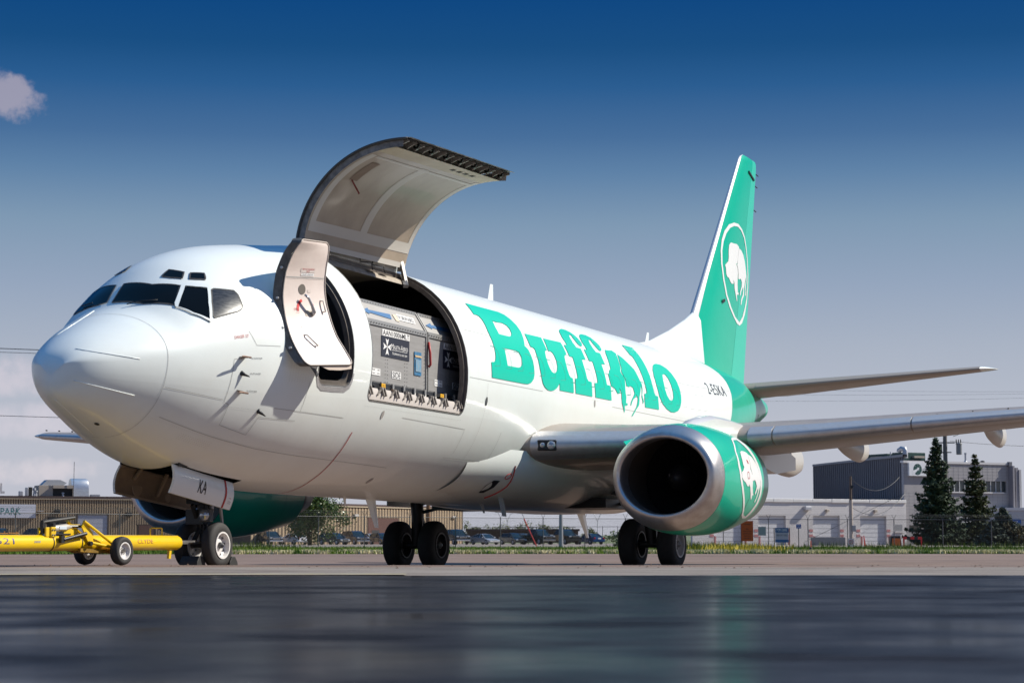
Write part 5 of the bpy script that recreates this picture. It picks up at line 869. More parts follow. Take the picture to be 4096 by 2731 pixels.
yl = MB(); Q = np.array([[(x, 23.75+.02*x+.04*sin(x*2.1)-w, gz(24)+.010) for w in (0, .32)] for x in np.linspace(-13, -1.2, 60)]); yl.grid(Q); tag(yl.build('painted_line', mat('worn_yellow_paint', (.52, .44, .20), .7, noise=(3, .9, (.36, .34, .30), 8))), kind='structure')
# tar-sealed cracks across the apron
tar = mat('tar_seal', (.045, .038, .036), .6)
for y0, amp, w, xa, xb, ph in ((30.0, .5, .10, -9, 14, 0), (28.4, .4, .16, -1, 12, 2), (47, .8, .22, -16, 16, 1), (63, 1, .28, -24, 26, 3), (82, .9, .35, -32, 34, 5), (55, 1, .2, 2, 22, 4), (36, .5, .12, -14, 0, 2.2)):
    Q = []
    for x in np.linspace(xa, xb, 140):
        y = y0+amp*sin(x*.23+ph)+.2*amp*sin(x*1.3+ph)+.1*sin(x*5); ww = w*(.6+.5*sin(x*2.7+ph)); Q.append([(x, y, gz(y)+.006), (x, y+ww, gz(y+ww)+.006)])
    tag(MB().grid(Q).build('tar_joint', tar), kind='structure')
# grass verge and car park behind it
gedge = lambda x: 98+.15*x if x < 0 else 98+.06*x
def ge(x, y, a, b): return gedge(max(-34, min(50, x)))-98 + .5*sin(x*.8)+.3*sin(x*2.3) if a else 0
sheet('grass_verge', 98, 176, gmat('verge_soil', (.055, .085, .018), (.09, .115, .03), (.12, .10, .05), (.2, .1), .9), .008, edge=ge)
sheet('parking_lot', 176, 330, gmat('gravel_lot', (.22, .18, .16), (.28, .24, .21), (.16, .14, .12), (.05, .1), .9), .010, x0=-140, x1=160)
def blades(name, n, fx, hh, ww, m, lean=.35):
    x, y = fx(n); h = hh*(.5+RNG.random(n)); w = ww*(.6+.8*RNG.random(n)); a = RNG.random(n)*pi; z = np.array([gz(q) for q in y])
    dx, dy = np.cos(a)*w, np.sin(a)*w; lx, ly = (RNG.random(n)-.5)*lean*h*2, (RNG.random(n)-.5)*lean*h*2
    V = np.stack([np.stack([x-dx, y-dy, z], 1), np.stack([x+dx, y+dy, z], 1), np.stack([x+lx, y+ly, z+h], 1)], 1).reshape(-1, 3)
    me = bpy.data.meshes.new(name); me.from_pydata(V.tolist(), [], np.arange(3*n).reshape(-1, 3).tolist()); me.materials.append(m); o = bpy.data.objects.new(name, me); col.objects.link(o); return tag(o, kind='stuff')
def grassmat(name, a, b, tr=.25):
    m = mat(name, a, .6, noise=(.35, 1, b, 5)); m.node_tree.nodes['Principled BSDF'].inputs['Specular IOR Level'].default_value = .2; return m
def fverge(n):
    y = 98+(168-98)*RNG.random(n)**1.5; x = (RNG.random(n)-.5)*2*(.262*y+2); return x, y+np.array([gedge(q)-98 for q in x])*(1-(y-98)/70)
tag(blades('grass', 52000, fverge, .17, .020, grassmat('grass_green', (.12, .20, .012), (.06, .12, .012))), 'mown green grass between the apron and the wire fence', 'grass')
def ftall(n):
    y = 120+50*RNG.random(n); x = RNG.normal(0, 1, n)*1.0+RNG.choice([9.5, 11, 12.5, 14, 16, -20, -18, 30, 37, 24, -22, 44], n); return x, y
tag(blades('tall_grass', 4500, ftall, .42, .025, grassmat('weed_green', (.075, .12, .02), (.12, .13, .02))), 'tufts of taller weeds growing along the fence line', 'weeds')
def fedge(n):
    x = (RNG.random(n)-.42)*58; x = np.where(x < -14, (RNG.random(n))*40-8, x); y = np.array([gedge(q) for q in x])+.3+3.2*RNG.random(n)**1.6+.4*np.sin(x*3); k = (np.sin(x*.9)+np.sin(x*2.7+1)+.6*np.sin(x*7)) > -.9; y = np.where(k, y, y+3+4*RNG.random(n)); return x, y
tag(blades('seeding_grass', 26000, fedge, .16, .030, mat('straw_seedheads', (.62, .55, .34), .7, noise=(2, .5, (.42, .42, .18)))), 'pale straw coloured seed heads along the edge of the apron', 'seed heads')
def fyel(n):
    return RNG.normal(12.4, 1.2, n), 104+18*RNG.random(n)
tag(blades('yellow_wildflowers', 700, fyel, .38, .035, mat('flower_yellow', (.55, .42, .02), .6)), 'yellow wildflowers in the verge behind the port wheels', 'wildflowers')
# loose grit and dead leaves on the concrete edge
b = MB()
for k in range(230):
    y = 26+3.6*random.random(); x = (random.random()-.5)*2*(.255*y); s = .006+.020*random.random()**3; R = Matrix.Rotation(random.random()*3, 3, 'Z')
    z = gz(y)+.004+s*.4; b.add([(x-s, y, z-s*.4), (x, y-s, z-s*.4), (x+s, y, z-s*.4), (x, y+s, z-s*.4), (x+s*.3, y, z+s*.45*random.random())], [(0, 1, 4), (1, 2, 4), (2, 3, 4), (3, 0, 4)])
tag(b.build('ground_debris', mat('debris_brown', (.10, .06, .04), .9), fix=True), 'dry leaf bits and grit scattered on the pale concrete edge', 'debris', kind='stuff')

# ============================================================ WHEEL CHOCKS AND TOW BAR
def chock(x, y, lab):
    o = MB().add([(-.15, -.16, 0), (.15, -.16, 0), (.13, -.16, .10), (.04, -.16, .20), (-.06, -.16, .20), (-.13, -.16, .1), (-.15, .2, 0), (.15, .2, 0), (.13, .2, .10), (.04, .2, .20), (-.06, .2, .20), (-.13, .2, .1)], [(5, 4, 3, 2, 1, 0), (6, 7, 8, 9, 10, 11)] + [(i, (i+1) % 6, (i+1) % 6+6, i+6) for i in range(6)]).build('wheel_chock', mat('chock_rubber', (.018, .018, .018), .6), bevel=.012)
    o.matrix_world = M_AIR @ Matrix.Translation((x, y, .03)) @ Matrix.Scale(.85, 4); tag(o, lab, 'chock', 'chocks at the nose wheel'); return o
chock(4.34, -.10, 'black rubber chock behind the nose wheel, on the side towards the tail'); chock(3.56, -.02, 'black rubber chock in front of the nose wheel, beside the tow bar head')
tb = empty('tow_bar', (-6.66, 26.9, 0.016), atan2(3.3, 1.76), 'yellow two wheeled tow bar lying along the ground up to the nose gear', 'tow bar')
tb.scale = (.965, .965, .965)
MB().lathe((-1.5, 0, .368), (1, 0, 0), [(0, .001), (0, .112), (5.38, .112), (5.44, .09), (5.45, .001)], 36).build('main_tube', YEL, tb, smooth='auto')
for s in (1.0, 1.6): MB().lathe((s, 0, .368), (1, 0, 0), [(0, .112), (0, .118), (.015, .118), (.015, .112)], 32).build('joint_ring', BLACK, tb, smooth='auto')
for y in (-.33, .33):
    w_ = MB().lathe((2.2, y, .255), (0, 1, 0), [(-.05, .115), (-.065, .13), (-.07, .17), (-.055, .195), (0, .206), (.055, .195), (.07, .17), (.065, .13), (.05, .115)], 40).build('wheel', TYRE, tb, smooth=True)
    for s_ in (-1, 1):
        ri = MB().lathe((2.2, y+s_*.06, .255), (0, s_, 0), [(-.01, .118), (.004, .125), (.004, .108), (-.035, .10), (-.045, .05), (-.045, .001)], 32).build('rim', RIM, w_, smooth='auto')
        MB().lathe((2.2, y+s_*.06, .255), (0, s_, 0), [(-.045, .03), (-.01, .026), (.01, .02), (.01, .001)], 12).build('hub', STEEL, w_, smooth='auto')
        nb = MB()
        for k in range(4): nb.lathe((2.2+.045*cos(k*pi/2+.6), y+s_*.02, +.255+.045*sin(k*pi/2+.6)), (0, s_, 0), [(0, .008), (.012, .008), (.012, .001)], 6)
        nb.build('wheel_nut', STEEL, w_)
MB().bar((2.2, -.3, .255), (2.2, .3, .255), .05).bar((1.55, -.1, .27), (2.25, -.1, .235), .05, .05).bar((1.55, .1, .27), (2.25, .1, .235), .05).box((2.0, 0, .25), (.75, .22, .05)).build('axle_frame', mat('dirty_yellow', (.34, .19, .01), .5, noise=(10, .7, (.08, .05, .02))), tb)
MB().add([(1.59, -.16, .677), (1.80, -.14, .50), (1.80, -.14, .38), (1.72, -.14, .335), (1.55, -.14, .60), (1.59, -.13, .677), (1.80, -.12, .50), (1.80, -.12, .38), (1.72, -.12, .335), (1.55, -.12, .60)], [(0, 1, 2, 3, 4), (9, 8, 7, 6, 5)] + [(i, (i+1) % 5, (i+1) % 5+5, i+5) for i in range(5)]).build('side_plate', YEL, tb)
MB().add([(1.59, .16, .677), (1.80, .14, .50), (1.80, .14, .38), (1.72, .14, .335), (1.55, .14, .60)], [(0, 1, 2, 3, 4)]).build('side_plate', YEL, tb)
for a, c_ in (((1.58, -.15, .672), (2.30, -.20, .285)), ((1.76, -.15, .37), (2.32, -.20, .282)), ((1.58, .15, .672), (2.30, .2, .285))): MB().tube([a, c_], .022, 10).build('brace_tube', YEL, tb, smooth='auto')
MB().tube([(1.15, -.15, .415), (1.62, -.16, .50)], .026, 12).box((1.13, -.14, .42), (.07, .05, .10)).lathe((1.70, -.15, .36), (0, -1, 0), [(0, .035), (.05, .03), (.05, .001)], 12).build('lift_strut', BLACK, tb, smooth='auto')
for c_, d_ in (((.90, -.07, .52), (.07, .03, .13)), ((1.0, -.09, .52), (.10, .03, .14)), ((.92, .07, .52), (.08, .03, .13)), ((1.42, -.04, .52), (.30, .03, .10)), ((1.52, 0, .62), (.30, .02, .015))): MB().box(c_, d_).build('jack_bracket', YEL, tb, bevel=.006)
for k in range(4): MB().lathe((.975+.05*(k % 2), -.105, .48+.07*(k//2)), (0, -1, 0), [(0, .013), (.012, .013), (.012, .001)], 8).build('bolt', STEEL, tb)
cyl = MB().lathe((1.05, -.05, .565), (1, 0, .08), [(0, .001), (0, .048), (.27, .048), (.33, .028), (.38, .022), (.38, .001)], 20).build('hydraulic_cylinder', mat('cylinder_grey', (.58, .55, .50), .35, .4), tb, smooth='auto')
MB().box((1.20, -.100, .58), (.15, .004, .045)).build('cylinder_label', mat('label_blue_white', (.60, .68, .74), .4), cyl)
MB().box((1.03, -.03, .56), (.05, .12, .16)).box((1.25, -.02, .49), (.3, .1, .02)).tube([(.86, -.02, .655), (1.50, -.04, .722)], .028, 10).bar((.87, -.02, .5), (.87, -.02, .68), .05).box((1.3, .03, .61), (.16, .06, .12)).tube([(1.4, -.05, .60), (1.62, -.1, .60)], .02, 8).build('pump_and_lever', mat('pump_black', (.02, .02, .02), .4), tb, smooth='auto')
MB().tube([(3.27, -.0, .47), (3.27, 0, .575), (3.30, 0, .585), (3.52, 0, .585), (3.55, 0, .575), (3.55, 0, .47)], .012, 8).build('carry_handle', YEL, tb, smooth='auto')
MB().bar((3.72, -.02, .27), (3.70, -.02, .13), .04, .05).build('foot', YEL, tb)
MB().bar((3.9, -.05, .385), (4.30, -.06, .385), .012, .03).bar((3.9, .03, .36), (4.30, .02, .36), .012, .03).tube([(4.25, -.07, .385), (4.25, .04, .36)], .012, 6).bar((4.28, 0, .36), (4.7, .02, .37), .03).build('tow_head', STEEL, tb)
def ontube(name, body, s, w, h, m, z0=.02):
    v, f = fit_text(body, w, h); v, f = refine(v, f, 0, .015); P_ = []
    for a, bb in v:
        an = (bb+z0)/.112; P_.append((s+a, -.1135*cos(an), .368+.1135*sin(an)))
    MB().add(P_, f).build(name, m, tb)
ontube('maker_lettering', 'CLYDE', 3.02, .36, .062, mat('lettering_red', (.30, .05, .03), .5), .02)
ontube('number_lettering', '521', .02, .36, .085, mat('number_blue', (.02, .03, .16), .5), .03)
v = []; 
MB().box((.30, -.0, .505), (.20, .02, .012)).box((.10, 0, .50), (.16, .03, .012)).tube([(.12, 0, .50), (.12, 0, .53)], .01, 8).tube([(.36, 0, .49), (.36, 0, .525)], .01, 8).build('lock_pins', mat('brass_pins', (.40, .2, .06), .4, .5), tb)
for k in range(6): MB().bar((.60+.022*k, -.1128, .372), (.612+.022*k, -.1115, .398), .004, .014).build('scuff_mark', mat('scuff_grey', (.38, .36, .28), .6), tb)

# ============================================================ PERIMETER FENCE
FX = [(-36.4, 132.6), (-32.85, 137.2), (-30.15, 140.9), (-27.35, 144.5), (-24.33, 148.1), (-21.31, 151.5), (-18.14, 154.9), (-14.77, 158.3), (-11.49, 161.6), (-8.13, 164.7), (-4.57, 167.9), (-.95, 171), (2.61, 174), (6.21, 176.9), (9.77, 178.7), (14.21, 180.1), (18.48, 181.5), (22.59, 182.7), (26.22, 183.8), (29.92, 185), (34.3, 186.3), (38.95, 187.6), (43.67, 189), (48.41, 190.4), (53.2, 191.8)]
fence = empty('chain_link_fence', (0, 0, 0), 0, 'long chain link fence with barbed wire arms behind the grass verge', 'fence')
GALV = mat('galvanised_steel', (.11, .11, .115), .6, .3); RT = 2.08
pm = None
for (x, y) in FX:
    z0 = gz(y)-.05
    b = MB().tube([(0, 0, 0), (0, 0, RT-z0+.04)], .038, 8)
    o = b.build('post', GALV, fence, smooth='auto'); o.location = (x, y, z0)
    for s_ in (-1, 1):
        a_ = MB().bar((0, 0, RT-z0), (s_*.20, 0, RT-z0+.42), .028).build('wire_arm', GALV, o)
rail = MB().tube([(x, y, RT) for x, y in FX], .026, 6).build('top_rail', GALV, fence, smooth=True)
bw = MB()
for s_ in (-1, 1):
    for k in (.45, .75, 1): bw.tube([(x+s_*.20*k, y, RT+.42*k) for x, y in FX], .007, 3, cap=False)
bw = bw.build('barbed_wire', GALV, fence); tag(bw, kind='stuff')
b = MB(); pit = .095; r_ = .0032
for (x0, y0), (x1, y1) in zip(FX, FX[1:]):
    Lg = math.hypot(x1-x0, y1-y0); za = gz(y0); H = RT-za; d = ((x1-x0)/Lg, (y1-y0)/Lg)
    k = -H
    while k < Lg:
        for sg in (0, 1):
            a0, a1 = max(0, k), min(Lg, k+H); h0, h1 = a0-k, a1-k
            if sg: h0, h1 = H-h0, H-h1
            p0 = (x0+d[0]*a0, y0+d[1]*a0, za+h0); p1 = (x0+d[0]*a1, y0+d[1]*a1, za+h1)
            b.add([(p0[0]-r_, p0[1], p0[2]), (p0[0]+r_, p0[1], p0[2]), (p0[0], p0[1]-r_, p0[2]+r_*1.4), (p1[0]-r_, p1[1], p1[2]), (p1[0]+r_, p1[1], p1[2]), (p1[0], p1[1]-r_, p1[2]+r_*1.4)], [(0, 1, 4, 3), (1, 2, 5, 4), (2, 0, 3, 5)])
        k += pit
tag(b.build('wire_mesh', mat('mesh_wire', (.07, .07, .075), .7, .0), fence, fix=False), kind='stuff')
# a lower second fence beyond the car park
f2 = empty('far_fence', (0, 0, 0), 0, 'distant wire fence beyond the parked blue sedan', 'fence')
for k in range(9): MB().tube([(12+2.4*k-12*0, 330, -.45), (12+2.4*k, 330, 2.3)], .05, 6).build('post', GALV, f2)
MB().tube([(-2, 330, 2.2), (34, 330, 2.2)], .04, 6).build('top_rail', GALV, f2)

# ============================================================ BUILDINGS
class Wall:
    """a building front: local x runs along it, -y faces the airfield"""
    def __init__(s, name, a, b, label, cat='building'):
        s.L = math.hypot(b[0]-a[0], b[1]-a[1]); s.e = empty(name, (a[0], a[1], 0), atan2(b[1]-a[1], b[0]-a[0]), label, cat)
    def box(s, name, x0, x1, y0, y1, z0, z1, m, parent=None, **k): return MB().box(((x0+x1)/2, (y0+y1)/2, (z0+z1)/2), (x1-x0, y1-y0, z1-z0)).build(name, m, parent or s.e, **k)
def garage(W, x0, x1, zt, m, n=6, z0=-.44, jamb=None, y=.18):
    d = MB(); 
    d = W.box('garage_door', x0, x1, y, y+.06, z0, zt, m)
    h = (zt-z0)/n
    for k in range(1, n): W.box('door_joint', x0+.02, x1-.02, y-.012, y+.0, z0+h*k-.02, z0+h*k+.02, mat('joint_shadow_grey', (.30, .30, .32), .6), d)
    return d
# tan fluted building on the left
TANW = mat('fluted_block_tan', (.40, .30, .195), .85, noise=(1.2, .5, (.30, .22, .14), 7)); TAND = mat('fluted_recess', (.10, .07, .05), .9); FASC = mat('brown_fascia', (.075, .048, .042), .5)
def fluted(W, x0, x1, z0, z1, pitch, m, holes=()):
    b = MB(); n = int((x1-x0)/pitch)
    for i in range(n):
        xa = x0+i*pitch; segs = [(z0, z1)]
        for (h0, h1, hz0, hz1) in holes:
            if h0-.05 < xa+pitch*.4 < h1+.05:
                segs = [s_ for a_, b_ in segs for s_ in ((a_, min(b_, hz0)), (max(a_, hz1), b_)) if s_[1]-s_[0] > .05]
        for a_, b_ in segs:
            j = .012*random.random(); w = pitch*.66; k = max(1, int((b_-a_)/1.2)); zz = [a_+(b_-a_)*q/k for q in range(k+1)]
            P_ = [[(xa, 0, z), (xa+w*.18, -.07-j, z), (xa+w*.8, -.075-j, z), (xa+w, 0, z)] for z in zz]; b.grid(P_)
    return tag(b.build('fluted_rib', m, W.e, fix=False), kind='stuff')
WA = Wall('fluted_warehouse', (-71.4, 280), (-37, 296), 'long tan ribbed warehouse with brown fascia and rooftop ducts at the far left')
hA = [(12.7, 17.05, -.45, 3.70), (8.7, 10.85, -.45, 3.3), (21.3, 23.6, -.45, 2.3), (-1.5, 7.0, 3.1, 5.0)]
fluted(WA, -6, WA.L, -.45, 5.75, .335, TANW, hA)
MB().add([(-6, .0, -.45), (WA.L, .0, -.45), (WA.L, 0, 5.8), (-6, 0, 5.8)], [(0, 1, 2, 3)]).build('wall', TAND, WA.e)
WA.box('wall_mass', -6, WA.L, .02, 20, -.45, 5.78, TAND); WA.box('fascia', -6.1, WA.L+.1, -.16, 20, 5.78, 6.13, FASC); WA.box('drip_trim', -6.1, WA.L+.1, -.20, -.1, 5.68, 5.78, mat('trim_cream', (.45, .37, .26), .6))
o = WA.box('garage_door', 12.79, 16.95, -.02, -.01, -.44, 3.60, mat('garage_pale_blue', (.42, .43, .50), .5))
for k in range(1, 7): WA.box('door_joint', 12.8, 16.9, -.03, -.021, -.44+.57*k, -.42+.57*k, mat('joint_shadow_grey', (.30, .30, .32), .6), o)
for x0, x1, z0, z1 in ((12.6, 12.8, -.45, 3.75), (16.95, 17.15, -.45, 3.75), (12.6, 17.15, 3.6, 3.78)): WA.box('door_frame', x0, x1, -.14, 0, z0, z1, mat('dark_frame', (.05, .03, .025), .6))
WA.box('window', 8.8, 10.8, -.03, -.01, .4, 3.25, DARK); WA.box('door', 21.4, 23.5, -.05, -.01, -.44, 2.2, mat('door_brown', (.10, .045, .035), .5))
for x0, z0 in ((9.6, 4.3), (19.5, 3.95)): WA.box('wall_lamp', x0, x0+.75, -.45, 0, z0-.55, z0, DARK, bevel=.05)
WA.box('wall_lamp', 7.2, 7.9, -.9, 0, 4.0, 4.12, GREYM)
sg = WA.box('sign_board', -2, 6.98, -.30, -.14, 3.14, 4.97, mat('sign_pale', (.60, .60, .66), .5))
letters('sign_letters', 'PARK', 2.75, .92, (3.62, -.305, 4.02), (1, 0, 0), (0, 0, 1), mat('sign_teal', (.01, .16, .15), .5), sg, nrm=(0, -1, 0), bold=.004)
HV = mat('hvac_tan', (.40, .34, .28), .6); SIL = mat('duct_silver', (.75, .74, .74), .3, .8, noise=(1.5, .5, (.42, .40, .40), 7, (1, 1, 3))); PIPE = mat('vent_grey', (.45, .45, .47), .4, .5)
ac = WA.box('rooftop_unit', 7.66, 9.6, 1.2, 4.2, 6.13, 7.62, HV, bevel=.03); WA.box('intake_hood', 9.6, 12.3, 1.2, 1.3, 6.13, 7.25, DARK, ac); WA.box('hood_lip', 9.55, 12.35, .8, 3.2, 7.22, 7.64, HV, ac); WA.box('unit_side', 12.28, 12.38, .9, 3.2, 6.13, 7.3, HV, ac)
MB().add([(8.2, 2, 7.64), (11.2, 2, 7.64), (11.7, 2, 8.0), (10.8, 2, 8.4), (9.0, 2, 8.4), (8.2, 4, 7.64), (11.2, 4, 7.64), (11.7, 4, 8.0), (10.8, 4, 8.4), (9.0, 4, 8.4)], [(0, 1, 2, 3, 4), (9, 8, 7, 6, 5), (0, 5, 6, 1), (1, 6, 7, 2), (2, 7, 8, 3), (3, 8, 9, 4), (4, 9, 5, 0)]).build('duct_hood', mat('duct_translucent_grey', (.42, .43, .45), .3, .3), ac)
th = np.linspace(0, pi, 18); Q = np.array([[(12.35+q*2.4, 3.0-1.15*cos(a), 6.1+2.55*sin(a)**.55) for a in th] for q in (0, .12, .5, .9, 1)]); Q[0, :, 2] -= .06; Q[-1, :, 2] -= .12
MB().grid(Q).add(Q[0], [tuple(range(18))]).add(Q[-1], [tuple(range(18))]).build('duct_drum', SIL, WA.e, smooth='auto')
for x0, x1, z1 in ((5.0, 5.5, 6.8), (5.9, 6.25, 7.3), (6.25, 6.75, 7.35)): WA.box('roof_vent', x0, x1, 1, 1.8, 6.13, z1, DARK if x0 > 6 and x0 < 6.3 else PIPE, bevel=.06)
for xx, hh in ((7.05, 7.25), (7.3, 6.9), (11.0, 6.65)): MB().lathe((xx, 1.2, 6.13), (0, 0, 1), [(0, .20), (.5*(hh-6.13), .14), (.7*(hh-6.13), .14), (.72*(hh-6.13), .24), (hh-6.13, .22), (hh-6.12, .001)], 14).build('roof_vent', PIPE, WA.e, smooth='auto')
WA.box('roof_vent', 14.9, 16.1, 1, 2, 6.13, 6.42, PIPE); WA.box('roof_vent', 19.5, 22, 1, 2, 6.13, 6.32, PIPE); MB().tube([(12.3, .6, 6.1), (12.35, .6, 10.9)], .035, 6).build('whip_antenna', BLACK, WA.e)
MB().box((2.0, 1, 7.2), (.35, .4, 2.2)).box((2.5, 1, 7.3), (.2, .3, 1.1)).box((2.7, 1, 6.6), (.5, .4, .3)).build('roof_mast', mat('mast_pale', (.55, .52, .52), .5), WA.e)
# second fluted building seen under the belly
WB = Wall('fluted_hall', (-33, 262), (-7.4, 313), 'tan ribbed hall seen under the belly of the airplane, beside the leafy tree')
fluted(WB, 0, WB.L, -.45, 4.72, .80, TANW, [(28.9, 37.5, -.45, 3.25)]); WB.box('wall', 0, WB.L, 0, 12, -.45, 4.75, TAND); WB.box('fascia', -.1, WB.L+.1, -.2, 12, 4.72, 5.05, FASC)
WB.box('drip_trim', 0, WB.L, -.24, -.16, 4.62, 4.74, mat('trim_cream', (.45, .37, .26), .6))
o = WB.box('loading_door', 29, 37.4, -.05, -.01, -.44, 3.2, mat('door_brown', (.10, .045, .035), .5)); WB.box('door_window', 30, 32, -.07, -.055, .9, 1.5, mat('dull_pane', (.05, .05, .055), .3), o)
for x0 in (24.9, 42.8, 53.2): WB.box('wall_lamp', x0, x0+1, -.4, 0, 3.35, 3.65, GREYM, bevel=.05)
# white painted block building on the right
WBL = mat('white_painted_block', (.66, .63, .62), .8, noise=(.8, .3, (.52, .49, .48), 7)); GD = mat('garage_white', (.66, .66, .68), .45); MORT = mat('mortar_shade', (.42, .40, .40), .9)
WW = Wall('white_workshop', (20.9, 240.3), (48.6, 255.7), 'low white block workshop with three roller doors at the right')
dr = [(2.99, 7.09), (9.33, 13.36), (17.37, 21.41), (24.51, 28.58)]; xs_ = 0
for x0, x1 in dr + [(WW.L, WW.L)]:
    WW.box('wall', xs_, x0, 0, .35, -.45, 3.08, WBL); xs_ = x1
WW.box('wall', 0, WW.L, 0, .35, 3.083, 4.72, WBL); WW.box('wall_end', WW.L-.3, WW.L, .352, 14, -.45, 4.7, WBL); WW.box('roof_slab', 0, WW.L, .36, 14, 4.4, 4.7, WBL)
for i in range(11):
    x0 = i*WW.L/11; j = .04*random.random(); WW.box('coping', x0, x0+WW.L/11-.03, -.12-j, .5, 4.72-j*2, 5.06+j, mat('coping_white', (.74, .72, .70), .5, noise=(2, .5, (.6, .58, .56))), bevel=.04)
jb = MB()
for k in range(1, 24):
    z = -.45+.215*k
    segs = [(0, WW.L)] if z > 3.15 else [(a_, b_) for a_, b_ in zip([0]+[d[1] for d in dr], [d[0] for d in dr]+[WW.L])]
    for a_, b_ in segs: jb.box(((a_+b_)/2, -.001, z), (b_-a_, .008, .012))
    for i in range(int(WW.L/.43)):
        x = i*.43+(.215 if k % 2 else 0)
        if z > 3.15 or not any(d[0]-.02 < x < d[1]+.02 for d in dr): jb.box((x, -.001, z-.1075), (.012, .008, .215))
tag(jb.build('block_joint', MORT, WW.e, fix=False), kind='stuff')
for i, (x0, x1) in enumerate(dr):
    garage(WW, x0, x1, 3.08, GD, 7, y=.30)
    for s_, xx in ((-1, x0), (1, x1)):
        for z0, z1 in ((.55, .85), (1.15, 1.45)): WW.box('warning_stripe', min(xx, xx+s_*.6)+.02, max(xx, xx+s_*.6)-.02, -.03, -.008, z0, z1, mat('faded_red', (.46, .20, .20), .7))
        WW.box('guard_post', xx+s_*.12-.09, xx+s_*.12+.09, -.5, -.3, -.45, .65, mat('faded_red', (.46, .20, .20), .7))
WW.box('vent_hood', 15.9, 16.85, -.55, 0, 3.72, 4.2, mat('hood_alu', (.55, .55, .57), .3, .6), bevel=.08)
for x0 in (7.6, 19.2, 26.55): WW.box('wall_lamp', x0, x0+.42, -.35, 0, 3.55, 3.86, HV, bevel=.04)
wn_ = WW.box('window', 29.95, 31.05, -.02, -.01, 1.25, 2.05, mat('pane_grey', (.28, .28, .29), .2)); WW.box('sill', 29.8, 31.2, -.14, 0, 1.1, 1.22, WBL, wn_)
WW.box('upper_window', 8.0, 9.2, -.03, -.01, 3.3, 4.2, DARK)
# grey two-storey block: ribbed metal flank and painted block front
GB = empty('grey_block_office', (0, 0, 0), 0, 'two storey grey office block behind the spruces, with a ribbed metal flank', 'building')
G1 = Wall.__new__(Wall); G1.e = empty('metal_flank', (39.84, 274, 0), atan2(-17.5, 8.69)); G1.L = 19.54; G1.e.parent = GB
GM = mat('metal_cladding_grey', (.155, .155, .175), .45, .2, noise=(.6, .3, (.11, .11, .13))); GP2 = mat('grey_painted_block', (.34, .325, .335), .8, noise=(.7, .4, (.25, .24, .25), 7))
MB().add([(0, .1, -.45), (G1.L, .1, -.45), (G1.L, .1, 10.45), (0, .1, 9.85)], [(0, 1, 2, 3)]).build('cladding', GM, G1.e)
b = MB()
for i in range(44):
    x = i*G1.L/44; zt = 9.85+.6*x/G1.L; b.box((x+.1, .05, (zt-.45)/2), (.14, .12, zt+.45))
tag(b.build('cladding_rib', GM, G1.e), kind='stuff')
MB().add([(0, -.08, 9.85), (G1.L, -.08, 10.45), (G1.L, -.08, 10.75), (0, -.08, 10.1), (0, .6, 9.85), (G1.L, .6, 10.45), (G1.L, .6, 10.75), (0, .6, 10.1)], [(0, 1, 2, 3), (7, 6, 5, 4), (3, 2, 6, 7), (0, 4, 5, 1)]).build('roof_trim', mat('trim_grey', (.26, .26, .28), .5), G1.e)
G2 = Wall.__new__(Wall); G2.e = empty('block_front', (48.53, 256.5, 0), atan2(8.5, 15.4)); G2.L = 17.58; G2.e.parent = GB
G2.box('wall', 0, G2.L, 0, .4, -.45, 6.20, GP2); G2.box('wall', 0, 7.3, .003, .4, 6.203, 9.7, GP2); G2.box('wall', 16.7, G2.L, .003, .4, 6.203, 9.7, GP2); G2.box('wall', 7.3, 16.7, .003, .4, 7.60, 9.7, GP2); G2.box('wall_recess', 7.28, 16.72, .3, .39, 6.2, 7.61, DARK)
G2.box('parapet_cap', -.1, G2.L+.1, -.12, .5, 9.70, 9.98, mat('cap_pale', (.60, .58, .58), .5))
jb = MB()
for k in range(1, 26):
    z = -.45+.4*k
    if 6.15 < z < 7.65: continue
    jb.box((G2.L/2, -.001, z), (G2.L-.05, .01, .02))
for i in range(1, 22):
    x = i*.8; jb.box((x, -.001, 2.85), (.02, .01, 6.5)); jb.box((x, -.001, 8.65), (.02, .01, 2.0))
tag(jb.build('block_joint', mat('joint_dark', (.20, .19, .20), .9), G2.e, fix=False), kind='stuff')
PANE = mat('office_glass', (.035, .045, .05), .12, spec=.6); n_ = 11
for k in range(n_):
    x0 = 7.3+9.4*k/n_; o = G2.box('window_pane', x0+.05, x0+9.4/n_-.05, .14, .16, 6.28, 7.55, PANE); G2.box('mullion', x0-.04, x0+.04, .04, .2, 6.22, 7.59, mat('mullion_pale', (.6, .6, .6), .5), o)
G2.box('window_sill', 7.0, 16.2, -.16, 0, 6.06, 6.22, mat('cap_pale', (.60, .58, .58), .5))
for x0, x1 in ((17.05, 17.35), (17.5, 17.95)): G2.box('pilaster', x0, x1, -.9, .1, -.45, 9.6-(x0-17)*.5, mat('pilaster_grey', (.22, .21, .235), .6))
G2.box('pilaster_fin', 18.0, 18.35, -1.0, .1, -.45, 9.1, mat('pilaster_pale', (.36, .35, .37), .6)); G2.box('downpipe_head', 16.9, 17.4, -.4, 0, 9.5, 10.1, GM)
G2.box('window', .8, 2.1, -.03, -.01, 1.2, 2.0, DARK)
o = G2.box('overhead_door', 8.9, 11.1, -.04, -.01, -.45, 3.05, mat('overhead_pale', (.50, .50, .53), .5)); G2.box('door_canopy', 13.6, 17.0, -1.2, 0, 2.9, 3.2, mat('canopy_brown', (.15, .12, .11), .6))
sg = G2.box('sign_board', .62, 6.6, -.34, -.02, 8.10, 9.70, mat('sign_pale2', (.74, .75, .77), .45))
TEAL = mat('sign_teal', (.01, .16, .15), .5); cen = (1.95, -.345, 8.90)
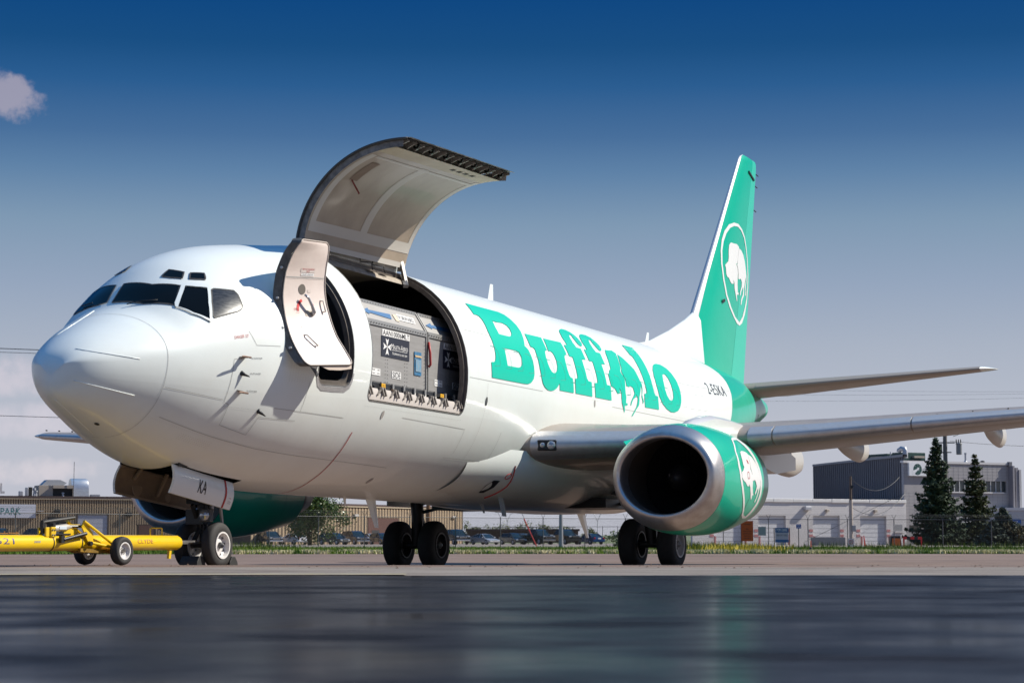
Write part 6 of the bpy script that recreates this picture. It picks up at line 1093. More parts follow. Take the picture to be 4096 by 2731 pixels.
MB().add([(cen[0]+.68*cos(a), cen[1], cen[2]+.70*sin(a)) for a in np.linspace(0, 2*pi, 41)[:-1]], [tuple(range(40))]).build('clock_disc', mat('disc_dark_green', (.008, .065, .06), .5), sg)
MB().add([(cen[0]-.80, cen[1]-.004, cen[2]-.18), (cen[0]-.65, cen[1]-.004, cen[2]-.12), (cen[0]-.30, cen[1]-.004, cen[2]-.02), (cen[0]+.02, cen[1]-.004, cen[2]+.13), (cen[0]-.1, cen[1]-.004, cen[2]+.22), (cen[0]+.28, cen[1]-.004, cen[2]+.24), (cen[0]+.18, cen[1]-.004, cen[2]-.20), (cen[0]+.12, cen[1]-.004, cen[2]-.02), (cen[0]-.2, cen[1]-.004, cen[2]-.3), (cen[0]-.62, cen[1]-.004, cen[2]-.66), (cen[0]-.80, cen[1]-.004, cen[2]-.62)], [tuple(range(11))]).build('arrow_emblem', mat('sign_pale2', (.74, .75, .77), .45), sg)
for k in range(8):
    a = pi*.5-k*pi/4+.02
    if k in (5, 6): continue
    MB().bar((cen[0]+.50*cos(a), cen[1]-.004, cen[2]+.52*sin(a)), (cen[0]+.60*cos(a), cen[1]-.004, cen[2]+.62*sin(a)), .05, .02).build('clock_tick', mat('sign_pale2', (.74, .75, .77), .45), sg)
letters('sign_letters', 'QUICKPARK', 3.7, .46, (4.62, -.345, 8.80), (1, 0, 0), (0, 0, 1), mat('sign_ink', (.02, .05, .06), .5), sg, nrm=(0, -1, 0))
GRN = mat('chiller_green', (.008, .05, .045), .5)
for e_, x0, x1, z0, z1, yy in ((G1, 9.6, 14.2, 10.15, 11.05, 1.5), (G2, 1.5, 5.2, 9.98, 11.1, 2.0)):
    MB().box(((x0+x1)/2, yy+1, (z0+z1)/2), (x1-x0, 2, z1-z0)).build('rooftop_chiller', GRN, e_.e, bevel=.03); MB().box(((x0+x1)/2+.5, yy-.25, (z0+z1)/2), ((x1-x0)*.45, .5, .25)).build('chiller_hood', HV, e_.e)
MB().lathe((8.0, 1, 9.9), (0, 0, 1), [(0, .55), (.3, .33), (1.4, .33), (1.4, .001)], 14).build('roof_vent', PIPE, G1.e, smooth='auto'); MB().tube([(15.6, 1, 10.2), (15.6, 1, 11.2)], .07, 8).build('roof_vent', PIPE, G1.e)
MB().tube([(18.9, .8, 10.3), (18.9, .8, 11.2), (18.8, .8, 11.4), (18.4, .6, 11.5), (18.1, .5, 11.3), (18.05, .5, 11.1)], .33, 12).build('roof_vent', PIPE, G1.e, smooth='auto')
MB().lathe((10.9, 1, 9.98), (0, 0, 1), [(0, .30), (.2, .12), (1.0, .12), (1.0, .16), (1.2, .16), (1.2, .001)], 12).build('roof_vent', PIPE, G2.e, smooth='auto'); MB().lathe((13.7, 1, 9.98), (0, 0, 1), [(0, .30), (.2, .28), (.28, .001)], 12).build('roof_vent', DARK, G2.e)
# low building and signs at the right edge
WR = Wall('corner_shop', (60.4, 262), (86, 268), 'low pale building with a blue sign at the right edge'); WR.box('wall', 0, 26, 0, 8, -.45, 3.9, mat('pale_block', (.42, .42, .44), .8)); WR.box('parapet_cap', -.1, 26, -.1, 8, 3.9, 4.25, mat('cap_pale', (.60, .58, .58), .5))
o = WR.box('blue_sign', 1.4, 4.2, -.1, -.02, 2.1, 2.75, mat('sign_blue', (.01, .10, .38), .4)); letters('sign_letters', 'PARTS', 2.0, .28, (2.8, -.105, 2.42), (1, 0, 0), (0, 0, 1), mat('sign_white', (.80, .79, .77), .5), o, nrm=(0, -1, 0))
o = WR.box('white_sign', 1.4, 4.0, -.1, -.02, .9, 1.7, mat('sign_pale2', (.74, .75, .77), .45)); letters('sign_letters', 'FRONT', 1.6, .25, (2.7, -.105, 1.2), (1, 0, 0), (0, 0, 1), BLACK, o, nrm=(0, -1, 0))
# gravel heap
n_ = 26; Q = np.zeros((n_, n_, 3))
for i in range(n_):
    for j in range(n_):
        u, v_ = i/(n_-1)*2-1, j/(n_-1)*2-1; r = min(1, sqrt(u*u+v_*v_)); Q[i, j] = (94+u*13, 345+v_*13, -.45+8.2*(1-r)**.75+.5*sin(u*17+v_*9)*(1-r)+.3*sin(v_*23)*(1-r))
tag(MB().grid(Q).build('gravel_heap', mat('gravel_brown', (.24, .18, .14), .95, noise=(.6, .8, (.13, .10, .08), 8)), smooth=True), 'brown heap of gravel rising behind the grey office block', 'gravel heap')
# ============================================================ TREES
def bladesq(V, n): 
    return V
def leafcloud(C, N, size, asp=1.0):
    """one small quad per centre C facing roughly N"""
    n = len(C); a = RNG.normal(size=(n, 3)); a -= N*(a*N).sum(1)[:, None]*.7; a /= np.linalg.norm(a, axis=1)[:, None]; b = np.cross(N, a); b /= np.linalg.norm(b, axis=1)[:, None]+1e-9
    s = size*(.6+.8*RNG.random((n, 1))); V = np.stack([C-a*s, C-b*s*asp*.5, C+a*s, C+b*s*asp*.5], 1).reshape(-1, 3); return V.tolist(), np.arange(4*n).reshape(-1, 4).tolist()
def raw(name, V, F, m, parent=None, kind=None):
    me = bpy.data.meshes.new(name); me.from_pydata(V, [], F); me.materials.append(m); o = bpy.data.objects.new(name, me); col.objects.link(o)
    if parent: o.parent = parent
    if kind: o['kind'] = kind
    return o
BARK = mat('bark', (.11, .08, .06), .9); SPR = mat('spruce_needles', (.022, .050, .026), .75, noise=(1.2, .9, (.045, .075, .022), 4)); SPR2 = mat('spruce_needles_olive', (.040, .060, .020), .75, noise=(1.2, .9, (.075, .085, .025), 4)); CONE = mat('spruce_cones', (.10, .045, .02), .8)
def spruce(name, x, y, h, r, label, m, tiers=34, dens=1., cones=True, bare=.04, top=.0):
    t = empty(name, (x, y, gz(y)), 0, label, 'tree'); MB().tube([(0, 0, 0), (.05, 0, h*.5), (0, .03, h*.97)], [.028*h*.8, .016*h, .01], 9).build('trunk', BARK, t, smooth=True)
    C = []; Nn = []; CC = []
    for i in range(tiers):
        f = (i+.5*random.random())/tiers; z = h*(bare+(1-bare)*f); R = r*((1-f)**.85)*(.72+.45*random.random())+.08; nb = int(5+11*(1-f)); a0 = random.random()*6
        for k in range(nb):
            a = a0+2*pi*k/nb+random.uniform(-.25, .25); Lb = R*random.uniform(.55, 1.12); m_ = int((8+Lb*17)*dens); d = np.array([cos(a), sin(a), 0.])
            s = RNG.random(m_)**.7; droop = -.16*Lb*np.sin(s*pi*.8)+.10*Lb*s**2*(1 if f > .3 else .3); wid = .10+.22*Lb*(1-s)*s*2
            p = d[None]*(s*Lb)[:, None]; p[:, 2] = z+droop+RNG.normal(size=m_)*.07; side = np.array([-d[1], d[0], 0]); p += side[None]*(RNG.normal(size=m_)*wid)[:, None]
            C.append(p); nn = RNG.normal(size=(m_, 3))*.5+np.array([0, 0, 1.]); Nn.append(nn/np.linalg.norm(nn, axis=1)[:, None])
            if cones and f > .62 and random.random() < .8: CC.append(p[:max(1, m_//3)]+np.array([0, 0, -.08]))
    C = np.concatenate(C); Nn = np.concatenate(Nn); V, F = leafcloud(C, Nn, .20, .9); raw('crown', V, F, m, t, 'stuff')
    if CC:
        CC = np.concatenate(CC); N2 = RNG.normal(size=CC.shape); N2 /= np.linalg.norm(N2, axis=1)[:, None]; V, F = leafcloud(CC, N2, .09, 1); raw('cones', V, F, CONE, t, 'stuff')
    return t
spruce('spruce_tree', 46.11, 225, 11.75, 3.6, 'tall dark spruce with reddish cones at its top, in front of the grey office', SPR, 38, 1.5)
spruce('spruce_tree', 51.0, 228, 10.0, 2.9, 'slimmer olive green spruce with gaps between its branches, in front of the office windows', SPR2, 26, 1.35)
s3 = spruce('spruce_tree', 50.9, 215, 3.9, 2.9, 'short bushy young spruce near the last fence posts', mat('spruce_bush', (.035, .052, .035), .75, noise=(1.4, .9, (.075, .095, .06), 4)), 26, 2.2, cones=False)
spruce('spruce_tree', 49.2, 212, 2.6, 2.2, 'low spreading spruce at the foot of the slimmer spruce', mat('spruce_bush', (.035, .052, .035), .75), 18, 2.4, cones=False)
def leafy(name, x, y, h, r, label, n, m, cat='tree', zc=.58, leaf=.11, stems=5, cat2=None):
    t = empty(name, (x, y, gz(y)), 0, label, cat); b = MB()
    for k in range(stems):
        a = 2*pi*k/stems+random.random(); q = r*.55*random.uniform(.3, 1); b.tube([(0.12*cos(a), .12*sin(a), 0), (.3*q*cos(a), .3*q*sin(a), h*.35), (q*cos(a), q*sin(a), h*.8)], [.11, .07, .02], 7)
    b.build('trunk', mat('pale_bark', (.20, .16, .11), .9), t, smooth=True)
    cl = RNG.normal(size=(46, 3))*np.array([r*.42, r*.42, h*.20])+np.array([0, 0, h*zc]); cl[:, 2] = np.clip(cl[:, 2], h*.1, h*.95)
    idx = RNG.integers(0, len(cl), n); C = cl[idx]+RNG.normal(size=(n, 3))*np.array([r*.16, r*.16, h*.075]); C[:, 2] = np.maximum(C[:, 2], .1); N = RNG.normal(size=(n, 3)); N /= np.linalg.norm(N, axis=1)[:, None]
    V, F = leafcloud(C, N, leaf, 1.3); raw('crown', V, F, m, t, 'stuff'); return t
LEAF = mat('leaf_green', (.045, .085, .012), .35, noise=(1.5, .9, (.085, .13, .02), 4))
leafy('leafy_tree', -22.6, 232, 6.3, 3.2, 'broad leafy tree with pale stems between the two tan halls', 15000, LEAF)
LIGHTL = mat('scrub_green', (.14, .17, .06), .7, noise=(1, .6, (.22, .22, .09)))
for x, y, h, r in ((-5.6, 300, 3.2, 1.8), (-1.3, 305, 2.9, 1.6), (1.4, 300, 3.4, 1.5), (4.5, 302, 3.2, 2.2), (7.6, 304, 2.4, 1.5), (11.5, 306, 2.2, 1.2)):
    leafy('scrub_bush', x, y, h, r, {-5.6: 'pale green scrub bush right of the tan hall corner', -1.3: 'thin scrub bush above the silver coupe', 1.4: 'scrub bush behind the roof of the black hatchback', 4.5: 'widest scrub bush, behind the chrome grilled black pickup', 7.6: 'low scrub bush left of the grey lamp pole', 11.5: 'smallest scrub bush behind the blue sedan'}[x], 1100, LIGHTL, 'bush', .5, .12, 3)
leafy('scrub_bush', 10.3, 196, 1.7, 1.0, 'dark weedy bush by the fence next to the port main wheels', 1200, LEAF, 'bush', .5, .10, 3)
leafy('scrub_bush', 52.5, 212, 2.2, 1.4, 'reddish leaved bush at the right edge beyond the fence', 1300, mat('bronze_leaf', (.10, .055, .015), .6, noise=(1.5, .9, (.07, .09, .02))), 'bush', .5, .11, 3)
# ============================================================ POLES, SIGNS, SMALL THINGS
WOOD = mat('weathered_pole', (.13, .095, .075), .85, noise=(2, .6, (.07, .05, .04)))
def pole(x, y, z1, r, label, name='utility_pole', m=WOOD, arms=(), z0=None):
    t = empty(name, (x, y, gz(y)), 0, label, 'pole'); MB().tube([(0, 0, 0), (0, 0, z1-gz(y))], [r*1.15, r*.8], 12).build('shaft', m, t, smooth='auto'); return t
p1_ = pole(38.41, 235, 7.4, .17, 'short wooden service pole painted white below, in front of the white workshop'); MB().tube([(0, 0, 0), (0, 0, 5.1)], .215, 12).build('white_casing', mat('casing_cream', (.55, .48, .42), .6, noise=(1, .6, (.35, .25, .18))), p1_, smooth='auto'); MB().box((.28, -.22, 1.9), (.4, .3, .7)).build('meter_box', PIPE, p1_, bevel=.03); MB().box((.1, -.2, 6.6), (.3, .3, .3)).build('insulator', DARK, p1_)
p2_ = pole(49.24, 235, 13.2, .28, 'tall grey utility pole with a transformer can behind the tall spruce', m=mat('grey_pole', (.12, .115, .11), .8))
z_ = 11.0
b = MB().box((0, 0, z_+.6), (2.2, .12, .14)).box((0, 0, z_-.5), (1.4, .12, .12)); b.build('crossarm', mat('grey_pole', (.12, .115, .11), .8), p2_)
MB().lathe((1.55, -.1, z_-.75), (0, 0, 1), [(0, .28), (.05, .32), (1.15, .32), (1.2, .38), (1.3, .34), (1.34, .001)], 18).build('transformer', mat('transformer_grey', (.20, .21, .22), .45, .2), p2_, smooth='auto')
for k in range(3): MB().lathe((1.25+.25*k, -.1, z_+.55), (0, 0, 1), [(0, .05), (.1, .09), (.2, .05), (.35, .07), (.45, .02)], 8).build('insulator', DARK, p2_)
MB().box((-.55, 0, z_-.1), (.35, .3, 1.1)).build('cutout_box', DARK, p2_)
MB().tube([(.2, 0, 13.0), (.7, 0, 12.9), (1.1, 0, 13.3)], .03, 6).tube([(.9, 0, 12.3), (1.5, 0, 12.5), (2.0, 0, 13.4)], .03, 6).build('jumper_cable', BLACK, p2_, smooth=True)
pole(-10.1, 250, 6.2, .27, 'thick brown timber pole in front of the tan hall', m=mat('brown_timber', (.17, .085, .035), .8))
lp = pole(4.01, 170, 3.0, .17, 'smooth grey lamp pole behind the fence beside the black pickups', 'lamp_pole', mat('pole_grey', (.30, .30, .33), .4, .3)); MB().tube([(0, 0, 3.0), (0, 0, 9)], .12, 12).build('upper_shaft', mat('pole_grey', (.30, .30, .33), .4, .3), lp)
for x, lab in ((12.8, 'curved twin arm street light far beyond the blue sedan'), (-.7, 'curved twin arm street light far beyond the silver coupe')):
    t = empty('street_light', (x*1.35, 420, -.45), 0, lab, 'street light'); MB().tube([(0, 0, 0), (0, 0, 4.2)], .06, 6).build('shaft', PIPE, t)
    for s_ in (-1, 1): MB().tube([(0, 0, 4.2), (s_*.6, 0, 5.6), (s_*1.5, 0, 6.1), (s_*2.5, 0, 6.0)], .045, 5).build('lamp_arm', PIPE, t, smooth=True)
# guy wire guard
t = empty('guy_wire_guard', (2.37, 200, gz(200)), 0, 'slanting red plastic guard on a guy wire in front of the black pickups', 'guy guard'); MB().tube([(0, 0, 0), (-1.22, 0, 2.66)], .055, 8).build('guard_tube', mat('guard_red', (.50, .035, .03), .45), t, smooth='auto'); MB().tube([(-1.22, 0, 2.66), (-2.1, 0, 4.7)], .015, 4).tube([(-1.14, 0, 2.6), (-1.95, 0, 4.7)], .012, 4).build('guy_wire', BLACK, t)
def wire(pts, r, lab, sag=0, name='overhead_wire', grp=None):
    a, b = Vector(pts[0]), Vector(pts[1]); P_ = [a.lerp(b, k/24)+Vector((0, 0, -sag*4*(k/24)*(1-k/24))) for k in range(25)]; o = MB().tube(P_, r, 4).build(name, BLACK); return tag(o, lab, 'wire', grp)
wire(((-76, 300, 27.95), (-40, 300, 26.9)), .055, 'upper of the paired power wires left of the airplane nose', .1); wire(((-76, 300, 27.4), (-40, 300, 26.5)), .035, 'thin lower wire of the pair left of the airplane nose', .1); wire(((-76, 300, 18.15), (-40, 300, 17.3)), .04, 'single low wire crossing under the airplane nose', .1)
for k, (z0, z1) in enumerate(((22.0, 21.6), (21.2, 21.3), (20.2, 20.7))): wire(((36, 300, z0), (76, 300, z1)), .012, ('uppermost', 'middle', 'lowest')[k]+' of the three faint wires below the tailplane', .15)
wire(((38.5, 235, 7.1), (47.9, 255.9, 7.9)), .035, 'slack black cable from the short pole up to the office sign', 1.5); wire(((38.5, 235, 3.9), (48.6, 256.2, 5.9)), .03, 'slack cable from the short pole across the workshop to the office', 1.6)
wire(((49.8, 235, 11.4), (64, 240, 11.0)), .022, 'thin wire running right from the transformer can', .2); wire(((45.5, 240, 5.6), (33.6, 238, 0)), .02, 'diagonal guy wire in front of the workshop doors', 0)
def sign(name, x, y, w, z0, z1, face, label, lines=(), posts=(), pm=GALV, txt=None, cat='sign', hd=None):
    t = empty(name, (x, y, gz(y)), 0, label, cat); g_ = gz(y)
    o = MB().box((0, 0, (z0+z1)/2-g_), (w, .05, z1-z0)).build('sign_panel', face, t)
    for px_ in posts: MB().box((px_, .05, (z1-g_)/2), (.07, .07, z1-g_)).build('sign_post', pm, t)
    for body, wx, hz, zc, m in lines: letters('sign_text', body, wx, hz, (0, -.03, zc-g_), (1, 0, 0), (0, 0, 1), m, o, nrm=(0, -1, 0), off=.006, bold=.004)
    return t, o, g_
SW = mat('sign_white', (.80, .79, .77), .5)
t, o, g_ = sign('lease_sign', 23.15, 178, 1.16, .05, 1.30, mat('sign_slate', (.38, .39, .42), .5), 'blue and grey FOR LEASE board on two timber posts', [('FOR LEASE', .9, .22, 1.12, SW), ('780-437-7832', .95, .15, .66, mat('ink_dark', (.08, .09, .1), .5))], (-.66, .66), WOOD)
MB().box((0, -.03, 1.10-g_), (1.16, .012, .40)).build('blue_band', mat('lease_blue', (.02, .10, .24), .5), o); MB().box((0, -.03, .17-g_), (1.16, .012, .24)).build('blue_band', mat('lease_blue', (.02, .10, .24), .5), o)
letters('sign_text', 'FOR LEASE', .90, .22, (0, -.04, 1.12-g_), (1, 0, 0), (0, 0, 1), SW, o, nrm=(0, -1, 0), bold=.004)
sign('parking_sign', 26.25, 190, .45, 1.3, 1.68, mat('sign_blue', (.01, .10, .38), .4), 'small blue two line sign on a thin post by the fence', [('UNIT', .28, .11, 1.57, SW), ('3430', .32, .11, 1.41, SW)], (0,))
t, o, g_ = sign('construction_sign', 17.0, 150, .86, .20, 1.66, mat('sign_orange', (.62, .09, .01), .5), 'orange notice board hanging on the fence below the engine', [], (-.42,))
for k, (s_, w_) in enumerate((('DANGER', .5), ('DUE', .2), ('VEHICLES AND', .62), ('CONSTRUCTION', .66), ('BEYOND', .4), ('THIS POINT', .5))): letters('sign_text', s_, w_, .08, (0, -.03, 1.42-(.0 if k == 0 else .17)-.17*k-g_), (1, 0, 0), (0, 0, 1), BLACK, o, nrm=(0, -1, 0), off=.006, bold=.004)
sign('blank_fence_plate', 19.4, 161, .60, .62, 1.30, mat('plate_grey', (.36, .36, .36), .5), 'blank grey plate wired to the fence beside the orange notice')
t, o, g_ = sign('no_parking_sign', 30.38, 186, .52, -.32, .38, SW, 'white no parking sign low on the fence under the service pole')
c_ = np.linspace(0, 2*pi, 29); MB().grid([[(r*cos(a), -.04, .08-g_+r*sin(a)) for r in (.15, .20)] for a in c_]).bar((-.12, -.04, .20-g_), (.12, -.04, -.04-g_), .04, .01).build('prohibition_ring', mat('sign_red', (.42, .05, .05), .5), o, fix=False); letters('sign_text', 'P', .13, .2, (0, -.03, .08-g_), (1, 0, 0), (0, 0, 1), BLACK, o, nrm=(0, -1, 0), off=.004, bold=.004)
# skip, barricade, markers, barrier, cone
t = empty('orange_equipment_box', (36.9, 200, gz(200)), 0, 'orange and black equipment box standing by the spruce', 'equipment box'); MB().add([(-.55, -.5, 0), (.55, -.5, 0), (.45, -.45, 1.0), (-.45, -.45, 1.0), (-.55, .5, 0), (.55, .5, 0), (.45, .45, 1.0), (-.45, .45, 1.0)], [(0, 1, 2, 3), (7, 6, 5, 4), (0, 4, 5, 1), (1, 5, 6, 2), (2, 6, 7, 3), (3, 7, 4, 0)]).build('body', BLACK, t); MB().box((.02, -.52, .42), (.80, .03, .70)).build('orange_panel', mat('box_orange', (.62, .14, .02), .5), t)
t = empty('barricade', (38.6, 200, gz(200)), 0, 'red and black striped barricade against the skirt of the tall spruce', 'barricade')
for k in range(5): MB().box((-.75+.36*k, 0, .80), (.36, .04, .26)).build('board', mat('barricade_red', (.70, .02, .02), .5) if k % 2 == 0 else BLACK, t)
MB().box((-.85, 0, .45), (.16, .06, .9)).build('leg', mat('barricade_red', (.70, .02, .02), .5), t); MB().box((.85, 0, .45), (.12, .06, .9)).build('leg', mat('barricade_red', (.70, .02, .02), .5), t)
t = empty('delineator_post', (34.0, 200, gz(200)), 0, 'leaning red delineator post in front of the right roller door', 'marker post'); MB().tube([(0, 0, 0), (-.05, 0, .5), (-.10, 0, 1.02)], [.09, .06, .04], 8).build('post_body', mat('barricade_red', (.70, .02, .02), .5), t); 
t = empty('apron_marker', (16.12, 112, gz(112)), 0, 'small marker with a red stalk and black base at the grass edge', 'marker'); MB().lathe((0, 0, 0), (0, 0, 1), [(0, .14), (.04, .13), (.24, .07), (.26, .05)], 12, cap=True).build('base', BLACK, t); MB().tube([(0, 0, .24), (0, 0, .62)], .025, 8).build('stalk', mat('stalk_orange', (.72, .07, .02), .5), t)
MB_ = MB().add([(-1.9, -.3, 0), (1.9, -.3, 0), (1.9, -.15, .9), (-1.9, -.15, .9), (-1.9, .3, 0), (1.9, .3, 0), (1.9, .15, .9), (-1.9, .15, .9)], [(0, 1, 2, 3), (7, 6, 5, 4), (0, 4, 5, 1), (1, 5, 6, 2), (2, 6, 7, 3), (3, 7, 4, 0)]).build('concrete_barrier', mat('barrier_concrete', (.36, .33, .30), .9, noise=(1.5, .5, (.26, .23, .2))), bevel=.03); MB_.location = (35.03, 230, gz(230)); tag(MB_, 'concrete traffic barrier lying before the middle roller door', 'barrier')
t = empty('dark_trailer', (50.6, 238, gz(238)), .1, 'dark trailer with an orange stripe at the right edge', 'trailer'); MB().box((5, 0, 1.7), (10, 2, 1.1)).build('body', DARK, t); MB().box((5, -1.02, 1.6), (9, .04, .35)).build('orange_stripe', mat('box_orange', (.62, .14, .02), .5), t)
for k in range(2): MB().lathe((7.5+1.1*k, -1.0, .45), (0, 1, 0), [(0, .001), (0, .45), (.25, .45), (.25, .001)], 16).build('wheel', TYRE, t)
# rail wagon line and low hedge behind the cars
t = empty('flat_wagon', (1.5, 292, -.42), 0, 'low dark flat wagon seen over the roofs of the parked cars', 'wagon'); MB().box((0, 0, 1.95), (16, 2.4, .3)).build('deck', mat('rust_dark', (.06, .035, .03), .8), t); MB().tube([(-7.5, 0, 2.3), (7.5, 0, 2.3)], .04, 5).build('handrail', DARK, t)
for k in range(6): MB().tube([(-7+2.8*k, 0, 1.9), (-7+2.8*k, 0, 2.35)], .04, 5).build('stake', DARK, t)
MB().box((0, .2, 1.0), (15.6, 1.6, 1.6)).build('underframe', mat('rust_dark', (.06, .035, .03), .8), t)
Q = [[(x, y, z) for y, z in ((700, -.45), (900, .6), (1200, 1.6), (1800, 2.6), (3000, 3.2))] for x in np.linspace(-900, 900, 30)]; tag(MB().grid(Q).build('far_field', gmat('far_grass', (.13, .16, .08), (.17, .18, .10), (.2, .2, .12), (.01, .01)), smooth=True), kind='structure')
# ============================================================ PARKED CARS
PROF = {
 'sedan': (4.6, 1.78, [(0, .32), (0, .58), (.03, .68), (.24, .84), (.30, .90), (.80, .98), (.97, .94), (1, .62), (1, .32)], [(.25, .87), (.41, 1.36), (.50, 1.43), (.68, 1.42), (.88, .97)]),
 'coupe': (4.4, 1.76, [(0, .28), (0, .52), (.03, .62), (.24, .80), (.32, .86), (.82, .98), (.97, .95), (1, .62), (1, .28)], [(.24, .83), (.43, 1.30), (.52, 1.37), (.64, 1.36), (.92, .97)]),
 'hatch': (4.2, 1.78, [(0, .30), (0, .60), (.03, .72), (.20, .86), (.26, .92), (.97, 1.0), (1, .7), (1, .32)], [(.20, .90), (.36, 1.38), (.44, 1.47), (.84, 1.45), (.98, 1.0)]),
 'suv': (4.75, 1.88, [(0, .36), (0, .82), (.03, .98), (.22, 1.06), (.26, 1.08), (.98, 1.14), (1, .8), (1, .40)], [(.22, 1.06), (.35, 1.58), (.42, 1.72), (.88, 1.68), (.985, 1.14)]),
 'pickup': (5.8, 1.98, [(0, .45), (0, .98), (.03, 1.16), (.20, 1.24), (.24, 1.25), (.60, 1.25), (.98, 1.27), (1, .9), (1, .5)], [(.22, 1.23), (.32, 1.78), (.37, 1.92), (.60, 1.92), (.655, 1.27)]),
 'van': (5.2, 1.95, [(0, .40), (0, .9), (.04, 1.1), (.16, 1.2), (.98, 1.3), (1, .9), (1, .42)], [(.15, 1.18), (.27, 1.85), (.33, 2.02), (.98, 2.0), (.995, 1.28)])}
CH = mat('chrome', (.70, .70, .72), .18, 1); CG_ = mat('car_glass', (.010, .020, .026), .08, spec=.6); LENS = mat('headlamp_glass', (.55, .57, .6), .12, .5); TAIL = mat('tail_lamp_red', (.38, .01, .02), .25)
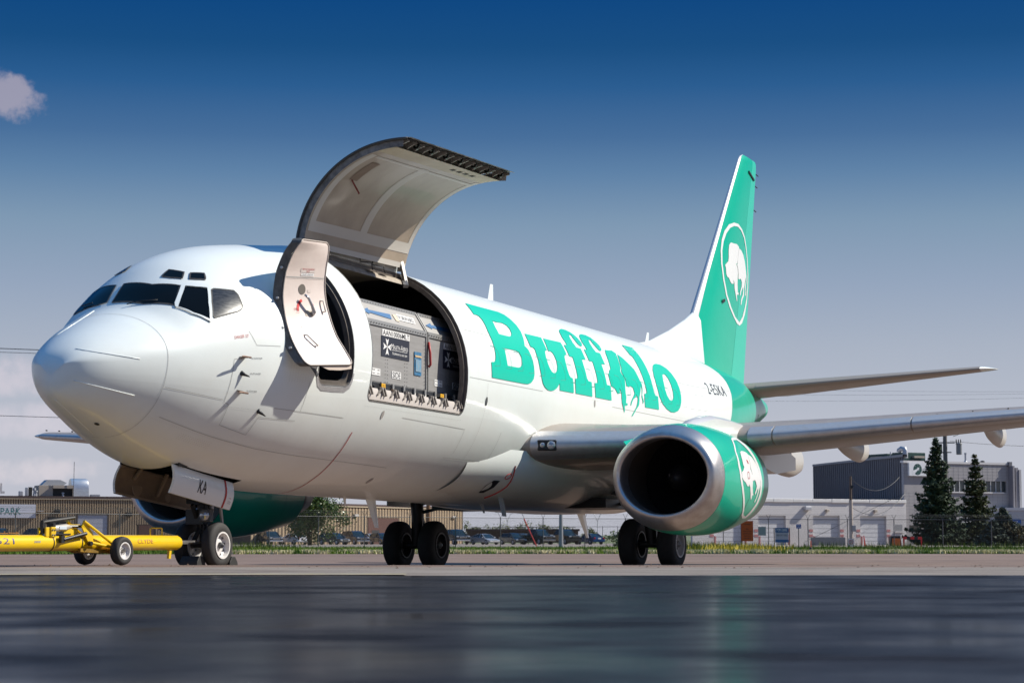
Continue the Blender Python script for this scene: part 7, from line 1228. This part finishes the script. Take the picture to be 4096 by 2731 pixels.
def car(kind, paint, x, y, rz, label, chrome=False, face='front'):
    Lc, W, low, cab = PROF[kind]; e = empty('parked_'+{'hatch': 'hatchback', 'coupe': 'coupe'}.get(kind, kind), (x, y, gz(y)+.01), rz, label, kind.replace('hatch', 'hatchback')); X = lambda u: Lc*(.5-u)
    def ext(prof, hw, name, m, par, inset=0, tz=None):
        b = MB(); n = len(prof); R = []
        for fy in (-1, -.86, .86, 1):
            k = 1 if abs(fy) < 1 else .965
            R.append([(X(.5+(u-.5)*(1 if abs(fy) < 1 else .97)), fy*(hw if not tz else hw-inset*(z-tz[0])/(tz[1]-tz[0])), z if abs(fy) < 1 else (z-.03 if z > .5 else z)) for u, z in prof])
        R = np.array(R); b.grid(np.concatenate([R, R[:, :1]], 1)); b.add(R[0], [tuple(range(n))]); b.add(R[-1], [tuple(range(n))[::-1]]); return b.build(name, m, par, smooth='auto', angle=28)
    body = ext(low, W/2, 'body', paint, e); zt = max(z for _, z in cab); zb = min(z for _, z in cab)
    ext(cab, W/2-.10, 'windows', CG_, e, .20, (zb, zt))
    rf = [(u, z) for u, z in cab[1:-1]]; hw = W/2-.28
    b = MB(); Q = [[(X(u), yy*hw*1.04, z+.018-.03*abs(yy)) for yy in (-1, -.5, 0, .5, 1)] for u, z in rf]; b.grid(Q); b.build('roof', paint, e, smooth=True)
    for s_ in (-1, 1):
        inn = lambda z: W/2-.09-.20*(z-zb)/(zt-zb)
        for i, j in ((0, 1), (len(cab)-1, len(cab)-2)): MB().bar((X(cab[i][0]), s_*inn(cab[i][1]), cab[i][1]), (X(cab[j][0]), s_*inn(cab[j][1]), cab[j][1]), .07).build('pillar', paint, e)
        um = .5 if kind != 'pickup' else .46; MB().bar((X(um), s_*inn(zb), zb), (X(um), s_*inn(zt), zt), .07).build('pillar', paint, e)
    r = {'suv': .36, 'pickup': .41, 'van': .36}.get(kind, .32)
    for u in (.17, .80):
        for s_ in (-1, 1):
            w_ = MB().lathe((X(u), s_*(W/2-.22), r), (0, s_, 0), [(0, .001), (0, r*.9), (.02, r), (.20, r), (.23, r*.9), (.23, r*.62)], 20).build('wheel', TYRE, e, smooth='auto'); MB().lathe((X(u), s_*(W/2-.22)+s_*.215, r), (0, s_, 0), [(0, r*.64), (.02, r*.5), (.02, .001)], 12).build('rim', PIPE, w_)
    zf = low[2][1]; xf = X(0)+.012
    g = MB().box((xf-.01, 0, zf-.20), (.05, W*.46, .26)).build('grille', CH if chrome else BLACK, e, bevel=.02)
    if chrome:
        for k in range(3): MB().box((xf+.02, 0, zf-.11-.085*k), (.02, W*.40, .045)).build('grille_slot', BLACK, g)
    for s_ in (-1, 1):
        MB().box((xf-.08, s_*(W/2-.24), zf-.14), (.14, .34, .17)).build('headlight', LENS, e, bevel=.03); MB().box((X(1)+.03, s_*(W/2-.20), low[-3][1]-.12 if kind != 'pickup' else 1.05), (.10, .26, .22)).build('tail_light', TAIL, e, bevel=.02); MB().box((X(cab[0][0])-.28, s_*(W/2+.08), zb+.08), (.12, .2, .14)).build('mirror', paint, e, bevel=.03)
    MB().box((xf+.0, 0, low[0][1]+.10), (.10, W*.94, .20)).build('bumper', CH if chrome else paint, e, bevel=.03); MB().box((X(1)-.0, 0, low[0][1]+.12), (.10, W*.94, .22)).build('bumper', paint, e, bevel=.03)
    MB().box((X(1)-.06, 0, .78), (.02, .42, .18)).build('number_plate', SW, e)
    return e
cp = lambda n, c, me=0: mat('car_paint_'+n, c, .25, me, coat=.8)
BK, NV, SLV, WH, BLU, GY = cp('black', (.008, .009, .011)), cp('navy', (.008, .012, .032)), cp('silver', (.50, .50, .53), .4), cp('white', (.62, .62, .66)), cp('blue', (.004, .05, .16), .3), cp('graphite', (.04, .045, .055), .4)
R_ = radians
car('van', BK, -62.9, 255, R_(-80), 'black van at the left edge, partly behind the tow bar pins'); car('van', BK, -59.2, 259, R_(170), 'black van side on, under the right end of the PARK sign'); car('sedan', GY, -57.2, 249, R_(178), 'dark sedan in front of the black vans, near the tow bar pump')
car('suv', GY, -30.6, 262, R_(-62), 'dark off roader with a bright grille, just right of the far engine', True); car('sedan', WH, -27.7, 264, R_(127), 'white sedan showing its red tail light, left of the leafy tree')
car('hatch', GY, -22.2, 258, R_(-40), 'small grey green car half hidden behind the leafy tree foot'); car('suv', NV, -20.0, 264, R_(-58), 'navy sport utility car between the leafy tree and the starboard main wheels', True); car('sedan', WH, -18.6, 275, R_(-60), 'white car behind the navy sport utility car'); car('hatch', NV, -17.0, 270, R_(-60), 'dark blue car half hidden by the starboard main wheels')
car('pickup', BK, -7.3, 264, R_(-66), 'black pickup with wide chrome grille right of the starboard main wheels', True); car('coupe', SLV, -3.5, 264, R_(-52), 'silver coupe parked between two dark vehicles'); car('hatch', BK, 0.1, 266, R_(-58), 'black hatchback right of the silver coupe'); car('sedan', GY, 1.5, 274, R_(-58), 'grey car nose peeking out beside the black hatchback')
car('pickup', BK, 3.2, 266, R_(-58), 'black pickup with split chrome grille behind the red guy wire guard', True); car('pickup', BK, 6.6, 269, R_(-58), 'black pickup with blacked out grille behind the grey lamp pole'); car('sedan', BLU, 10.2, 270, R_(118), 'bright blue sedan seen from behind, left of the port main wheels')
